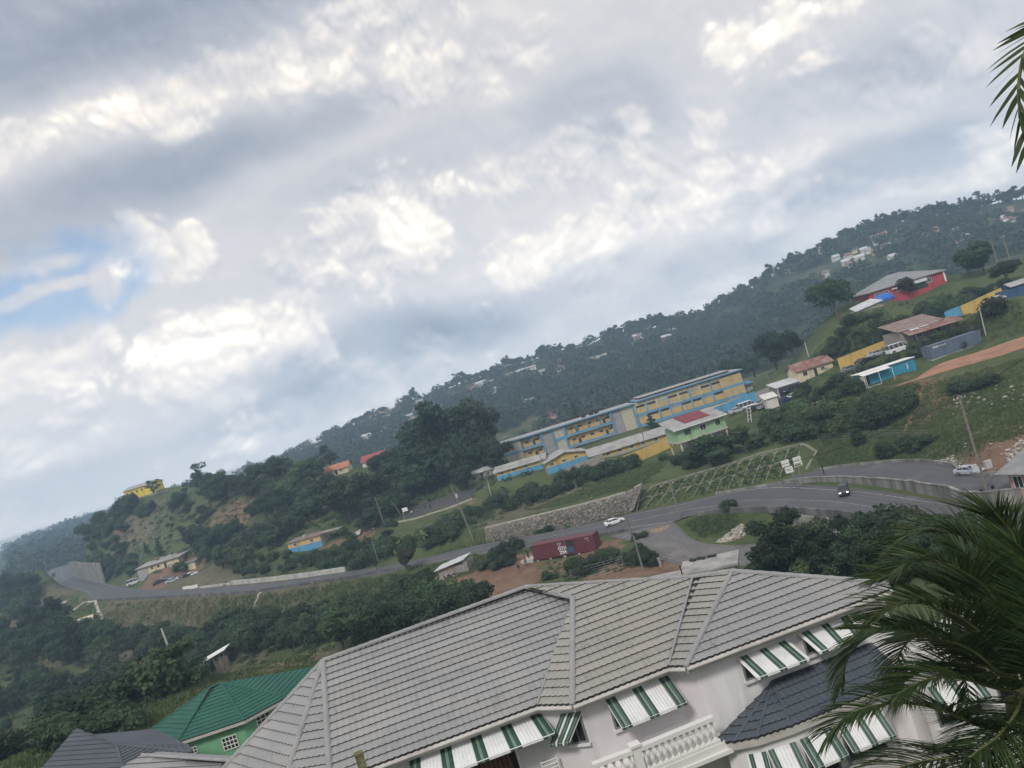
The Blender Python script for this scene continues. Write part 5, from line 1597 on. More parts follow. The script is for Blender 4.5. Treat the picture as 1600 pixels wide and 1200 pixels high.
# ---- red house on the ridge
a = P(1360, 469, 222); b = P(1479, 439, 220); z = min(a.z, b.z)
t, L = base_thing('red_house', 'wide deep red bungalow with a grey hip roof on the right hand ridge', 'house', (a.x, a.y, z), (b.x, b.y, z))
shell(t, L, 14, 3.0, P_RED); hip(t, L, 14, 3.05, 3.1, R_DGREY, .7, inset_=L * .42)
for x in (1.5, 3.6): win(t, x, .5, 1.7, 1.8, -.001, bars=3)
win(t, L - 5.2, 1.0, 1.6, 1.3, -.001, bars=2); win(t, L * .36, 1.1, 1.0, 1.0, -.001)
MB().bb(L * .52, L * .76, -.05, 0, 0, 2.6).build('veranda_opening', M_DARK, t)
for k in range(9): MB().bb(L * .52 + k * .55, L * .52 + k * .55 + .5, -.5, -.45, 1.75, 2.6).build('awning_panel', M_AWN_W, t)
MB().bb(L * .30, L * .30 + 1.4, -.6, -.04, 2.0, 2.3).build('window_hood', M_WHITE, t); MB().bb(L - .35, L + .05, -.12, .3, 0, 3).build('white_quoin', M_WHITE, t)
a = P(1338, 491, 205); b = P(1383, 476, 205)
t, L = base_thing('lean_to', 'sagging grey tarpaulin shelter on the bank below the red house', 'shelter', a, b)
MB().slab([(0, 0, .6), (L, 0, 1.5), (L * .95, 6, 2.6), (L * .15, 6, 1.7)], .06).build('tarpaulin', R_ZINCL, t); MB().bb(.3, L - .3, .4, 5, -1.5, .6).build('wall', P_BRICK, t)
for x in (0.2, L - .2): MB().tube([(x, .1, -1), (x, .1, .9 if x < 1 else 1.5)], .06, 5).build('post', M_POLE, t)
q = P(1381, 468, 212); mb = MB(); mb.lathe((0, 0, 0), [(3.0, -.5), (2.9, .3), (2.4, 1.0), (1.4, 1.5), (.2, 1.6)], 10)
ob = mb.build('blue_tarpaulin', mat('tarp_blue', (.03, .13, .50), .5, .3, 1.5), None, True); ob.location = q; ob.scale = (1, .6, 1); tag(ob, 'bright blue tarpaulin heap in front of the red house', 'tarpaulin')

# ---- brown house with patched roof
a = P(1411, 541, 178); b = P(1494, 512, 178); z = min(a.z, b.z)
t, L = base_thing('brown_house', 'unpainted block house with a patched brown zinc roof above the grey container', 'house', (a.x, a.y, z), (b.x, b.y, z))
shell(t, L, 8, 3.0, P_BRICK); pent(t, L * .8, 8, 3.3, 5.0, R_BROWN, .4); pent(t, L * .95, 3.0, 2.2, 3.1, R_RUST, .3, x0=.8, y0=-3)
for k in range(3): MB().slab([(2 + k * 2.4, -1.2 + .3 * k, 2.86 + .12 * k), (4.2 + k * 2.4, -1.2 + .3 * k, 2.86 + .12 * k), (4.0 + k * 2.4, .2, 3.35), (2.2 + k * 2.4, .2, 3.35)], .05).build('roof_patch', R_ZINCL, t)
for x in (2, 6.5, 10): MB().tube([(x, -2.9, -1), (x, -2.9, 2.15)], .08, 5).build('porch_post', M_POLE, t)
win(t, 3.5, .9, 1.2, 1.2, -.001, pane=M_DARK); MB().bb(8, 9, -.03, 0, 0, 2.1).build('door', M_DARK, t)
# ---- scrap yard sheds
for (lab, pa, pb, Y, h, D, rm, wm) in (
    ('open scrap yard shed with a pale zinc roof behind the junked cars', (1218,622), (1252,606), 196, 2.6, 6, R_ZINCL, P_BRICK),
    ('square pale green metal kiosk in the scrap yard', (1201,641), (1217,634), 186, 2.7, 2.4, P_PALE, P_PALE)):
    a = P(*pa, Y); b = P(*pb, Y); z = min(a.z, b.z)
    t, L = base_thing('scrap_shed', lab, 'shed', (a.x, a.y, z), (b.x, b.y, z))
    shell(t, L, D, h, wm); pent(t, L, D, h + .05, h + .8, rm, .4); MB().bb(.3, L - .3, -.04, 0, .1, h * .8).build('opening', M_DARK if 'open' in lab else P_PALE, t)
    for x in (0.05, L - .05): MB().bb(x - .05, x + .05, -.4, -.3, -1, h).build('post', M_WHITE, t)

# ---- peach house at the right edge
a = PZ(1562, 738, -26.3); z = EYE - 29.3
t, L = base_thing('peach_house', 'peach coloured bungalow with a shallow grey roof at the right edge beside the road', 'house', (a.x + .5, a.y - .5, z), (a.x + .5 + 3.6, a.y - .5 - 9.3, z))
shell(t, 10, 9, 3.0, P_PEACH); MB().slab([(-.9, -1.0, 2.95), (11, -1.0, 2.95), (11, 4.5, 4.2), (-.9, 4.5, 4.2)], .1).build('roof', R_DGREY, t); MB().slab([(4, -1.01, 2.99), (11, -1.01, 2.99), (11, 2.0, 3.68), (4, 2.0, 3.68)], .05).build('roof_patch', R_ZINCL, t)
MB().slab([(-.9, 10, 3.0), (-.9, 4.5, 4.2), (11, 4.5, 4.2), (11, 10, 3.0)], .1).build('roof', R_DGREY, t)
win(t, .5, 1.0, 1.2, 1.5, -.001, pane=M_DARK); win(t, 3.2, 1.7, .5, .7, -.001, pane=M_DARK, bars=0); win(t, 5.4, .9, 1.5, 1.6, -.001, pane=M_DARK)
# ---- flat concrete roof just behind the big house
a = PZ(1027, 908, -28.2); b = PZ(1147, 880, -28.0)
t, L = base_thing('flat_roof_house', 'pale flat roofed concrete house behind the ridge of the big house', 'house', (a.x, a.y, EYE - 31.2), (b.x, b.y, EYE - 31.2))
shell(t, L * .66, 4.8, 2.9, M_CONCL, 3, L * .34); flat(t, L * .68, 5.0, 2.95, M_CONC, .35, .25, L * .33); 
shell(t, L * .34, 4, 2.2, M_CONCL, 3, -.6, .2); MB().bb(-1.6, L * .33 - .36, -.6, 4.4, 2.25, 2.5).build('lower_roof_slab', M_CONC, t)
win(t, L * .5, .9, 1.6, 1.2, -.001, pane=M_DARK); MB().bb(L * .33, L * .33 + .14, -.2, -.05, 2.5, 4.3).build('vent_pipe', M_BLACK, t)
for k, (x, y) in enumerate(((.45, 4.6), (.52, 4.9), (.58, 4.6), (.66, 4.8), (.72, 4.7), (.42, 4.9))):
    tt = MB(); n = 12
    for r_, z_ in ((.30, 0), ): tt.lathe((0, 0, 0), [(.2, 0), (.33, .02), (.36, .11), (.33, .2), (.2, .22)], 14)
    ob = tt.build('old_tyre', M_BLACK, None, True); w_ = t.matrix_basis @ Vector((L * x, y, 3.21)); ob.location = w_; ob.rotation_euler = (random.uniform(-.1, .1), 0, 0)
    tag(ob, ('third tyre from the left along the back edge of the flat concrete roof', 'fourth tyre from the left along the back edge of the flat concrete roof', 'fifth tyre from the left along the back edge of the flat concrete roof', 'second tyre from the right end on the flat concrete roof'.replace('second tyre from the right end', 'tyre next to the right end of the row'), 'rightmost tyre of the row on the flat concrete roof', 'leftmost tyre of the row on the flat concrete roof')[k], 'tyre', 'tyres on the flat roof')

# ---- shack with a slanting zinc roof and red earth
a = P(687, 902, 146); b = P(731, 893, 144); z = min(a.z, b.z)
t, L = base_thing('dirt_yard_shack', 'small stone shack with a slanting pale zinc roof beside the red earth yard', 'shack', (a.x, a.y, z), (b.x, b.y, z))
shell(t, L, 3, 1.5, P_BRICK); MB().slab([(-.7, -.6, 1.35), (L * 1.02, -.6, 2.4), (L * 1.02, 3.2, 2.65), (-.7, 3.2, 1.6)], .07).build('roof', R_ZINCL, t); MB().bb(L - 1.8, L - .4, -.06, 0, -.5, 1.4).build('zinc_door', R_ZINC, t)
MB().bb(L - .3, L + .4, -.3, 2.9, -1, 1.9).build('rubble_pier', M_STONE, t)
for i in range(26):
    ob = link('stone', ST_W[i % 6], t); ob.location = (random.uniform(-.5, L - 1.6), -.35 - random.random() * .5, -.4 + random.random() * .9); ob.scale = [random.uniform(.3, .7)] * 3
a = P(320, 1048, 97); b = P(356, 1040, 97)
t, L = base_thing('lean_to', 'tiny lean-to with a slanting white roof above the green roofed house', 'shelter', a, b)
MB().slab([(-.2, 0, 1.2), (L + .2, -.2, 2.0), (L + .2, 1.8, 2.15), (-.2, 2, 1.35)], .06).build('roof', M_WHITEM, t)
for x, h in ((.5, 1.2), (1.3, 1.45), (2.1, 1.65), (L - .2, 1.9)): MB().tube([(x, .2, -1), (x, .2, h)], .06, 5).build('post', M_POLE, t)
MB().bb(1.2, L - .4, .6, 1.6, -1, .9).build('crate_wall', M_POLE, t)
q = P(129, 973, 238)
t = thing('tent_roof', 'little cream pitched roof at the foot of the dry embankment on the left', 'shed', q)
MB().bb(-3.2, 3.2, 0, 4, -2.5, -.4).build('wall', P_CREAM, t); MB().slab([(-3.8, -.5, -.5), (3.4, -.5, -.1), (2.6, 2, 1.3), (-2, 2, 1.2)], .1).build('roof', P_CREAM, t); MB().slab([(-3.8, 4.5, -.5), (-2, 2, 1.2), (2.6, 2, 1.3), (3.4, 4.5, -.1)], .1).build('roof', P_CREAM, t)

# ================================================================== FOREGROUND NEIGHBOURS
def eave_pts(lst, zrel): return [PZ(x, y, zrel) for x, y in lst]
def nb_house(name, label, eave, apexes, faces, zrel, tile, wallm, walls_z, center, back=None, step=.36):
    t = thing(name, label, 'house', (center[0], center[1], EYE + walls_z))
    def hang(fn, *a, **k):
        before = set(t.children); fn(t, *a, **k)
        for o in t.children:
            if o not in before: o.location = -t.location
    pts = eave + apexes
    for f in faces:
        q = [pts[i] for i in f]; pl = plane3(q[0], q[1], q[2])
        hang(tile_courses, q, pl, tile, step=step, amp=.012, wave=.25, lip=.04, seg=4, name='roof_course')
        u_ = MB().add([p - pl[3] * .03 for p in q], [tuple(range(len(q)))]).build('roof_underlay', M_DARK, t); u_.location = -t.location
    return t, hang
ze = -16.6
ge = eave_pts([(213,1157),(276.5,1161),(381.5,1126),(452,1088)], ze)
ge += [ge[3] + Vector((.6, 5.5, 0)), ge[0] + Vector((1.5, 4.5, 0))]
g1 = P(328, 1075, 58.2); g2 = P(345, 1067, 58.6); g1.z = g2.z = (g1.z + g2.z) / 2
t, hang = nb_house('green_house', 'light green house with a bright green pressed tile hip roof at the lower left', ge, [g1, g2], [(1, 2, 7, 6), (0, 1, 6), (2, 3, 7), (3, 4, 7), (4, 5, 6, 7), (5, 0, 6)], ze, T_GREEN, P_GREENH, -20.5, (-28, 58))
for a, b in ((ge[1], g1), (ge[2], g2), (g1, g2), (ge[0], g1), (ge[3], g2)): hang(ridge_caps, a, b, T_GREEN, .09, .5)
cen = sum(ge, Vector()) / 6
gw = [p + (cen - p).normalized() * .55 for p in ge]
mb = MB(); mb.prism([(p.x, p.y) for p in gw], EYE - 21.5, EYE + ze - .1); o = mb.build('wall', P_GREENH, t); o.location = -t.location
for i in range(5):
    a, b = ge[i], ge[i + 1]
    d = (b - a).normalized(); inn = Vector((-d.y, d.x, 0))
    q = MB(); q.prism([(a.x, a.y), (b.x, b.y), ((b + inn * .06).x, (b + inn * .06).y), ((a + inn * .06).x, (a + inn * .06).y)], EYE + ze - .22, EYE + ze - .02); o = q.build('fascia', M_FASCIA, t); o.location = -t.location
e_, n_ = frame_on(gw[1], gw[2])
def nb_window(t, a, b, px, py, w_, h, nx, nz):
    """white grille window in the wall a-b, centred on a pixel"""
    e, n = frame_on(a, b); c = wall_hit(px, py, a, b, .0)
    mb = MB()
    def bar(x0, x1, z0, z1, d=.06):
        pts = [c + e * x + n * y + Vector((0, 0, z)) for z in (z0, z1) for x, y in ((x0, 0), (x1, 0), (x1, d), (x0, d))]
        mb.add(pts, [(3, 2, 1, 0), (4, 5, 6, 7), (0, 1, 5, 4), (1, 2, 6, 5), (2, 3, 7, 6), (3, 0, 4, 7)])
    for i in range(nx + 1): bar(-w_ / 2 + w_ * i / nx - .025, -w_ / 2 + w_ * i / nx + .025, -h / 2, h / 2)
    for i in range(nz + 1): bar(-w_ / 2, w_ / 2, -h / 2 + h * i / nz - .025, -h / 2 + h * i / nz + .025, .065)
    fr = mb.build('window', M_WHITE, t); fr.location = -t.location
    g = MB().add([c + e * x + n * .02 + Vector((0, 0, z)) for x, z in ((-w_ / 2, -h / 2), (w_ / 2, -h / 2), (w_ / 2, h / 2), (-w_ / 2, h / 2))], [(0, 1, 2, 3)]); g.build('pane', M_GLASS, fr)
nb_window(t, gw[1], gw[2], 360, 1160, 1.0, .85, 4, 3); nb_window(t, gw[1], gw[2], 303, 1172, .45, .4, 2, 2)
nb_window(t, gw[2], gw[3], 412, 1125, 1.0, .8, 3, 3)
# dark charcoal roof beyond the left edge of the big house
zd = -13.4
de = eave_pts([(30,1235),(200,1225),(300,1175)], zd); de += [PZ(293, 1164, -14.0), PZ(200, 1156, -13.9)]
de[0] = PZ(40, 1230, zd)
top = PZ(128, 1149, -12.6); mid = PZ(182, 1164, -12.55)
t, hang = nb_house('charcoal_house', 'house with a dark charcoal pressed tile roof in the bottom left corner', [de[0], de[1], de[2], de[3]], [top, mid], [(0, 1, 5, 4), (1, 2, 5), (2, 3, 5)], zd, T_CHAR, P_PALE, -20, (-26, 44), step=.34)
for a, b in ((top, mid), (mid, de[2]), (mid, de[1]), (top, de[0])): hang(ridge_caps, a, b, T_CHAR, .08, .45)
bkp = MB().add([top, mid, de[3], PZ(205, 1157, -13.9) + Vector((0, 3, -.6)), top + Vector((-1, 4, -1.6)), de[0] + Vector((-.5, 4, -.2)), de[0]], [(0, 4, 3, 1), (1, 3, 2), (0, 6, 5, 4)]).build('back_slope', T_CHAR, t); bkp.location = -t.location
mb = MB(); mb.prism([(de[0].x + .5, de[0].y + .4), (de[1].x, de[1].y + .5), (de[2].x - .5, de[2].y + .3), (de[3].x - .5, de[3].y - .1), (top.x, top.y + 3)], EYE - 21, EYE + zd - .75); o = mb.build('wall', P_PALE, t); o.location = -t.location
# weathered post close to the camera
q = P(561, 1180, 8.0)
t = thing('fence_post', 'mossy square timber post end close to the camera at the bottom edge', 'post', (q.x, q.y, q.z - 1.6))
M_MOSS = mat('mossy_wood', (.13, .12, .06), .95, .35, 6, (.30, .30, .22), .3, 8, bump=.5)
MB().box((0, 0, .8), (.085, .085, 1.6), .3).build('post_shaft', M_MOSS, t)
MB().box((0, 0, 1.615), (.09, .09, .025), .3).build('post_top', M_MOSS, t)

# ================================================================== CONTAINERS
def text_mesh(s, size, m, name='lettering', bold=0.0):
    cu = bpy.data.curves.new('txt', 'FONT'); cu.body = s; cu.size = size; cu.extrude = .012; cu.offset = bold
    ob = bpy.data.objects.new('txt', cu); C.objects.link(ob)
    dg = bpy.context.evaluated_depsgraph_get()
    me = bpy.data.meshes.new_from_object(ob.evaluated_get(dg))
    bpy.data.objects.remove(ob); bpy.data.curves.remove(cu)
    me.materials.clear(); me.materials.append(m); me.name = name
    return me
def container(lab, a, b, m, name='shipping_container', D=2.44, h=2.6, doors_left=True):
    z = min(a.z, b.z)
    d = Vector((b.x - a.x, b.y - a.y, 0)).normalized()
    t = thing(name, lab, 'container', (a.x, a.y, z), math.atan2(d.y, d.x)); L = 12.19
    def corr(p0, p1, nrm, nm):
        p0 = Vector(p0); p1 = Vector(p1); n = Vector(nrm); le = (p1 - p0); k = int(le.length / .07)
        V = []
        for i in range(k + 1):
            off = n * (-.036 if (i // 2) % 2 else 0)
            q = p0 + le * i / k + off
            V += [q + Vector((0, 0, .16)), q + Vector((0, 0, h - .12))]
        return MB().add(V, [(2 * i, 2 * i + 2, 2 * i + 3, 2 * i + 1) for i in range(k)]).build(nm, m, t)
    corr((.1, .03, 0), (L - .1, .03, 0), (0, -1, 0), 'side_panel'); corr((L - .1, D - .03, 0), (.1, D - .03, 0), (0, 1, 0), 'side_panel')
    corr((L - .03, .1, 0), (L - .03, D - .1, 0), (1, 0, 0), 'end_panel')
    MB().bb(.1, L - .1, .1, D - .1, h - .1, h - .02).build('roof_panel', m, t); MB().bb(.1, L - .1, .1, D - .1, .1, .16).build('floor', M_DARK, t)
    for y in (.0, D - .1):
        MB().bb(0, L, y, y + .1, 0, .16).build('bottom_rail', m, t); MB().bb(0, L, y, y + .1, h - .12, h).build('top_rail', m, t)
    for x in (0, L - .14):
        for y in (-.002, D - .138): MB().bb(x, x + .14, y, y + .14, -.001, h + .001).build('corner_post', m, t)
    for k in (0, 1):
        dr = MB().bb(-.04, .02, .14 + k * 1.09, .14 + k * 1.09 + 1.06, .17, h - .13).build('door', m, t)
        MB().tube([(-.06, .5 + k * 1.2, .2), (-.06, .5 + k * 1.2, h - .2)], .02, 5).build('locking_bar', M_STEEL, dr)
    return t, L
def lettering(t, s, x, z, size, m=M_WHITE, bold=0.0):
    o = link('lettering', text_mesh(s, size, m, bold=bold), t)
    o.location = (x, -.02, z); o.rotation_euler = (PI / 2, 0, 0); return o
P_MAROON = paint('container_maroon', (.125, .030, .042), rough=.6, dirt=(.10, .04, .03), dirt_amt=.3)
P_CTEAL = paint('container_blue', (.035, .26, .40), rough=.55); P_CGREY = paint('container_grey_blue', (.105, .135, .195), rough=.6); P_CNAVY = paint('container_navy', (.04, .10, .20), rough=.6)
a = P(835, 876, 139); b = P(930, 852.5, 133)
t, L = container('maroon shipping container turned into a shop, with white lettering and a dark serving hatch', a, b, P_MAROON)
ht = MB().bb(6.85, 8.25, -.05, .02, 1.35, 2.4).build('serving_hatch', M_DARK, t); MB().bb(6.9, 8.2, -.09, -.05, .35, 1.3).build('hatch_shutter', P_NAVY, t)
MB().bb(6.75, 6.84, -.06, .0, .3, 2.45).build('hatch_frame', M_STEEL, t)
lettering(t, 'ETEA', 5.25, 2.02, .34); lettering(t, 'EEE', 5.45, 1.72, .26); lettering(t, 'GYX', 5.2, 1.02, .82, bold=.02); lettering(t, 'ZIM', 5.3, .32, .80, bold=.02)
lettering(t, 'KLFU 1', 10.6, 2.1, .26); lettering(t, '45', 11.0, 1.75, .24)
for x in (.6, 3.2, 6.0, 8.8, 11.5):
    gz = float(H(*(t.matrix_basis @ Vector((x, 1.2, 0))).xy)) - t.location.z
    for y in (.25, 2.1): MB().bb(x - .2, x + .2, y - .2, y + .2, gz - .6, -.002).build('support_block', M_CONCL, t)
MB().bb(.02, .1, .1, 2.3, .2, 2.4).build('pale_end', M_CONCL, t)
MB().bb(-2.6, -.1, -.3, 2.2, -.9, .35).build('counter_block', M_CONCL, t)
a = P(1349, 606, 158); b = P(1434, 571, 160); 
t, L = container('bright blue shipping container shop with a white awning roof on the green bank', a, b, P_CTEAL)
MB().bb(-.3, L + .2, -.35, 2.7, 2.66, 2.76).build('shade_roof', M_WHITE, t); MB().slab([(-.3, -1.4, 2.35), (6.0, -1.4, 2.35), (6.0, -.36, 2.64), (-.3, -.36, 2.64)], .06).build('awning', M_WHITEM, t)
MB().bb(.4, 1.7, -.05, .02, .2, 2.2).build('open_doorway', M_DARK, t); MB().bb(-.2, .0, -1.3, .0, .0, 2.2).build('end_screen', P_PALE, t)
for x in (.2, 3.2, 6.2): MB().tube([(x, -1.35, -1), (x, -1.35, 2.33)], .05, 5).build('awning_post', M_WHITEM, t)
MB().bb(-.3, 3, -1.4, -.1, -1.2, -.06).build('plinth', M_CONCL, t)
lettering(t, 'J', 10.3, 1.1, 1.1, bold=.03); 
for x in (5, 7.5, 10, 11.8): MB().bb(x - .2, x + .2, .1, 2.2, -1.2, -.01).build('support_block', M_CONCL, t)
a = P(1456, 561, 163); b = P(1541, 531, 165)
t, L = container('long grey blue shipping container beside the red clay track', a, b, P_CGREY)
lettering(t, 'OOC', .9, 1.95, .5, bold=.03); lettering(t, 'CONTAINER', 2.0, 1.98, .36)
MB().bb(0, L, .1, 2.3, -1.0, -.01).build('support_block', M_CONC, t)
a = P(1571, 472, 178); b = P(1655, 446, 180)
t, L = container('navy blue shipping container with a pale roof cut off by the right edge', a, b, P_CNAVY)
MB().slab([(2, -.3, 2.9), (12, -.3, 2.9), (12, 1.4, 3.9), (2, 1.4, 3.9)], .08).build('added_roof', R_ZINC, t); MB().bb(2.4, 12, 1.3, 2.3, 2.62, 3.8).build('roof_wall', P_CNAVY, t)
MB().bb(0, L, .0, 2.4, -3.0, -.01).build('foundation_wall', M_CONC, t)
q = P(1597, 472, 172)
t = thing('water_tank', 'small white water tank below the navy container at the right edge', 'tank', q); MB().lathe((0, 0, -1.6), [(1.0, 0), (1.05, .3), (1.05, 1.4), (.7, 1.8), (.2, 1.9)], 12).build('tank_body', M_WHITE, t, True); MB().lathe((0, 0, .3), [(.3, 0), (.3, .12), (.1, .15)], 8).build('tank_lid', M_BLACK, t)

# ================================================================== POLES AND SIGNS
def pole(lab, base, top, r=.13, kind='utility', Y=None, name=None, arms=None, group=None):
    g = G(*base) if Y is None else P(*base, Y)
    tp = P(*top, g.y)
    t = thing(name or ('street_lamp' if kind == 'lamp' else 'utility_pole'), lab, 'street lamp' if kind == 'lamp' else 'pole', g, 0, group)
    d = tp - g
    d.y = 0
    MB().tube([Vector((0, 0, -.8)) - d * .02, d * .5, d], [r * 1.15, r, r * .8], 8).build('pole_shaft', M_STEEL if kind == 'lamp' else M_CONCL if kind == 'conc' else M_POLE, t)
    if kind == 'lamp':
        s = arms or 1
        MB().tube([d, d + Vector((.3 * s, -.3, .35)), d + Vector((1.0 * s, -.9, .5))], r * .5, 6).build('lamp_arm', M_STEEL, t)
        MB().box(d + Vector((1.25 * s, -1.1, .48)), (.75, .3, .16), -.7 * s).build('lamp_head', M_STEEL, t)
    elif arms:
        for k in range(arms):
            MB().box(d * (1 - .03 - .07 * k), (2.0, .12, .14), .3).build('crossarm', M_POLE, t)
            for x in (-.85, -.3, .3, .85): MB().lathe(d * (1 - .03 - .07 * k) + Vector((x * .95, x * .29, .07)), [(.05, 0), (.07, .08), (.04, .16)], 6).build('insulator', M_WHITE, t)
    return t, d
pole('slim grey street lamp beside the grey container and red clay track', (1539,520), (1530,479), .10, 'conc', 166)
t, _d = pole('tall timber utility pole at the right edge with a box and tied wires', (1546,780), (1498,618), .15, arms=1, Y=95)
d = P(1498,618,95) - P(1546,780,95)
MB().box(d * .30 + Vector((.95, -.1, .2)), (.85, .35, .95), .2).build('meter_box', M_CONCL, t); MB().box(d * .30 + Vector((-.5, .3, .1)), (.6, .25, .9), -.3).build('sign_plate', R_ZINCL, t)
for s in (-1, 1): MB().box(d * .10 + Vector((.7 * s, -.1, 0)), (.3, .25, .35), .3).build('wire_clamp', M_BLACK, t)
MB().tube([d * .12 + Vector((-3.4, 1.5, -.8)), d * .10, d * .18 + Vector((2.6, 1.2, .5))], .03, 4).build('stay_wire', M_BLACK, t)
t, _d = pole('leaning timber utility pole with a small transformer on the bank left of the maroon container', (741,846), (704,757), .16)
g0 = t.location; dd = P(704,757,g0.y) - g0; dd.y = 0; MB().lathe(dd * .80 + Vector((.3, -.2, -.5)), [(.22, 0), (.25, .1), (.25, .8), (.15, .9)], 10).build('transformer', M_CONCL, t)
pole('weathered leaning pole standing alone in the thicket at lower left', (286,1071), (252,982), .13, 'conc', 93)
pole('tall pole in front of the big house ridge, by the dirt path', (1008,903), (990,838), .12, 'lamp', 112, arms=-1)
pole('short timber pole by the white car at the junction', (986,836), (978,806), .13)
pole('timber pole at the near edge of the road below the concrete arches', (1064,811), (1044,748), .14)
pole('street lamp on the straight road behind the long barrier', (592,881), (577,830), .09, 'lamp', arms=1)
pole('short pale pole beside the road in front of the cabin', (573,884), (564,859), .11, 'conc')
pole('street lamp behind the junkyard with a bent arm', (337,912), (331,872), .09, 'lamp', 245, arms=1)
pole('pole at the left foot of the basketball court bank', (597,810), (586,777), .13, Y=215)
pole('thin pole at the left end of the basketball court', (625,800), (611,783), .09, Y=222)
pole('concrete pole in front of the long low shed', (769,781), (757,733), .10, Y=205, kind='conc')
pole('thin dark pole in front of the turquoise gable hall', (855,741), (840,703), .08, Y=205)
pole('thin dark pole right of the turquoise gable hall', (905,722), (891,669), .08, Y=204)
pole('dark pole in front of the school stair tower', (1007,692), (992,630), .09, Y=215)
pole('thin dark pole in front of the right half of the school', (1078,650), (1065,610), .08, Y=228)
pole('dark pole near the right end of the school', (1138,630), (1121,592), .08, Y=228)
pole('pale pole at the right end of the school roof', (1205,605), (1195,578), .10, Y=215)
pole('short white pole on the bank above the rusty roofed house', (1262,552), (1257,534), .12, 'conc', 205)
pole('tall dark pole on the right ridge, left of a pair', (1562,424), (1548,374), .15, Y=205)
pole('tall dark pole on the right ridge, right of a pair', (1581,414), (1566,369), .18, Y=206, arms=1)
pole('street lamp at the far left bend of the road', (75,900), (68,873), .14, 'lamp', 440, arms=-1)
pole('thin pole on the left hilltop beside the yellow house', (181,788), (179,776), .14, Y=390)
# two traffic signs at the end of the median
M_SIGN = mat('sign_face', (.66, .66, .64), .6, .05, 2); M_SIGNB = mat('sign_print', (.03, .03, .03), .7, .1, 2); M_SIGNY = mat('sign_yellow', (.45, .36, .05), .7, .1, 2)
def road_sign(lab, base, boards, Y):
    g = P(*base, Y)
    t = thing('road_sign', lab, 'road sign', g)
    for (px, py, w_, h_, mk) in boards:
        c = P(px, py, Y) - g
        bd = MB().box(c, (w_, .08, h_)).build('sign_board', M_SIGN, t)
        for (x, z, ww, h2, mm) in mk: MB().box(c + Vector((x * w_, -.05, z * h_)), (ww * w_, .012, h2 * h_)).build('sign_print', mm, bd)
    x1 = boards[0]; c = P(x1[0], x1[1], Y) - g
    MB().tube([(0, 0, -.6), (c.x * .98, .06, c.z)], .075, 6).build('sign_post', M_STEEL, t)
    return t
road_sign('two white boards one above the other on the left hand sign post at the median', (1246,753), ((1227,724,1.25,1.05,((0, -.5, 1.0, .03, M_SIGNB),)), (1233,734,1.25,1.0,((-.1, .1, .6, .06, M_SIGNB), (.0, -.1, .5, .05, M_SIGNB)))), 128)
road_sign('white board with a dark and yellow panel on the right hand sign post', (1251,752), ((1246,721,1.3,1.5,((0, -.22, .85, .05, M_SIGNB), (-.1, -.36, .7, .12, M_SIGNB), (.2, -.40, .4, .1, M_SIGNY), (0, .2, .5, .04, M_SIGNB))),), 127.5)

# ================================================================== VEHICLES
def car_paint(name, c): return mat(name, c, .25, .03, 1.0, spec=.6)
M_HEAD = mat('headlamp_glass', (.75, .77, .78), .1, .03, 4, spec=.8); M_TAIL = mat('tail_lamp', (.35, .02, .02), .2, .1, 4); M_RIM = mat('wheel_rim', (.35, .36, .37), .35, .1, 5, metal=.7); M_PLATE = mat('number_plate', (.6, .6, .55), .6, .05, 3)
M_LIT = mat('lit_headlamp', (.9, .9, .85), .2, .02, 2, emit=(1, .96, .86, 1.6))
def loft(sec, n_cap=True):
    """list of closed rings (same count) -> mesh builder"""
    mb = MB(); V = []; m = len(sec[0])
    for r in sec: V += r
    Fc = [(i * m + k, i * m + (k + 1) % m, (i + 1) * m + (k + 1) % m, (i + 1) * m + k) for i in range(len(sec) - 1) for k in range(m)]
    Fc += [tuple(range(m - 1, -1, -1)), tuple((len(sec) - 1) * m + k for k in range(m))]
    return mb.add(V, Fc)
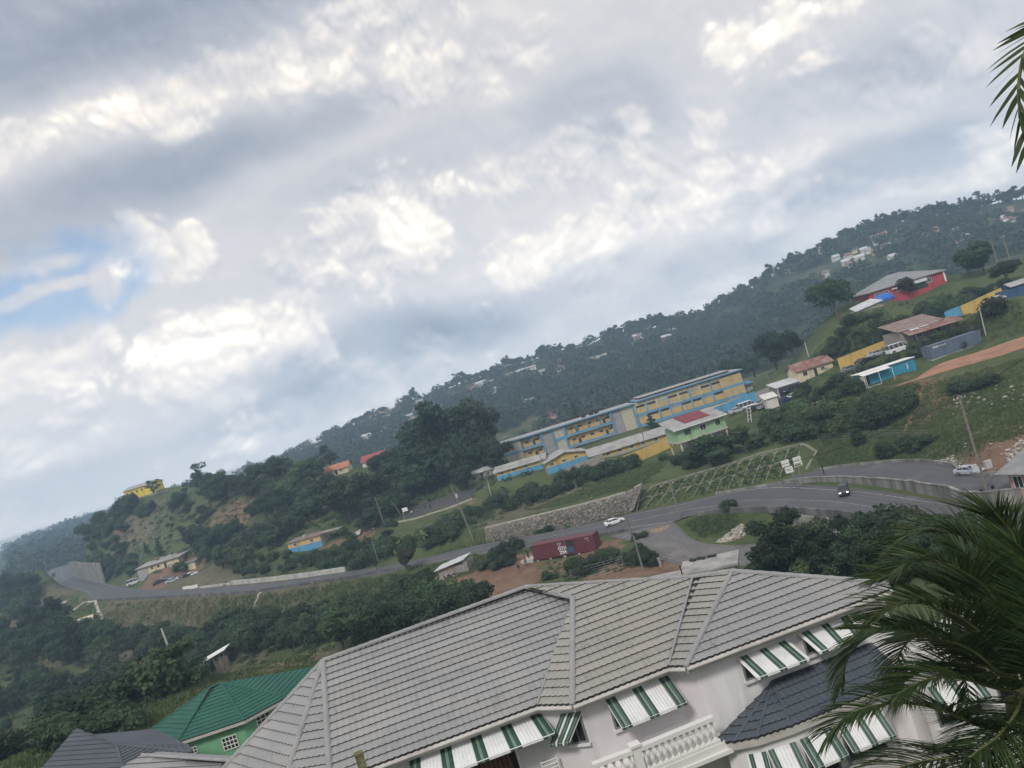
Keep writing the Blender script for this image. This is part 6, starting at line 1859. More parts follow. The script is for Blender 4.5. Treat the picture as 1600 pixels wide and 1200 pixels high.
def car(name, lab, cat, loc, rz, paint_m, kind='sedan', lights=False, group=None, wreck=False):
    t = thing(name, lab, cat, loc, rz, group)
    if kind == 'van':
        L, Wd = 5.2, 1.85
        st = [(-2.6, .45, 1.6, .92), (-2.55, .35, 1.75, .96), (-1.2, .3, 1.8, 1), (1.2, .3, 1.72, 1), (1.75, .3, 1.15, .98), (2.4, .32, 1.0, .94), (2.6, .4, .85, .85)]
        gh = [(-2.5, 2.0), (-2.35, 2.22), (1.0, 2.24), (1.55, 1.2)]; belt = 1.22; gx = (-2.54, 1.95)
        wx = (-1.65, 1.65); rw = .36; top = 2.2
    elif kind == 'suv':
        L, Wd = 4.5, 1.82
        st = [(-2.22, .55, 1.0, .9), (-2.15, .42, 1.06, .97), (-1.2, .36, 1.08, 1), (.8, .36, 1.06, 1), (1.25, .38, 1.02, .98), (2.05, .42, .92, .93), (2.22, .5, .78, .84)]
        belt = 1.04; gx = (-2.1, 1.15); wx = (-1.35, 1.35); rw = .36; top = 1.62
    else:
        L, Wd = 4.5, 1.72
        st = [(-2.25, .45, .86, .88), (-2.18, .32, .96, .96), (-1.4, .26, .97, 1), (.9, .26, .95, 1), (1.2, .28, .92, .98), (2.1, .32, .78, .92), (2.25, .4, .62, .82)]
        belt = .93; gx = (-1.75, 1.1); wx = (-1.35, 1.4); rw = .31; top = 1.40
    sec = []
    for (x, z0, z1, f) in st:
        hw = Wd / 2 * f; zm = z0 + (z1 - z0) * .55
        if kind == 'van': z1 = min(z1, belt + .02)
        sec.append([(x, -hw * .94, z0), (x, hw * .94, z0), (x, hw, zm), (x, hw * .95, z1 - .05), (x, hw * .86, z1), (x, -hw * .86, z1), (x, -hw * .95, z1 - .05), (x, -hw, zm)])
    loft(sec).build('body', paint_m, t, False)
    hw = Wd / 2
    if kind == 'van': prof = [(gx[0], .0), (gx[0] + .10, 1), (1.05, 1), (gx[1], 0)]
    elif kind == 'suv': prof = [(gx[0], 0), (gx[0] + .28, 1), (.30, 1), (gx[1], 0)]
    else: prof = [(gx[0], 0), (gx[0] + .62, 1), (.25, 1), (gx[1], 0)]
    b0, b1 = belt - .02, top - .06
    def ring(z, f, s):
        xa = prof[0][0] + (prof[1][0] - prof[0][0]) * f; xb = prof[3][0] + (prof[2][0] - prof[3][0]) * f
        return [(xa, -s, z), (xb, -s, z), (xb, s, z), (xa, s, z)]
    loft([ring(b0, 0, hw * .90), ring(b1, 1, hw * .76)]).build('window', M_GLASS, t)
    loft([ring(b1, .98, hw * .765), ring(top - .015, 1.0, hw * .73), ring(top, .98, hw * .62)]).build('roof', paint_m, t)
    xs_ = [(prof[0][0], prof[1][0]), (prof[3][0], prof[2][0])]
    mids = {'van': (-1.35, -.1, .95), 'suv': (-1.2, -.15), 'sedan': (-.55,)}[kind]
    for m_ in mids: xs_.append((m_, m_))
    for (xa, xb) in xs_:
        for s in (-1, 1): MB().tube([(xa, s * hw * .905, b0), (xb, s * hw * .765, b1)], .045, 4).build('pillar', paint_m, t)
    for x in wx:
        for s in (-1, 1):
            MB().cyl((x, s * (hw - .03), rw + .05), rw + .05, .02, 14, 'y').build('wheel_arch', M_BLACK, t)
            wh = MB(); wh.tube([(x, s * (hw - .19), rw), (x, s * (hw + .012), rw)], rw, 14); wo = wh.build('wheel', M_BLACK, t); MB().tube([(x, s * (hw), rw), (x, s * (hw + .022), rw)], rw * .62, 10).build('rim', M_RIM, wo)
    zf = st[-2][2] - .14; 
    for s in (-1, 1):
        MB().box((L / 2 - .10, s * hw * .68, zf), (.18, .36, .15), s * .25).build('headlight', M_LIT if lights else M_HEAD, t)
        MB().box((-L / 2 + .06, s * hw * .74, st[1][2] - .12), (.12, .28, .16)).build('tail_light', M_TAIL, t)
        MB().box((prof[3][0] - .18, s * (hw + .07), belt + .06), (.12, .16, .12)).build('mirror', paint_m, t)
    MB().box((L / 2 + .005, 0, .42), (.06, Wd * .8, .16)).build('front_grille', M_BLACK, t); MB().box((-L / 2 - .0, 0, .5), (.06, .5, .13)).build('number_plate', M_PLATE, t)
    return t
C_WH = car_paint('car_white', (.74, .75, .76)); C_SIL = car_paint('car_silver', (.42, .45, .50)); C_DK = car_paint('car_dark', (.03, .035, .045)); C_BLU = car_paint('car_blue', (.03, .045, .13)); C_GR = car_paint('car_grey', (.2, .21, .22))
def on_road(px, py, z=-30.0): 
    q = PZ(px, py, z); return q
def heading(p, px2, py2, z=-30.0):
    q = PZ(px2, py2, z); return math.atan2(q.y - p.y, q.x - p.x)
p = on_road(961, 819); o = car('white_car', 'white saloon car waiting at the road junction beside the stone wall', 'car', p, heading(p, 1000, 806) , C_WH); o.scale = (.84, .84, .84)
p = on_road(1320, 772); o = car('dark_car', 'dark car with bright headlights coming round the bend', 'car', p, heading(p, 1390, 790) - .45, C_DK, 'suv', True); o.scale = (.80, .82, .84)
p = PZ(1516, 741, -28.85); o = car('silver_car', 'silver car parked at the roadside with a person by its door', 'car', p, -1.15, C_SIL); o.scale = (.84, .84, .84)
p = on_road(210, 913, -29.9); p.z = float(H(p.x, p.y)) + .02; car('white_van', 'white minibus parked at the mouth of the junkyard', 'van', p, .5, C_WH, 'van')
p = P(69, 908, 455); p.z = 10.55; car('white_car', 'small white car far off on the left bend', 'car', p, -1.0, C_WH)
p = P(83, 897, 470); p.z = 10.55; car('dark_truck', 'small dark van far off on the left bend', 'van', p, 2.1, C_DK, 'van')
p = P(966, 717, 198); p.z = float(H(p.x, p.y)); car('blue_car', 'dark blue saloon parked by the yellow wall below the school', 'car', p, .45, C_BLU)
p = P(1153, 643, 196); p.z = float(H(p.x, p.y)); car('silver_car', 'pale silver saloon parked against the bright blue wall', 'car', p, .1, C_SIL)
p = P(1168, 636, 198); p.z = float(H(p.x, p.y)); car('white_van', 'old white van parked against the right end of the blue wall', 'van', p, .2, C_WH, 'van')
p = P(1405, 551, 176); p.z = float(H(p.x, p.y)); car('white_van', 'white minibus in front of the yellow wall above the bright blue container', 'van', p, .15, C_WH, 'van')
p = P(1558, 467, 173); p.z = float(H(p.x, p.y)); car('white_car', 'white car parked below the yellow wall at the upper right', 'car', p, .5, C_WH)
# junked cars: rusted, wheel-less shells piled in two yards
M_RUSTC = mat('rusted_steel', (.13, .075, .05), .9, .4, 2); 
yard = [(1178,640,190,C_DK,.3,'black stripped car shell under the old white van in the scrap yard'),(1190,636,190,C_GR,1.1,'grey stripped car shell in the middle of the scrap yard'),(1226,628,188,C_BLU,.2,'dark blue junked car in front of the open scrap yard shed'),(1242,616,190,C_WH,.3,'white junked car beside the open scrap yard shed'),
        (262,903,278,C_GR,.2,'grey junked car in front of the long cream cottage'),(283,902,272,C_WH,.6,'white junked car at the left of the heap beside the hut'),(299,899,272,C_WH,.2,'white junked car at the right of the heap beside the hut'),(290,906,268,M_RUSTC,1.4,'rusty brown car shell at the front of the heap beside the hut'),(272,914,266,C_SIL,.2,'silver junked car half under a blue sheet near the road'),(247,909,275,C_DK,.9,'dark burnt car shell behind the white minibus')]
for (px, py, Y, m, rz, lab) in yard:
    p = P(px, py, Y); p.z = float(H(p.x, p.y)) - .12
    o = car('junked_car', lab, 'car', p, rz, m); o.rotation_euler = (random.uniform(-.1, .1), random.uniform(-.08, .08), rz)
q = P(1172, 652, 184); q.z = float(H(q.x, q.y))
t = thing('scrap_metal', 'pale leaning steel chassis frame in front of the junked cars', 'scrap metal', q, .5)
for s in (0, 1.0): MB().tube([(0, s, 0), (1.2, s + .3, 3.4)], .11, 5).build('chassis_rail', M_CONCL, t)
for k in range(4): MB().tube([(.25 + .28 * k, .05 + .08 * k, .7 + .8 * k), (.25 + .28 * k, 1.05 + .08 * k, .7 + .8 * k)], .08, 5).build('cross_member', M_CONCL, t)

# ================================================================== PEOPLE
M_SKIN = mat('skin_brown', (.10, .055, .038), .6, .1, 6); M_HAIR = mat('hair_black', (.01, .009, .008), .8, .2, 8)
def person(lab, loc, rz, shirt, trousers, pose='stand', h=1.72, group=None):
    J = {'pelvis': (0, 0, .95), 'waist': (0, 0, 1.08), 'chest': (0, 0, 1.30), 'neck': (0, .0, 1.47), 'head': (0, -.01, 1.58), 'crown': (0, 0, 1.72)}
    R_ = {'pelvis': (.155, .11), 'waist': (.135, .10), 'chest': (.165, .115), 'neck': (.055, .055), 'head': (.085, .10), 'crown': (.055, .065)}
    E = [('pelvis', 'waist'), ('waist', 'chest'), ('chest', 'neck'), ('neck', 'head'), ('head', 'crown')]
    for s, sd in ((-1, 'l'), (1, 'r')):
        fw = {'stand': 0, 'walk': .22 * s, 'arms': .04 * s, 'reach': .05 * s}[pose]
        J['hip' + sd] = (.09 * s, 0, .88); J['knee' + sd] = (.10 * s, -fw * .6 - .02, .49); J['ankle' + sd] = (.10 * s, -fw * .5 + .04, .09); J['toe' + sd] = (.11 * s, -fw * .5 - .13, .035)
        if pose == 'arms': el = (.42 * s, -.03, 1.36); wr = (.64 * s, -.06, 1.42); ha = (.72 * s, -.07, 1.44)
        elif pose == 'reach' and s > 0: el = (.24, -.18, 1.20); wr = (.20, -.42, 1.24); ha = (.19, -.50, 1.25)
        else: el = (.25 * s, .03 + fw * .3, 1.13); wr = (.27 * s, -.04 + fw * .6, .89); ha = (.27 * s, -.06 + fw * .7, .80)
        J['sh' + sd] = (.175 * s, 0, 1.40); J['el' + sd] = el; J['wr' + sd] = wr; J['ha' + sd] = ha
        R_['hip' + sd] = (.095, .10); R_['knee' + sd] = (.06, .065); R_['ankle' + sd] = (.042, .05); R_['toe' + sd] = (.04, .03)
        R_['sh' + sd] = (.06, .06); R_['el' + sd] = (.043, .043); R_['wr' + sd] = (.031, .03); R_['ha' + sd] = (.03, .035)
        E += [('pelvis', 'hip' + sd), ('hip' + sd, 'knee' + sd), ('knee' + sd, 'ankle' + sd), ('ankle' + sd, 'toe' + sd), ('chest', 'sh' + sd), ('sh' + sd, 'el' + sd), ('el' + sd, 'wr' + sd), ('wr' + sd, 'ha' + sd)]
    ks = list(J)
    me = bpy.data.meshes.new('body'); me.from_pydata([J[k] for k in ks], [(ks.index(a), ks.index(b)) for a, b in E], [])
    ob = bpy.data.objects.new('tmp', me); C.objects.link(ob)
    ob.modifiers.new('s', 'SKIN'); sv = me.skin_vertices[0].data
    for i, k in enumerate(ks): sv[i].radius = R_[k]; sv[i].use_root = (k == 'pelvis')
    sub = ob.modifiers.new('u', 'SUBSURF'); sub.levels = 1
    dg = bpy.context.evaluated_depsgraph_get()
    bm_ = bpy.data.meshes.new_from_object(ob.evaluated_get(dg)); bpy.data.objects.remove(ob)
    bm_.materials.clear()
    for m in (M_SKIN, shirt, trousers): bm_.materials.append(m)
    wr = [Vector(J['wrl']), Vector(J['wrr'])]; els = [Vector(J['ell']), Vector(J['elr'])]
    for p_ in bm_.polygons:
        c = p_.center
        arm = abs(c.x) > .2 or (pose == 'reach' and c.y < -.13 and c.z > .9)
        if c.z > 1.455: k = 0
        elif arm and min((c - e_).length for e_ in els) > .14 and min((c - w_).length for w_ in wr) < min((c - e_).length for e_ in els) + .04: k = 0
        elif c.z > .93: k = 1
        elif arm: k = 0
        elif c.z < .07: k = 2
        else: k = 2
        p_.material_index = k; p_.use_smooth = True
    t = thing('person', lab, 'person', loc, rz, group); t.scale = [h / 1.74] * 3
    bm_.name = 'body'
    link('body', bm_, t)
    MB().lathe((0, .012, 1.585), [(.098, .02), (.105, .07), (.085, .125), (.03, .16)], 8).build('hair', M_HAIR, t, True)
    fc = MB(); fc.box((0, -.098, 1.565), (.03, .035, .045)); fc.build('nose', M_SKIN, t)
    for s in (-1, 1):
        MB().box((.035 * s, -.094, 1.592), (.022, .012, .012)).build('eye', M_HAIR, t)
        hx, hy, hz = J['ha' + ('l' if s < 0 else 'r')]; wx_, wy_, wz_ = J['wr' + ('l' if s < 0 else 'r')]
        dv = (Vector((hx, hy, hz)) - Vector((wx_, wy_, wz_))).normalized(); o0 = Vector((hx, hy, hz))
        sd_ = dv.cross(Vector((0, 1, .2))).normalized()
        for q_, ln in ((-.027, .065), (-.009, .08), (.009, .075), (.027, .06)): MB().tube([o0 + sd_ * q_, o0 + sd_ * q_ + dv * ln + Vector((0, -.012, 0))], .009, 5, .006).build('finger', M_SKIN, t)
        MB().tube([o0 + sd_ * .03 - dv * .03, o0 + sd_ * .055 + dv * .02 + Vector((0, -.02, 0))], .010, 5, .007).build('thumb', M_SKIN, t)
    return t
def cloth(n, c): return mat('cloth_' + n, c, .9, .15, 8)
K_RED = cloth('red', (.30, .04, .06)); K_DK = cloth('dark', (.025, .027, .035)); K_GREEN = cloth('green', (.03, .09, .06)); K_WHITE = cloth('white', (.55, .55, .54)); K_BLUE = cloth('blue', (.04, .07, .16)); K_GREY = cloth('grey', (.18, .18, .19)); K_TAN = cloth('tan', (.28, .22, .15))
g = G(823, 884); person('person in a red top and shorts standing at the left end of the maroon container', g, .3, K_RED, K_DK, 'walk')
g = G(813, 896); person('person in dark clothes on the path left of the maroon container', g, -.4, K_DK, K_GREY, 'stand')
g = P(826, 871, 141); g.z = float(H(g.x, g.y)); person('person in black leaning by the counter behind the one in red', g, .9, K_DK, K_DK, 'reach')
p = PZ(1288, 741, -29.75); p.z += .02; person('person in dark green walking across the road with arms held out', p, 1.0, K_GREEN, K_DK, 'arms')
p = PZ(1503, 743, -28.85); p.z += .02; person('person in a pale shirt and jeans at the open side of the silver car', p, 1.8, K_WHITE, K_BLUE, 'reach')
for (px, py, lab, a_, b_, ps) in ((645,806,'person in a white shirt at the left end of the basketball court', K_WHITE, K_DK, 'stand'), (653,803,'person in pale clothes second along the edge of the basketball court', K_GREY, K_DK, 'walk'), (666,797,'person in a blue shirt with raised arms on the basketball court', K_BLUE, K_DK, 'arms'), (674,797,'person in dark clothes furthest right on the basketball court', K_DK, K_DK, 'stand')):
    g = G(px, py); person(lab, g, random.uniform(0, 6), a_, b_, ps)
# basketball hoop
g = P(631, 806, 216); g.z = float(H(g.x, g.y))
t = thing('basketball_hoop', 'basketball hoop with a white backboard at the left end of the court', 'hoop', g); MB().tube([(0, 0, -.3), (0, 0, 2.6), (.7, -.2, 3.1)], .08, 6).build('hoop_post', M_CONCL, t); MB().box((.8, -.25, 3.35), (1.7, .06, 1.05), -.4).build('backboard', M_WHITE, t); MB().lathe((1.0, -.6, 3.0), [(.23, 0), (.24, .03), (.22, .05)], 10).build('rim', R_ORANGE, t)
# pale tarpaulin-covered heap on the clay ledge right of the cabin
g = P(555, 838, 226); g.z = float(H(g.x, g.y))
t = thing('tarpaulin_heap', 'pale sheet thrown over a heap on the clay ledge right of the cabin', 'tarpaulin', g, .1); MB().slab([(-1.9, 0, -.2), (1.4, 0, .5), (1.9, 1.6, 1.6), (-1.2, 1.6, .7)], .08).build('sheet', M_CONCL, t); MB().bb(-1.3, 1.2, .6, 1.6, -1, .3).build('stacked_blocks', P_BRICK, t)
# wire fence in the yard before the big house ridge
def fence(lab, pix, Y=None, h=1.4, post=2.2, m=M_POLE, wires=4, rails=None):
    g_ = [(G(*q) if Y is None else GXY(P(*q, Y[i]).x, Y[i])) for i, q in enumerate(pix)]
    t = thing('wire_fence', lab, 'fence', g_[0])
    L = sum((g_[i + 1] - g_[i]).length for i in range(len(g_) - 1)); n = max(2, int(L / post))
    pts = resample(g_, n + 1)
    for p in pts: p.z = float(H(p.x, p.y))
    for p in pts: MB().tube([p - t.location + Vector((0, 0, -.3)), p - t.location + Vector((random.uniform(-.06, .06), 0, h))], .055, 5).build('post', m, t)
    for k in range(wires): MB().tube([p - t.location + Vector((0, 0, h * (k + .6) / wires)) for p in pts], .018, 4).build('wire', M_STEEL, t)
fence('sagging wire fence with thin posts below the bushes in front of the maroon container', ((893,905),(930,895),(975,882)))
fence('pale rail fence along the dirt path just behind the ridge of the big house', ((920,908),(960,895),(1000,884)), h=.9, wires=2)
fence('wire fence across the green slope above the bend', ((1280,689),(1340,686),(1400,683),(1450,684)), post=5)
fence('fence of thin posts along the bank below the school', ((690,846),(730,822),(790,796)), post=3)
# old gate post and white litter heaps
g = G(1033, 885)
t = thing('gate_pillar', 'stub of a pale gate pillar beside the dirt path behind the big house', 'pillar', g); MB().prism([(-.2, -.2), (.2, -.2), (.2, .2), (-.2, .2)], -.5, 1.2).build('pillar_shaft', M_CONCW, t); MB().box((0, 0, 1.25), (.5, .5, .09)).build('pillar_cap', M_CONCW, t)

# sagging cables
M_CABLE = mat('cable', (.02, .02, .02), .7, .1, 5)
def cable(lab, a, b, sag, r=.035):
    t = thing('power_cable', lab, 'cable', a)
    MB().tube([(a.lerp(b, f) - a) + Vector((0, 0, -sag * 4 * f * (1 - f))) for f in np.linspace(0, 1, 14)], r, 4).build('cable_line', M_CABLE, t)
pa, pb, pc = P(1498,618,95), P(1044,748,140), P(704,757,float(SC.objects['utility_pole.002'].location.y))
cable('dark cable sagging across the road between the right hand pole and the arches', P(1499,622,95), pb, 2.5)
cable('dark cable sagging over the maroon container between two timber poles', pb, pc, 2.0)
cable('thin dark cable from the tall right hand pole out past the right edge', P(1499,622,95), Vector((75, 70, 42)), 1.5)
cable('thin cable between the two tall dark poles on the right ridge', P(1550,376,205), P(1568,371,206), .5)
# kerb of the basketball court
seg = [G(*q) for q in ((618,817),(650,811),(700,795),(738,780))]
t = thing('court_kerb', 'pale concrete edge along the near side of the basketball court', 'kerb', seg[0]); run_wall(t, seg, .3, .6, M_DRAIN, 'kerb_block', down=.6, step=4)
# extra scrap
for i, (px, py, Y, m, rz, lab) in enumerate(((1206,628,196,C_SIL,.3,'silver junked car against the zinc fence in the scrap yard'), (1232,614,197,C_BLU,.9,'dark blue junked car near the top of the scrap yard'), (1330,583,186,C_GR,.2,'grey junked car below the lower end of the yellow wall'), (1352,575,184,C_DK,.5,'dark junked car in the middle below the yellow wall'), (1372,563,183,C_SIL,.3,'silver junked car below the upper end of the yellow wall'))):
    p = P(px, py, Y); p.z = float(H(p.x, p.y)) + .1
    o = car('junked_car', lab, 'car', p, rz, m); o.rotation_euler = (random.uniform(-.1, .1), random.uniform(-.08, .08), rz)

for lab, a_, b_, sg in (('thin cable between the street lamp and the short pole on the straight road', P(577,831,float(G(592,881).y)), P(564,860,float(G(573,884).y)), .3),
        ('thin cable from the leaning pole to the pole before the long shed', pc, P(757,734,205), 1.2), ('thin cable from the pole before the long shed to the turquoise gable hall', P(757,734,205), P(840,704,205), 1.4),
        ('thin cable between the two poles at the turquoise gable hall', P(840,704,205), P(891,670,204), 1.2), ('thin cable from the turquoise gable hall pole to the pole at the stair tower', P(891,670,204), P(992,631,215), 2.0),
        ('thin cable across the front of the right half of the school', P(992,631,215), P(1121,593,228), 2.2), ('thin cable from the school to the pale pole at the right end of its roof', P(1121,593,228), P(1195,579,215), 1.2),
        ('long thin cable from the leaning pole down to the junction pole', pc, P(978,807,float(G(986,836).y)), 3.0), ('thin cable from the lamp by the dirt path to the pole by the white car', P(990,839,112), P(978,807,float(G(986,836).y)), .8)):
    cable(lab, a_, b_, sg, .022)

# ================================================================== PLANTS
def kites(c, nrm, size, rng, asp=.42, bend=.12):
    """pointed leaf clumps: centres (n,3), normals (n,3), sizes (n,)"""
    n = len(c)
    r = rng.normal(size=(n, 3))
    u = np.cross(nrm, r); u /= np.linalg.norm(u, axis=1, keepdims=True) + 1e-9
    v = np.cross(nrm, u); v /= np.linalg.norm(v, axis=1, keepdims=True) + 1e-9
    s = size[:, None]
    V = np.stack([c - u * .5 * s, c + v * asp * s - nrm * bend * s, c + u * .55 * s - nrm * bend * .6 * s, c - v * asp * s - nrm * bend * s], 1)
    return V.reshape(-1, 3), np.arange(4 * n).reshape(n, 4)
def ico(sub=1):
    bm = bmesh.new(); bmesh.ops.create_icosphere(bm, subdivisions=sub, radius=1.0)
    V = np.array([v.co[:] for v in bm.verts]); T = np.array([[v.index for v in f.verts] for f in bm.faces]); bm.free()
    return V, T
ICO_V, ICO_T = ico(2)
ICO1_V, ICO1_T = ico(1)
def lobed(lobes, n, leaf, rng, core=.70, drop=.25, lo=None):
    """leaf clumps over a set of ellipsoid lobes (centre, radii), plus a rough dark inner mass as quads"""
    lobes = [(np.array(c, float), np.array(r, float)) for c, r in lobes]
    area = np.array([r[0] * r[1] + r[0] * r[2] for _, r in lobes]); cnt = np.maximum(8, (n * area / area.sum()).astype(int))
    VV, QQ = [], []; k = 0
    for (c, r), m in zip(lobes, cnt):
        d = rng.normal(size=(m, 3)); d /= np.linalg.norm(d, axis=1, keepdims=True)
        ph = rng.uniform(0, 6.3, 3)
        gate = np.sin(d[:, 0] * 5 + ph[0]) * np.sin(d[:, 1] * 5 + ph[1]) + np.sin(d[:, 2] * 6 + ph[2]) * .6
        keep = gate > np.quantile(gate, drop) 
        d = d[keep]; m2 = len(d)
        rad = rng.uniform(.70, 1.10, m2) + .10 * gate[keep]
        p = c + d * r * rad[:, None]
        nn = d + rng.normal(scale=.55, size=(m2, 3)) + np.array([0, 0, .25]); nn /= np.linalg.norm(nn, axis=1, keepdims=True)
        if lo is not None: 
            q = p[:, 2] > lo; p = p[q]; nn = nn[q]; m2 = len(p)
        V, Q = kites(p, nn, leaf * rng.uniform(.6, 1.35, m2), rng)
        VV.append(V); QQ.append(Q + k); k += len(V)
        cv = ICO1_V * (r * core) * (1 + .18 * np.sin(ICO1_V[:, [1, 2, 0]] * 6 + ph)) + c
        if core > 0:
            T = np.c_[ICO1_T, ICO1_T[:, 2]]
            # triangles kept as quads with a split edge point, cheap
            mid = (cv[ICO1_T[:, 2]] + cv[ICO1_T[:, 0]]) / 2
            VV.append(np.r_[cv, mid]); QQ.append(np.c_[ICO1_T, len(cv) + np.arange(len(ICO1_T))] + k); k += len(cv) + len(mid)
    return np.concatenate(VV), np.concatenate(QQ)
def limbs(targets, h0, r0, rng, base=0.0):
    mb = MB()
    x, y = rng.normal(scale=.02, size=2)
    mb.tube([(0, 0, -.08), (x * .4, y * .4, h0 * .5), (x, y, h0)], [r0 * 1.25, r0, r0 * .75], 7)
    for t in targets:
        m = (x + (t[0] - x) * .45 + rng.normal(scale=.02), y + (t[1] - y) * .45, h0 + (t[2] - h0) * .55)
        mb.tube([(x, y, h0 * .8), m, tuple(t)], [r0 * .55, r0 * .38, r0 * .12], 5)
    return mb
PROTO = {}
def proto(kind, v, leaf):
    key = (kind, v, leaf.name)
    if key in PROTO: return PROTO[key]
    rng = np.random.default_rng(sum(ord(c) for c in kind) * 7 + v * 131)
    L = []
    if kind == 'broad':
        for i in range(9):
            a = rng.uniform(0, 6.28); rr = rng.uniform(.05, .36)
            L.append(((rr * math.cos(a), rr * math.sin(a), rng.uniform(.42, .80)), rng.uniform(.13, .22) * np.array([1.15, 1.15, .85])))
        L.append(((0, 0, .80), (.2, .2, .18)))
        V, Q = lobed(L, 4600, .052, rng); tr = limbs([l[0] for l in L[:6]], .34, .030, rng)
    elif kind == 'tall':
        for i in range(10):
            z = .30 + .65 * i / 9; a = rng.uniform(0, 6.28); rr = .17 * (1 - abs(z - .55))
            L.append(((rr * math.cos(a), rr * math.sin(a), z), rng.uniform(.10, .16) * (1.15 - .55 * z) * np.array([1.2, 1.2, 1.1])))
        V, Q = lobed(L, 3600, .046, rng); tr = limbs([l[0] for l in L[2:8]], .30, .022, rng)
    elif kind == 'pine':
        for i in range(13):
            z = .25 + .72 * i / 12; rr = .24 * (1.05 - z); a = i * 2.4
            L.append(((rr * .7 * math.cos(a), rr * .7 * math.sin(a), z), (rr * .8 + .03, rr * .8 + .03, .05)))
        V, Q = lobed(L, 1500, .06, rng, core=.5); tr = limbs([], .95, .018, rng)
    elif kind == 'sparse':
        for i in range(13):
            a = rng.uniform(0, 6.28); rr = rng.uniform(.08, .34)
            L.append(((rr * math.cos(a), rr * math.sin(a), rng.uniform(.45, .98)), rng.uniform(.05, .11) * np.array([1.2, 1.2, .8])))
        V, Q = lobed(L, 1100, .055, rng, core=0, drop=.35); tr = limbs([l[0] for l in L], .40, .022, rng)
    elif kind == 'bare':
        for i in range(10):
            a = rng.uniform(0, 6.28); rr = rng.uniform(.08, .30)
            L.append(((rr * math.cos(a), rr * math.sin(a), rng.uniform(.6, 1.0)), rng.uniform(.06, .10) * np.array([1, 1, 1])))
        V, Q = lobed(L, 1900, .035, rng, core=0, drop=.2)
        tg = [l[0] for l in L] + [(rng.uniform(-.3, .3), rng.uniform(-.3, .3), rng.uniform(.45, .85)) for _ in range(7)]
        tr = limbs(tg, .30, .026, rng)
    elif kind == 'shrub':
        for i in range(8):
            a = rng.uniform(0, 6.28); rr = rng.uniform(.0, .48)
            L.append(((rr * math.cos(a), rr * math.sin(a), rng.uniform(.22, .62)), rng.uniform(.22, .36) * np.array([1.1, 1.1, .95])))
        V, Q = lobed(L, 2600, .085, rng, lo=-.05); tr = limbs([l[0] for l in L[:5]], .18, .025, rng)
    elif kind == 'neartree':
        for i in range(26):
            a = rng.uniform(0, 6.28); rr = rng.uniform(.02, .40); z = rng.uniform(.18, .90); rr *= 1.15 - .7 * abs(z - .45)
            L.append(((rr * math.cos(a), rr * math.sin(a), z), rng.uniform(.07, .135) * np.array([1.15, 1.15, .9])))
        V, Q = lobed(L, 13000, .032, rng, core=.6); tr = limbs([l[0] for l in L[:9]], .25, .022, rng)
    elif kind == 'banana':
        VV = []; QQ = []; k = 0
        for i in range(11):
            a = rng.uniform(0, 6.28); ln = rng.uniform(.55, .9); up = rng.uniform(.5, 1.3)
            pts = []
            for j in range(6):
                f = j / 5; r_ = ln * f * (.55 + .2 * f); z = .35 + ln * up * f * .75 - .62 * ln * f * f
                wd = .085 * math.sin(PI * min(1, f * .92 + .08)) + .004
                cx, cy = r_ * math.cos(a), r_ * math.sin(a)
                pts += [(cx - wd * math.sin(a), cy + wd * math.cos(a), z - .02), (cx + wd * math.sin(a), cy - wd * math.cos(a), z - .02)]
            VV.append(np.array(pts)); QQ.append(np.array([(2 * j, 2 * j + 1, 2 * j + 3, 2 * j + 2) for j in range(5)]) + k); k += 12
        V, Q = np.concatenate(VV), np.concatenate(QQ)
        tr = MB().tube([(0, 0, -.1), (.02, 0, .2), (0, 0, .42)], [.055, .045, .03], 7)
    me = np_mesh('crown', V, Q, leaf)
    tm = tr.mesh('trunk', M_BARKG if kind in ('bare',) else M_BARK)
    PROTO[key] = (tm, me)
    return PROTO[key]
NPL = {'tree': 0, 'shrub': 0}
NAMES = {'broad': 'broadleaf_tree', 'tall': 'tall_tree', 'pine': 'conifer', 'sparse': 'sparse_tree', 'bare': 'bare_tree', 'shrub': 'shrub', 'neartree': 'leafy_tree', 'banana': 'banana_plant'}
def plant(kind, leaf, p, h, label, group=None, wide=1.0, sink=.05, v=None, name=None):
    v = random.randrange(4) if v is None else v
    tm, cm = proto(kind, v, leaf)
    t = thing(name or NAMES[kind], label, 'shrub' if kind == 'shrub' else 'plant' if kind == 'banana' else 'tree', (p.x, p.y, p.z - sink * h), random.uniform(0, 6.28), group)
    t.scale = (h * wide, h * wide * random.uniform(.9, 1.1), h)
    link('trunk' if kind != 'banana' else 'stem', tm, t); link('crown' if kind != 'banana' else 'leaves', cm, t)
    NPL['shrub' if kind == 'shrub' else 'tree'] += 1
    return t
def in_poly(x, y, poly):
    c = False; n = len(poly)
    for i in range(n):
        x1, y1 = poly[i]; x2, y2 = poly[(i + 1) % n]
        if (y1 > y) != (y2 > y) and x < (x2 - x1) * (y - y1) / (y2 - y1) + x1: c = not c
    return c
TAKEN = []
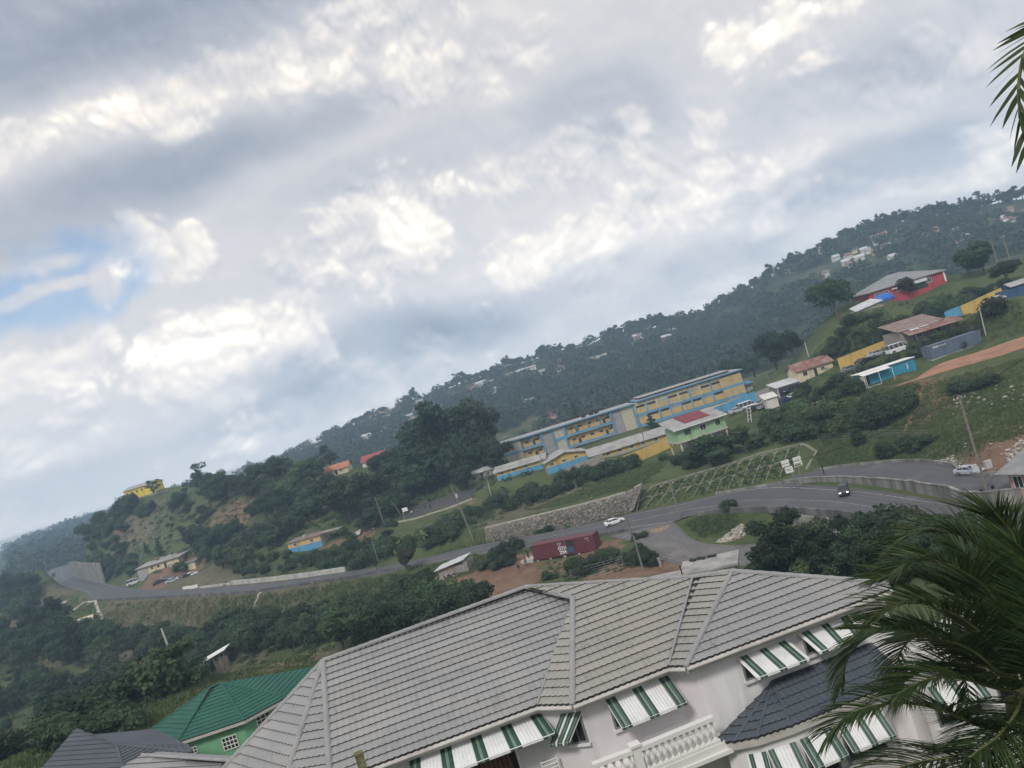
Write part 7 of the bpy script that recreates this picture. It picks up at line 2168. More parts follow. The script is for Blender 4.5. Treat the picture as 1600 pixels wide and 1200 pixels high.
def fill(poly, n, hr, kinds, label, group, space=.5, wide=(1.0, 1.3), tries=40, tmin=45):
    x0, x1 = min(p[0] for p in poly), max(p[0] for p in poly); y0, y1 = min(p[1] for p in poly), max(p[1] for p in poly)
    k = 0
    for _ in range(n * tries):
        if k >= n: break
        px, py = random.uniform(x0, x1), random.uniform(y0, y1)
        if not in_poly(px, py, poly): continue
        g = G(px, py, tmin)
        if g is None: continue
        h = random.uniform(*hr)
        if any((g.x - q[0]) ** 2 + (g.y - q[1]) ** 2 < (space * (h + q[2]) / 2) ** 2 for q in TAKEN): continue
        TAKEN.append((g.x, g.y, h)); k += 1
        kd, lf = random.choice(kinds)
        tone = {'leaf_dark': 'dark green', 'leaf_mid': 'mid green', 'leaf_light': 'light green', 'leaf_grey': 'grey green'}[lf.name]
        size = 'taller' if h > hr[0] + .66 * (hr[1] - hr[0]) else 'lower' if h < hr[0] + .33 * (hr[1] - hr[0]) else 'middling'
        lab = label
        for w_ in ('dark green ', 'light green ', 'dark ', 'green ', 'tall ', 'low ', 'leafy '):
            if lab.startswith(w_): lab = lab[len(w_):]
        full = f'{size} {tone} {lab}'
        if len(full.replace('-', ' ').split()) > 15: full = f'{tone} {lab}'
        plant(kd, lf, g, h, full, group, random.uniform(*wide))
def at(px, py, kind, leaf, h, label, wide=1.0, Y=None, v=None, group=None):
    g = G(px, py) if Y is None else GXY(P(px, py, Y).x, Y)
    TAKEN.append((g.x, g.y, h))
    return plant(kind, leaf, g, h, label, group, wide, v=v)
B_, T_, S_, N_ = 'broad', 'tall', 'shrub', 'sparse'
# --- single trees that stand out
at(1312, 500, B_, L_DARK, 13, 'big dark round tree left of the red house on the ridge', 1.05)
at(1215, 578, B_, L_DARK, 15, 'large dark spreading tree above the right end of the school', 1.2, v=1)
at(1180, 590, B_, L_DARK, 11, 'dark tree directly right of the school roof', 1.1, v=2)
at(1243, 563, B_, L_DARK, 10, 'dark tree on the slope left of the green bank, right of the largest one', 1.1, v=0)
at(1135, 578, B_, L_DARK, 13, 'dark tree behind the right half of the school roof', 1.0, Y=300)
at(1424, 466, B_, L_DARK, 6.5, 'dark round tree in front of the red house', 1.1)
at(1538, 430, B_, L_DARK, 10.5, 'broad dark tree beside the dark poles on the right ridge', 1.15)
at(1515, 428, B_, L_MID, 8, 'paler tree just right of the red house', 1.1)
at(1573, 443, B_, L_DARK, 6, 'low dark tree above the navy container at the right edge', 1.3)
at(1486, 545, S_, L_MID, 3.5, 'bush behind the left end of the grey container', 1.3)
at(1558, 492, S_, L_DARK, 5.0, 'dark bush below the yellow wall at the upper right', 1.1)
at(900, 650, 'pine', L_DARK, 14, 'dark conifer rising behind the middle of the school roof', .9, Y=305)
at(1010, 635, 'pine', L_DARK, 7, 'small palm like tree in front of the school stair tower', 1.2, Y=235)
# --- the big dark group at the left end of the school
grp = 'big dark trees left of the school'
fill([(640,760),(720,735),(775,722),(780,740),(750,760),(690,785),(645,790)], 14, (7, 13), [(B_, L_DARK), (B_, L_DARK), (B_, L_MID)], 'tree at the foot of the big dark group left of the school', 'trees at the foot of the big dark group', .4)
for (px, py, kd, lf, h, w_, lab) in ((672,768,B_,L_DARK,21,1.1,'leftmost tree of the big dark group left of the school'), (715,762,T_,L_DARK,27,1.2,'tallest tree of the big dark group, with a pointed top'), (705,775,B_,L_DARK,17,1.2,'broad low crown at the front of the big dark group'), (750,757,'bare',L_GREY,23,1.1,'pale branched half bare tree in the middle of the big dark group'),
    (772,750,T_,L_DARK,25,.9,'slim dark tree right of the half bare one in the big dark group'), (735,768,B_,L_DARK,15,1.3,'dark tree behind the navy shed'), (782,742,'bare',L_GREY,20,.9,'grey twiggy tree at the right end of the big dark group'), (775,750,B_,L_DARK,12,1.0,'dark tree near the left end of the school'), (690,760,'bare',L_GREY,19,1.0,'pale trunked tree behind the leftmost dark tree'), (655,772,B_,L_DARK,14,1.2,'lower dark tree at the left foot of the big dark group')):
    at(px, py, kd, lf, h, lab, w_, Y=250 + random.uniform(-8, 12))
# --- left hill
at(548, 815, B_, L_DARK, 15, 'broad dark tree on the left hill, right of the cabin', 1.15)
at(575, 800, B_, L_DARK, 13, 'dark tree right behind the broadest one above the cabin', 1.1)
at(520, 800, B_, L_DARK, 12, 'dark tree just left of the broadest one above the cabin', 1.1)
at(440, 758, B_, L_DARK, 12, 'dark round tree on the crest of the left hill', 1.15)
at(520, 740, N_, L_GREY, 13, 'sparse spreading tree on the crest in front of the hazy hill', 1.3)
at(318, 772, N_, L_DARK, 14, 'thin open crowned tree standing highest on the left hilltop', .8, v=1)
at(243, 778, N_, L_DARK, 9, 'dark open tree at the right end of the bright yellow house', 1.1)
at(253, 872, 'pine', L_DARK, 8, 'narrow dark cypress above the junkyard cottage, the taller of two', .9)
at(231, 868, 'pine', L_DARK, 6, 'narrow dark cypress above the junkyard cottage, the shorter of two', .9)
at(203, 902, B_, L_MID, 8, 'light green round tree behind the white minibus', 1.3)
at(283, 890, S_, L_LITE, 4.5, 'light bush between the cream cottage and the hut', 1.0)
fill([(262,772),(330,760),(420,752),(500,742),(530,760),(500,790),(400,790),(300,790)], 34, (6, 11), [(B_, L_DARK), (B_, L_MID), (N_, L_GREY), (B_, L_LITE), (B_, L_GREY)], 'tree in the woodland along the crest of the left hill', 'woodland on the left hill crest', .42)
fill([(120,850),(160,805),(200,792),(270,785),(300,800),(250,800),(200,815),(190,850),(215,870),(200,895),(165,900),(135,880)], 40, (4, 8), [(B_, L_DARK), (B_, L_MID), (S_, L_MID)], 'tree on the steep left end of the hill above the grey retaining wall', 'trees above the far retaining wall', .42)
fill([(270,870),(330,830),(400,830),(440,820),(500,830),(470,838),(440,850),(400,880),(350,895),(320,880)], 34, (4.5, 8.5), [(B_, L_DARK), (B_, L_MID), (N_, L_GREY), (S_, L_MID)], 'tree in the hollow of the left hill between the junkyard and the cabin', 'trees in the hollow left of the cabin', .42)
fill([(400,790),(500,790),(510,815),(440,820),(390,815)], 16, (5, 10), [(B_, L_DARK), (B_, L_MID)], 'tree on the left hill slope above the cabin', 'trees above the cabin', .42)
fill([(580,785),(640,760),(650,790),(600,815),(580,830)], 10, (5, 9), [(B_, L_DARK)], 'dark tree between the cabin slope and the basketball court', 'trees left of the basketball court', .45)
fill([(560,735),(640,715),(690,745),(600,755)], 8, (5, 8), [(B_, L_MID), (B_, L_DARK)], 'tree among the crest houses left of the big dark trees', 'trees among the crest houses', .5)
fill([(232,800),(300,785),(335,800),(305,850),(250,845)], 22, (1.8, 4.2), [(S_, L_GREY), (S_, L_MID), (N_, L_GREY), (B_, L_MID)], 'scrub on the open brown face of the left hill', 'scrub on the open hill face', .5)
fill([(330,890),(450,868),(560,858),(605,850),(560,876),(450,894),(340,905)], 34, (1.5, 3.4), [(S_, L_MID), (S_, L_LITE), (S_, L_DARK)], 'bush on the slope between the cabin and the long barrier', 'bushes between cabin and barrier', .6)
fill([(505,855),(560,835),(620,818),(640,825),(600,845),(530,862)], 10, (1.5, 3), [(S_, L_MID), (S_, L_DARK), ('banana', L_LITE)], 'bush right of the cabin below the clay ledge', 'bushes right of the cabin', .6)
# --- thicket at lower left
grp = 'tall dark trees of the lower left thicket'
fill([(-30,930),(40,945),(110,985),(130,1040),(60,1060),(-30,1050)], 24, (8.5, 13), [(B_, L_DARK), (B_, L_MID), (T_, L_DARK)], 'tall dark tree in the thicket at the far lower left', grp, .42)
fill([(-30,1060),(80,1065),(200,1060),(330,1020),(350,1050),(270,1085),(120,1120),(-20,1135)], 44, (4.2, 7.2), [('neartree', L_MID), ('neartree', L_DARK), ('neartree', L_MID), ('neartree', L_DARK), (S_, L_MID)], 'leafy tree in the dense thicket below the embankment', 'thicket below the embankment', .42)
fill([(100,985),(200,1000),(330,1000),(345,1015),(200,1050),(120,1030)], 32, (4, 7), [(B_, L_MID), (B_, L_LITE), (B_, L_DARK), (S_, L_LITE)], 'tree along the upper edge of the thicket below the dry embankment', 'upper edge of the thicket', .42)
fill([(-30,1140),(100,1125),(200,1100),(210,1140),(90,1175),(-30,1195)], 14, (2.5, 4.5), [(S_, L_MID), (S_, L_DARK)], 'bush on the grassy slope above the charcoal roof', 'bushes above the charcoal roof', .5)
fill([(0,935),(40,925),(55,945),(30,965),(0,965)], 6, (9, 13), [(B_, L_DARK)], 'dark tree at the left edge below the far bend', 'trees at the left edge', .4)
fill([(-20,880),(20,875),(48,905),(55,925),(0,930)], 9, (9, 15), [(B_, L_DARK), ('pine', L_DARK)], 'dark tree at the left edge beside the far bend of the road', 'trees beside the far bend', .35)
# --- bushes below the straight road
at(365, 1000, B_, L_MID, 8, 'light green tree on the embankment left of the drain', 1.2)
fill([(345,1000),(420,985),(520,985),(515,1010),(400,1022),(350,1022)], 28, (4, 7), [(B_, L_MID), (B_, L_DARK), (S_, L_MID)], 'tree in the row of bushes below the straight road', 'bushes below the straight road', .42)
fill([(530,1005),(600,968),(660,950),(715,955),(755,965),(760,975),(690,995),(600,1015),(540,1020)], 30, (4.5, 7.0), [(B_, L_DARK), (B_, L_DARK), (B_, L_MID)], 'dark tree in the clump just beyond the ridge of the big house', 'dark clump beyond the big roof', .40)
fill([(470,960),(560,930),(640,915),(660,925),(560,960),(500,985)], 14, (2, 4), [(S_, L_MID), (S_, L_LITE)], 'green bush on the slope between the straight road and the dark clump', 'bushes under the straight road', .6)
at(637, 893, B_, L_GREY, 5, 'small round tree at the road edge above the grass', 1.2)
at(590, 892, N_, L_DARK, 3.5, 'tiny dark tree at the road edge by the street lamp', 1.0)
# --- roadside hedge and banana plants
fill([(440,890),(520,870),(600,850),(680,830),(740,800),(760,815),(690,850),(600,880),(520,892)], 40, (2.2, 4.5), [(S_, L_DARK), (S_, L_MID), (S_, L_MID), ('banana', L_LITE)], 'bush on the overgrown bank behind the straight road', 'bank behind the straight road', .5)
fill([(765,795),(850,765),(930,735),(985,720),(990,732),(900,765),(800,800)], 28, (2.0, 4.2), [(S_, L_DARK), (S_, L_DARK), (S_, L_MID)], 'bush in the hedge below the school halls', 'hedge below the school halls', .5)
for (x, y) in ((700,815),(716,806),(772,775),(790,770),(782,783),(735,800)): at(x, y, 'banana', L_LITE, random.uniform(3, 4.5), 'banana plant on the bank below the basketball court', 1.0, group='banana plants below the court')
# --- bushes on the slope right of the mint house
at(1110, 728, B_, L_DARK, 6.5, 'dark round bushy tree under the mint green house', 1.5)
at(1165, 706, B_, L_MID, 5.5, 'grey green bushy tree right of the one under the mint house', 1.5)
fill([(1040,705),(1062,720),(1150,690),(1140,712),(1080,735),(1030,725)], 10, (1.5, 3), [(S_, L_DARK), (S_, L_MID)], 'low bush at the foot of the mint green house', 'bushes below the mint house', .6)
fill([(1205,668),(1290,645),(1310,655),(1290,690),(1250,692),(1212,684)], 20, (3.0, 5.5), [(S_, L_MID), (S_, L_LITE), (S_, L_GREY), (B_, L_MID)], 'bush in the thicket between the mint house and the green bank', 'thicket below the scrap yard', .5)
fill([(1300,660),(1370,635),(1425,620),(1430,645),(1390,665),(1320,680)], 15, (2.6, 4.6), [(S_, L_DARK), (S_, L_MID), (S_, L_LITE)], 'dark bush on the slope below the bright blue container', 'bushes below the blue container', .5)
fill([(1255,615),(1330,595),(1345,610),(1290,632),(1240,640)], 14, (2, 4), [(S_, L_MID), (S_, L_GREY), (S_, L_DARK)], 'bush on the bank left of the bright blue container', 'bushes left of the blue container', .5)
fill([(1320,592),(1345,592),(1395,568),(1440,552),(1448,560),(1400,562),(1340,585)], 9, (1.4, 2.4), [(S_, L_MID), (S_, L_GREY)], 'bush behind the bright blue container', 'bushes behind the blue container', .5)
at(1385, 715, S_, L_DARK, 3.2, 'dark bush on the grass just above the upper road, left of two', 1.2); at(1437, 700, S_, L_DARK, 3.2, 'dark bush on the grass just above the upper road, right of two', 1.3); at(1344, 697, 'tall', L_MID, 3.5, 'small upright tree on the green slope above the bend', 1.2)
at(1500, 612, S_, L_DARK, 2.6, 'dark low bush beside the clay patch on the right slope', 1.7); at(1545, 600, S_, L_DARK, 2.0, 'dark low bush right of the clay patch on the right slope', 1.8)
fill([(1290,560),(1310,505),(1345,490),(1400,500),(1440,520),(1400,530),(1330,560)], 22, (2.0, 4.0), [(S_, L_MID), (S_, L_LITE), (S_, L_DARK)], 'bush on the green bank below the red house', 'bushes below the red house', .7)
fill([(1440,510),(1500,490),(1560,440),(1580,450),(1500,470),(1440,490)], 12, (2.5, 4.5), [(S_, L_MID), (S_, L_DARK)], 'bush on the bank right of the red house', 'bushes right of the red house', .6)
fill([(1420,545),(1500,520),(1530,510),(1520,530),(1460,545),(1430,562)], 10, (2, 3.4), [(S_, L_MID), (S_, L_GREY)], 'bush in front of the brown house', 'bushes before the brown house', .6)
# --- yard in front of the maroon container
fill([(755,890),(785,866),(806,858),(800,880),(775,892)], 7, (2.2, 3.4), [(S_, L_GREY), (S_, L_DARK)], 'grey green bush at the left end of the maroon container', 'bushes left of the maroon container', .5)
fill([(850,905),(900,885),(960,865),(975,870),(940,890),(880,908)], 13, (1.6, 2.8), [(S_, L_DARK), (S_, L_MID)], 'bush below the gravel strip before the maroon container', 'bushes before the maroon container', .55)
fill([(960,880),(990,855),(1020,880),(1015,890),(985,893)], 7, (1.6, 2.8), [(S_, L_DARK), (S_, L_MID)], 'bush at the inner corner of the road junction', 'bushes at the junction corner', .55)
at(1147, 812, S_, L_DARK, 2.4, 'dark bush at the top corner of the grassy triangle', 1.2, Y=131)
at(852, 836, S_, L_DARK, 2.2, 'dark bush growing against the middle of the stone wall', 1.4)
at(1000, 842, S_, L_GREY, 1.6, 'small dry bush at the pole by the junction', 1.3)
# --- dark trees behind the right end of the big house
for (px, py, Y, h, kd, lf, lab) in ((1226,930,96,8.8,'neartree',L_DARK,'dark leafy tree with a pointed top, leftmost of those behind the big house'), (1262,930,93,10.0,'neartree',L_DARK,'tallest dark leafy tree behind the right part of the big house'), (1300,935,92,8.6,'neartree',L_MID,'brownish leafy tree behind the right part of the big house'),
        (1338,935,90,8.2,'neartree',L_DARK,'dark leafy tree under the bend, next to the palm'), (1375,930,88,8.4,'neartree',L_DARK,'dark leafy tree partly behind the palm fronds'), (1245,915,99,7.0,'neartree',L_DARK,'lower dark leafy tree behind the tallest one')):
    g = GXY(P(px, py, Y).x, Y); plant(kd, lf, Vector((g.x, g.y, g.z)), h, lab, None, 1.05); TAKEN.append((g.x, g.y, h))
fill([(1390,830),(1460,840),(1500,870),(1450,900),(1390,870)], 8, (3, 5), [(S_, L_MID), (S_, L_DARK)], 'bush on the bank under the bend behind the palm', 'bushes under the bend', .5)
for (x, Y, h, lab) in ((20.5, 56, 4.6, 'dark tree behind the right corner of the big house, left part of it behind fronds'), (25.5, 58, 4.4, 'dark tree in the gap between the palm fronds above the lower wing'), (22, 46, 4.4, 'low dark tree between the palm and the right corner of the big house')):
    plant('neartree', L_DARK, GXY(x, Y), h, lab, None, 1.2)
# --- ridge trees on the far hills
def ridge_point(u, back=0.0):
    D = float(np.interp(u, DU, DD)) + back
    return GXY(u * D, D)
for i in range(150):
    px = (1215 + (1640 - 1215) * (i / 62.0)) if i < 62 else (500 + (1215 - 500) * ((i - 62) / 88.0))
    px += random.uniform(-4, 4)
    if 880 < px < 950 and i % 3: continue
    py = np.interp(px, [r[0] for r in RIDGE], [r[1] for r in RIDGE]); u = lvl(px, py)[0]
    g = ridge_point(u, random.uniform(-14, 4))
    right = px > 1340
    h = random.uniform(9, 16) if right else random.uniform(5, 11) if random.random() < .9 else 14
    if 950 < px < 1030: h = random.uniform(10, 17)
    kd = random.choice(['pine', 'sparse', 'tall', 'broad'] if right else ['broad', 'broad', 'sparse', 'tall'])
    lab = 'tree in the tall row along the skyline of the right hill' if right else 'tree on the skyline where the long hazy hill is highest at its middle' if 950 < px < 1030 else 'small tree on the skyline of the long hazy hill' 
    t = plant(kd, L_FAR, g, h, lab, 'skyline trees of the right hill' if right else 'skyline trees of the middle hill' if 950 < px < 1030 else 'skyline trees of the long hill', random.uniform(1.0, 1.5))

# --- forest cover of the far hills, one mass
def forest(n, name):
    rng = np.random.default_rng(5)
    VV, QQ = [], []; k = 0
    c = 0
    while c < n:
        u = rng.uniform(-.66, .80); D = float(np.interp(u, DU, DD))
        yy = D * rng.uniform(.50, 1.01) if D < 1200 else D * rng.uniform(.38, 1.0)
        if yy < 428: continue
        x = u * yy
        dens = float(fbm(np.array(x / 70.0), np.array(yy / 70.0), 3, 4))
        if dens < (.06 if u > .33 else -.30) + rng.uniform(-.15, .15): continue
        z = float(H(x, yy)); h = min(12, 2.4 + rng.gamma(2.0, 1.6)) * (1 if D < 1200 else 1.7); r = h * rng.uniform(.40, .75)
        m = 72
        d = rng.normal(size=(m, 3)); d[:, 2] = np.abs(d[:, 2]) * .9; d /= np.linalg.norm(d, axis=1, keepdims=True)
        p = np.array([x, yy, z + h * .35]) + d * np.array([r, r, h * .6]) * rng.uniform(.7, 1.1, (m, 1))
        nn = d + rng.normal(scale=.5, size=(m, 3)); nn /= np.linalg.norm(nn, axis=1, keepdims=True)
        V, Q = kites(p, nn, rng.uniform(.22, .46, m) * r * 1.1, rng, .42)
        VV.append(V); QQ.append(Q + k); k += len(V); c += 1
    ob = link(name, np_mesh(name, np.concatenate(VV), np.concatenate(QQ), L_FAR)); ob['kind'] = 'stuff'
forest(6500, 'hill_forest')

# --- undergrowth and grass, one mass each
def undergrowth(areas, name, leafm, rng):
    VV, QQ = [], []; k = 0
    for (poly, n, r0, r1, m) in areas:
        x0, x1 = min(p[0] for p in poly), max(p[0] for p in poly); y0, y1 = min(p[1] for p in poly), max(p[1] for p in poly)
        c = 0; tr = 0
        while c < n and tr < n * 8:
            tr += 1
            px, py = rng.uniform(x0, x1), rng.uniform(y0, y1)
            if not in_poly(px, py, poly): continue
            g = G(px, py)
            if g is None: continue
            if any(_on(g.x, g.y)): continue
            c += 1
            r = rng.uniform(r0, r1)
            d = rng.normal(size=(m, 3)); d[:, 2] = np.abs(d[:, 2]); d /= np.linalg.norm(d, axis=1, keepdims=True)
            p = np.array(g[:]) + d * np.array([r, r, r * .8]) * rng.uniform(.35, 1.05, (m, 1))
            nn = d + rng.normal(scale=.6, size=(m, 3)); nn /= np.linalg.norm(nn, axis=1, keepdims=True)
            V, Q = kites(p, nn, rng.uniform(.3, .6, m) * max(.4, r * .75), rng, .35)
            VV.append(V); QQ.append(Q + k); k += len(V)
    ob = link(name, np_mesh(name, np.concatenate(VV), np.concatenate(QQ), leafm)); ob['kind'] = 'stuff'
_RP = []
for (n_, f_, _a, _b) in ROADS:
    for i in range(0, len(n_), 2): _RP.append((np.array(n_[i][:2]), np.array(f_[i][:2])))
_RA = np.array([a for a, b in _RP]); _RB = np.array([b for a, b in _RP])
def _on(x, y):
    q = np.array([x, y]); ab = _RB - _RA; t = np.clip(((q - _RA) * ab).sum(1) / ((ab ** 2).sum(1) + 1e-9), 0, 1)
    d = np.linalg.norm(q - _RA - ab * t[:, None], axis=1)
    return d < 1.3
rg = np.random.default_rng(21)
undergrowth([
    ([(120,860),(170,805),(300,780),(500,755),(640,740),(650,790),(560,840),(450,850),(320,890),(200,900)], 620, .7, 2.0, 30),
    ([(-40,960),(100,980),(340,990),(520,985),(520,1015),(340,1050),(200,1120),(0,1190),(-40,1190)], 620, .5, 1.4, 34),
    ([(520,960),(640,915),(760,920),(760,970),(560,1020)], 260, .5, 1.3, 34),
    ([(330,915),(450,890),(600,850),(760,790),(960,720),(990,735),(800,805),(620,872),(480,895),(360,915)], 420, .5, 1.3, 30),
    ([(1040,720),(1150,690),(1300,620),(1440,600),(1430,650),(1280,690),(1230,690),(1080,735)], 320, .4, 1.2, 30),
    ([(1260,560),(1330,490),(1560,440),(1600,430),(1600,500),(1450,550),(1330,590),(1260,600)], 380, .4, 1.1, 30),
    ([(850,880),(960,870),(1010,885),(880,910)], 100, .3, .7, 30),
    ([(640,720),(830,700),(830,745),(700,780),(640,790)], 160, .8, 2.0, 30),
    ([(1050,830),(1090,808),(1150,803),(1155,820),(1120,835),(1090,842)], 70, .25, .6, 26),
    ([(790,845),(930,838),(930,848),(800,862)], 60, .25, .6, 24),
    ([(1000,795),(1240,742),(1252,697),(1020,762)], 700, .15, .40, 22),
    ([(1400,830),(1600,850),(1600,900),(1400,900)], 120, .4, .9, 30),
    ([(1160,860),(1400,870),(1400,930),(1160,930)], 150, .4, 1.0, 30)], 'undergrowth', L_MID, rg)
undergrowth([
    ([(1280,735),(1470,715),(1600,680),(1600,560),(1450,600),(1290,640),(1270,690)], 650, .12, .42, 20),
    ([(1330,600),(1440,590),(1420,620),(1300,650)], 120, .12, .35, 20),
    ([(820,800),(1000,730),(1050,715),(1010,755),(880,790)], 300, .15, .45, 20),
    ([(150,945),(420,930),(630,895),(650,920),(480,985),(330,990),(150,985)], 420, .2, .7, 22),
    ([(0,1200),(110,1110),(330,1050),(480,1020),(500,1040),(380,1065),(200,1150),(60,1200)], 420, .12, .5, 22),
    ([(1055,830),(1090,808),(1150,805),(1120,835),(1090,842)], 150, .12, .35, 20),
    ([(640,885),(760,845),(930,842),(800,868),(700,890)], 260, .12, .4, 20),
    ([(1260,560),(1330,500),(1440,500),(1560,460),(1600,480),(1600,520),(1340,580)], 380, .2, .6, 22),
    ([(520,790),(640,750),(760,770),(640,812),(560,840)], 220, .2, .7, 22)], 'weeds', L_LITE, rg)
def grass(areas, name, leafm, rng):
    C0, NN, SS = [], [], []
    for (poly, n, h0, h1) in areas:
        x0, x1 = min(p[0] for p in poly), max(p[0] for p in poly); y0, y1 = min(p[1] for p in poly), max(p[1] for p in poly)
        # gather seeds on a coarse set of ground hits, then spread around them
        seeds = []
        tr = 0
        while len(seeds) < n // 14 and tr < n:
            tr += 1
            px, py = rng.uniform(x0, x1), rng.uniform(y0, y1)
            if not in_poly(px, py, poly): continue
            g = G(px, py)
            if g is not None and not _on(g.x, g.y).any(): seeds.append(g[:])
        if not seeds: continue
        S0 = np.array(seeds); pk = S0[rng.integers(0, len(S0), n)]
        xy = pk[:, :2] + rng.normal(scale=.55, size=(n, 2)); z = H(xy[:, 0], xy[:, 1])
        h = rng.uniform(h0, h1, n)
        C0.append(np.c_[xy, z + h * .35]); SS.append(h * 1.3)
        a = rng.uniform(0, 6.28, n); NN.append(np.c_[np.cos(a), np.sin(a), rng.normal(scale=.35, size=n)])
    c = np.concatenate(C0); nn = np.concatenate(NN); s = np.concatenate(SS)
    nn /= np.linalg.norm(nn, axis=1, keepdims=True)
    # blades: pointed upwards
    up = np.tile([0, 0, 1.0], (len(c), 1)) + rng.normal(scale=.28, size=(len(c), 3)); sd_ = np.cross(up, nn); sd_ /= np.linalg.norm(sd_, axis=1, keepdims=True)
    s = s[:, None]
    V = np.stack([c - up * .4 * s - sd_ * .16 * s, c - up * .4 * s + sd_ * .16 * s, c + up * .5 * s + nn * .2 * s, c + up * .1 * s - sd_ * .2 * s], 1).reshape(-1, 3)
    ob = link(name, np_mesh(name, V, np.arange(len(V)).reshape(-1, 4), leafm)); ob['kind'] = 'stuff'
grass([
    ([(1280,735),(1470,715),(1600,680),(1600,560),(1450,600),(1290,640),(1270,690)], 42000, .12, .40),
    ([(1330,600),(1440,590),(1420,620),(1300,650)], 5000, .12, .3),
    ([(640,880),(760,840),(930,840),(800,870),(700,910),(640,905)], 8000, .12, .35),
    ([(820,800),(1000,730),(1050,715),(1010,755),(880,790)], 9000, .15, .4),
    ([(160,945),(420,930),(630,895),(650,920),(480,985),(330,990),(150,985)], 20000, .15, .5),
    ([(0,1200),(110,1110),(330,1050),(480,1020),(500,1040),(380,1065),(200,1150),(60,1200)], 14000, .12, .4),
    ([(1050,830),(1090,806),(1150,803),(1155,820),(1120,835),(1090,845)], 4000, .10, .25),
    ([(1260,560),(1330,500),(1440,500),(1560,460),(1600,480),(1600,520),(1340,580)], 9000, .2, .6),
    ([(60,930),(150,935),(150,960),(60,960)], 3000, .2, .6)], 'grass', L_GRASS, rg)

# --- loose stones
def stones(areas, name, material, meshes, rng):
    VV, QQ = [], []; k = 0
    bv = [np.array([v.co[:] for v in m.vertices]) for m in meshes]; bf = [np.array([p.vertices[:] for p in m.polygons]) for m in meshes]
    for (poly, n, r0, r1) in areas:
        x0, x1 = min(p[0] for p in poly), max(p[0] for p in poly); y0, y1 = min(p[1] for p in poly), max(p[1] for p in poly); c = 0; tr = 0
        while c < n and tr < n * 30:
            tr += 1
            px, py = rng.uniform(x0, x1), rng.uniform(y0, y1)
            if not in_poly(px, py, poly): continue
            g = G(px, py)
            if g is None: continue
            i = rng.integers(0, len(bv)); s = rng.uniform(r0, r1) * (1 if rng.random() < .85 else 1.8)
            a = rng.uniform(0, 6.28); R = np.array([[math.cos(a), -math.sin(a), 0], [math.sin(a), math.cos(a), 0], [0, 0, 1]])
            VV.append(bv[i] @ R.T * s * np.array([1.2, 1, .8]) + np.array(g[:]) + np.array([0, 0, s * .12])); QQ.append(bf[i] + k); k += len(bv[i]); c += 1
    ob = link(name, np_mesh(name, np.concatenate(VV), np.concatenate(QQ), material)); ob['kind'] = 'stuff'
stones([([(1118,848),(1158,818),(1176,826),(1160,840),(1135,848)], 800, .14, .27), ([(1565,710),(1600,685),(1600,712),(1575,722)], 110, .15, .42), ([(1465,722),(1490,712),(1500,726),(1470,728)], 60, .15, .45),
        ([(1340,735),(1450,724),(1450,728),(1340,738)], 60, .15, .3)], 'stone_rubble', M_ROCK, ST_P, rg)
stones([([(1440,700),(1600,560),(1600,690),(1500,715)], 70, .15, .4), ([(1450,620),(1590,590),(1600,640),(1460,650)], 70, .2, .55), ([(1250,680),(1420,620),(1430,700),(1270,730)], 26, .15, .35), ([(820,800),(960,740),(1000,760),(870,792)], 60, .15, .4),
        ([(640,900),(760,850),(900,840),(760,890)], 26, .15, .35), ([(190,1100),(340,1060),(470,1030),(380,1060),(230,1120)], 40, .12, .3), ([(190,850),(260,800),(270,840),(220,860)], 90, .3, .9), ([(700,785),(745,770),(760,800),(720,812)], 20, .15, .3)], 'scattered_stones', M_ROCK, ST_P, rg)

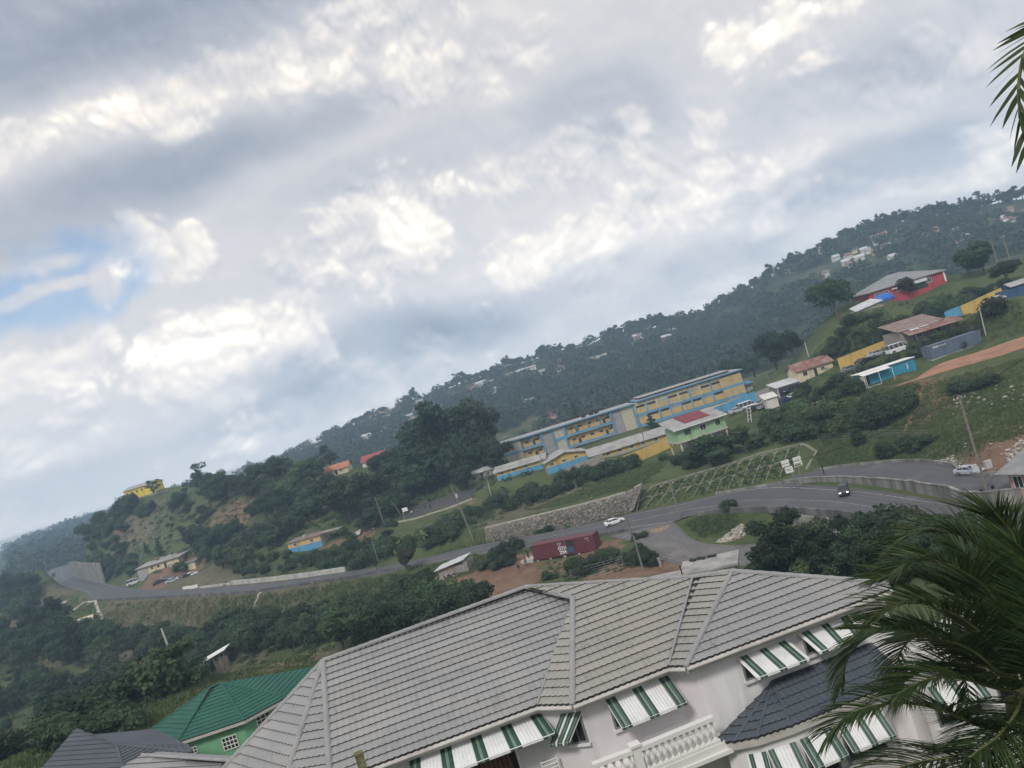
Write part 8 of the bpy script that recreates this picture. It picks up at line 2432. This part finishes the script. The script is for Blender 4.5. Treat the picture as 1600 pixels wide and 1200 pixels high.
# ================================================================== HOUSES ON THE FAR HILLS
HH = [(1211,427,17,P_PALE,R_RUST),(1232,427,9,P_CREAM,R_ZINC),(1283,407,13,P_PEACH,R_ORANGE),(1296,390,10,P_CREAM,R_RED),(1311,411,12,P_PALE,R_ZINCL),(1320,412,10,P_CREAM,R_ZINCL),(1330,408,12,P_PALE,R_RUST),(1341,404,14,P_PALE,R_ZINCL),(1352,398,10,P_CREAM,R_ZINCL),(1362,392,8,P_PALE,R_ZINC),(1400,358,18,P_CREAM,R_RUST),(1414,354,13,P_PEACH,R_BROWN),(1410,366,15,P_PALE,R_ZINC),(1424,362,11,P_CREAM,R_BROWN),(1378,371,13,P_CREAM,R_ORANGE),(1372,404,10,P_YEL,R_ZINC),(1385,388,8,P_PALE,R_ZINCL),(1398,411,11,P_PALE,R_ZINCL),(1408,409,8,P_PALE,R_ZINC),(1590,358,12,P_PALE,R_ZINCL),(1583,378,11,P_PALE,R_ZINC),(1543,396,8,P_CREAM,R_ZINCL),(1575,389,9,P_PALE,R_ZINCL),
      (605,650,13,P_CREAM,R_ORANGE),(618,647,9,P_PALE,R_ZINC),(585,655,10,P_PALE,R_RUST),(562,667,9,P_PALE,R_ZINC),(575,689,12,P_PALE,R_ZINCL),(562,693,9,P_PALE,R_ZINC),(590,684,9,P_PALE,R_ZINCL),(755,605,13,P_PALE,R_ZINCL),(767,602,9,P_CREAM,R_ZINC),(742,612,9,P_PALE,R_RUST),(798,592,10,P_PALE,R_ZINC),(809,590,13,P_PALE,R_ZINCL),(820,583,9,P_CREAM,R_ZINCL),(830,580,11,P_PALE,R_ZINC),(852,585,9,P_PALE,R_ZINC),(870,580,8,P_CREAM,R_RUST),(828,634,9,P_PALE,R_ZINCL),(873,652,11,P_PEACH,R_RUST),(640,655,8,P_PALE,R_ZINC),(690,640,8,P_CREAM,R_ZINCL),(478,697,14,P_CREAM,R_ZINC),(492,700,16,P_PALE,R_ZINCL),(505,690,11,P_PALE,R_RUST),(470,707,12,P_PALE,R_ZINC),
      (85,826,24,P_PEACH,R_ORANGE),(64,834,20,P_PALE,R_ZINCL),(32,846,20,P_PALE,R_ZINCL),(48,855,22,P_CREAM,R_ZINC),(90,843,22,P_PALE,R_ZINCL),(108,833,18,P_PALE,R_ZINC),(75,850,24,P_PALE,R_RUST),(20,838,18,P_CREAM,R_ZINC)]
_hr = random.Random(99)
for _ in range(46):
    if _ < 26:
        px = _hr.uniform(1210, 1595); py = np.interp(px, [r[0] for r in RIDGE], [r[1] for r in RIDGE]) + _hr.uniform(8, 62)
    else:
        px = _hr.uniform(540, 1120); py = np.interp(px, [r[0] for r in RIDGE], [r[1] for r in RIDGE]) + _hr.uniform(6, 34)
    HH.append((px, py, _hr.uniform(7, 11), _hr.choice([P_PALE, P_CREAM, P_PEACH]), _hr.choice([R_ZINC, R_ZINCL, R_RUST, R_BROWN])))
for i, (px, py, wd, wm, rm) in enumerate(HH):
    if px > 1200: wd = wd * .5; py += (i * 7) % 13 - 6; px += (i * 5) % 9 - 4
    g = G(px, py, 430)
    if g is None: 
        g = G(px, py + 6, 430)
        if g is None: continue
    colr = {P_PALE: 'white', P_CREAM: 'cream', P_PEACH: 'peach', P_YEL: 'ochre'}[wm]; rc = {R_RUST: 'rusty', R_ZINC: 'grey zinc', R_ZINCL: 'pale zinc', R_ORANGE: 'orange', R_RED: 'red', R_BROWN: 'brown'}[rm]
    where = 'right hill' if px > 1200 else 'long hazy hill' if px > 520 else 'low crest left of the hazy hill' if px > 400 else 'far left hills'
    size = 'large' if wd > 12 else 'small'
    t = thing('distant_house', f'{size} {colr} house, {rc} roof, on the {where}', 'house', (g.x, g.y, g.z + .3), random.uniform(-.3, .3), f'{size} {colr} houses with {rc} roofs on the {where}')
    d_ = wd * .6; h = 3.4 if wd < 12 else 5.0
    shell(t, wd, d_, h, wm, 4, -wd / 2)
    gable(t, wd, d_, h, 1.6, rm, .5, -wd / 2, gm=wm)
    for k in range(2 if wd < 12 else 4): win(t, -wd / 2 + wd * (k + .25) / (2 if wd < 12 else 4), h * .35, wd * .09, h * .32, -.001)

# ================================================================== COCONUT PALMS
def frond(parent, spine, ll=.9, n=64, droop=.55, seed=0, wid=.034, twist=0.0):
    """one palm frond: rachis along the spine and two rows of narrow drooping leaflets"""
    rng = np.random.default_rng(seed)
    sp = resample(spine, 40)
    off = parent.location
    fr_v, fr_q = [], []; k = 0
    for side in (-1, 1):
        for i in range(n):
            f = .12 + .88 * (i + .5 * (side > 0)) / n
            x = f * 39; j = min(38, int(x)); q = sp[j].lerp(sp[j + 1], x - j); T = (sp[j + 1] - sp[max(0, j - 1)]).normalized()
            sv = T.cross(Vector((0, 0, 1)))
            if sv.length < .1: sv = Vector((1, 0, 0))
            sv.normalize(); upv = sv.cross(T).normalized()
            if upv.z < 0: upv = -upv
            L = ll * (.35 + .75 * math.sin(PI * min(1, .18 + f * .74))) * rng.uniform(.85, 1.12)
            a = math.radians(62 - 34 * f + rng.normal() * 4)
            d = (T * math.cos(a) + sv * side * math.sin(a) * math.cos(twist) + upv * (.30 * (1 - f) + .10 + side * twist * .5)).normalized()
            pts = []; c = q.copy(); dd = d.copy()
            for s in range(5):
                pts.append(c.copy()); c = c + dd * L / 4; dd = (dd + Vector((0, 0, -1)) * droop * .30 * (1 + s * .25) + Vector(rng.normal(scale=.025, size=3))).normalized()
            wv = dd.cross(upv)
            wv = T * .8 + Vector((0, 0, .3)) if wv.length < .1 else (T * .75 + Vector(rng.normal(scale=.3, size=3)))
            wv = (wv - dd * wv.dot(dd)).normalized()
            ws = (.6, 1.0, .85, .55, .05)
            for p_, w_ in zip(pts, ws):
                fr_v += [p_ + wv * wid * w_ / 2 - off, p_ - wv * wid * w_ / 2 - off]
            fr_q += [(k + 2 * s, k + 2 * s + 1, k + 2 * s + 3, k + 2 * s + 2) for s in range(4)]; k += 10
    fo = link('frond', np_mesh('frond', [v[:] for v in fr_v], fr_q, L_PALM), parent)
    m = len(sp); MB().tube([p - off for p in sp], [.032 * (1 - .85 * i / (m - 1)) + .004 for i in range(m)], 6).build('rachis', M_RACH, fo)
    return fo
M_RACH = mat('palm_rachis', (.12, .13, .045), .6, .2, 3)
def arch(c, az, el, L, sag, n=7):
    """spine that leaves c at azimuth az and elevation el and sags by its weight"""
    pts = [c.copy()]; d = Vector((math.cos(az) * math.cos(el), math.sin(az) * math.cos(el), math.sin(el)))
    for i in range(n):
        pts.append(pts[-1] + d * L / n); d = (d + Vector((0, 0, -sag / n * (1 + i * .35)))).normalized()
    return pts
K = P(1598, 1082, 13.2)
gz = float(H(K.x, K.y))
palm = thing('coconut_palm', 'dark coconut palm whose arching fronds fill the lower right corner', 'palm', (K.x + .25, K.y + .15, gz))
MB().tube([(0, 0, -.5), (.12, .05, (K.z - gz) * .5), (K.x - palm.location.x, K.y - palm.location.y, K.z - gz + .1)], [.22, .16, .15], 10).build('trunk', M_BARKG, palm)
def px_spine(lst): return [K] + [P(*q) for q in lst]
SPN = [
 ([(1560,1050,13.0),(1512,1012,12.7),(1449,994,12.5),(1396,982,12.3),(1352,985,12.2)], .30, 100),
 ([(1565,1130,12.8),(1530,1134,12.5),(1475,1110,12.3),(1419,1099,12.1),(1374,1101,12.0),(1332,1114,11.9),(1300,1140,11.9)], .42, 110),
 ([(1590,1000,13.4),(1575,930,13.6),(1545,870,13.7),(1500,836,13.8),(1440,832,13.8),(1395,850,13.8)], .28, 100),
 ([(1560,1010,13.4),(1520,950,13.5),(1470,915,13.6),(1420,900,13.6),(1368,905,13.6)], .30, 100),
 ([(1620,1000,13.0),(1625,920,12.9),(1600,850,12.8),(1565,815,12.8),(1520,800,12.8)], .15, 90),
 ([(1575,1140,12.6),(1540,1180,12.3),(1480,1185,12.0),(1420,1195,11.8),(1360,1225,11.7)], .45, 96),
 ([(1640,1010,13.3),(1680,930,13.3),(1700,860,13.3),(1690,790,13.3)], .2, 80),
 ([(1600,1160,12.7),(1590,1220,12.4),(1570,1270,12.3)], .4, 70),
 ([(1560,1060,13.9),(1515,1040,14.3),(1460,1040,14.6),(1405,1060,14.8)], .35, 90),
 ([(1570,1030,13.9),(1540,960,14.3),(1530,890,14.6),(1490,850,14.8)], .25, 90),
 ([(1575,1000,13.1),(1550,930,12.9),(1500,890,12.7),(1445,875,12.6),(1400,890,12.5)], .30, 96),
 ([(1600,980,13.0),(1600,900,12.8),(1585,840,12.7),(1555,800,12.6)], .1, 80),
 ([(1555,1075,12.6),(1500,1060,12.2),(1450,1062,12.0),(1400,1085,11.9)], .45, 90),
 ([(1560,1020,13.0),(1510,970,12.8),(1450,945,12.7),(1400,945,12.6),(1360,965,12.6)], .32, 96),
 ([(1590,1110,12.5),(1560,1150,12.1),(1520,1180,11.9),(1470,1230,11.8)], .45, 80),
 ([(1630,1030,12.6),(1640,960,12.3),(1625,890,12.1),(1590,850,12.0)], .15, 80)]
for i, (sp_, dr_, n_) in enumerate(SPN): frond(palm, px_spine(sp_), 1.05, int(n_ * 1.45), dr_, i + 1, wid=.030)
for i in range(9): frond(palm, arch(K, -1.1 + i * .42, .35 + .22 * (i % 3), 4.2, 1.5), .95, 110, .4, 20 + i, wid=.032)
for i in range(7):
    a = random.uniform(2.2, 4.4)
    MB().tube([K - palm.location, K - palm.location + Vector((math.cos(a) * .35, math.sin(a) * .35, .35 + .2 * random.random())), K - palm.location + Vector((math.cos(a) * .55, math.sin(a) * .55, random.uniform(.25, .7)))], [.03, .02, .008], 5).build('flower_stalk', mat('pale_stalk', (.26, .24, .12), .7, .2, 5), palm)
for i in range(6):
    a = i * 1.05
    MB().lathe(K - palm.location + Vector((math.cos(a) * .22, math.sin(a) * .22, -.38)), [(.03, 0), (.10, .06), (.125, .15), (.09, .25), (.02, .28)], 9).build('coconut', mat('coconut_green', (.07, .08, .025), .5, .2, 4), palm, True)
# second palm, outside the picture on the right: one frond tip reaches in
K2 = P(1880, 150, 7.6)
gz = float(H(K2.x, K2.y))
palm2 = thing('coconut_palm', 'palm outside the right edge whose frond tip hangs into the sky at the upper right', 'palm', (K2.x + .3, K2.y, gz))
MB().tube([(0, 0, -.5), (-.1, 0, (K2.z - gz) * .5), (-.3, 0, K2.z - gz)], [.22, .16, .15], 10).build('trunk', M_BARKG, palm2)
frond(palm2, [K2, P(1800, 20, 7.4), P(1710, 5, 7.2), P(1650, 25, 7.1), P(1606, 72, 7.05), P(1592, 130, 7.0), P(1596, 190, 7.0), P(1610, 240, 7.0)], .44, 32, .10, 41, wid=.05)
for i in range(6): frond(palm2, arch(K2, -1.2 + i * .38, .2 + .25 * (i % 3), 3.2, 1.5), .8, 40, .5, 50 + i)
print('PLANTS', NPL)

# ================================================================== AIR
hz = MB().bb(-1790, 1790, -90, 1790, float(GZ.min()) - 1.5, EYE + 95).build('haze', None)
hz.data.materials.clear()
m = bpy.data.materials.new('haze_air'); m.use_nodes = True; t_ = m.node_tree; t_.nodes.clear()
o_ = t_.nodes.new('ShaderNodeOutputMaterial'); pv = t_.nodes.new('ShaderNodeVolumePrincipled')
pv.inputs['Color'].default_value = (.54, .76, 1.0, 1)
pv.inputs['Density'].default_value = .00050
pv.inputs['Anisotropy'].default_value = .2
t_.links.new(pv.outputs[0], o_.inputs['Volume'])
hz.data.materials.append(m)
hz['kind'] = 'stuff'
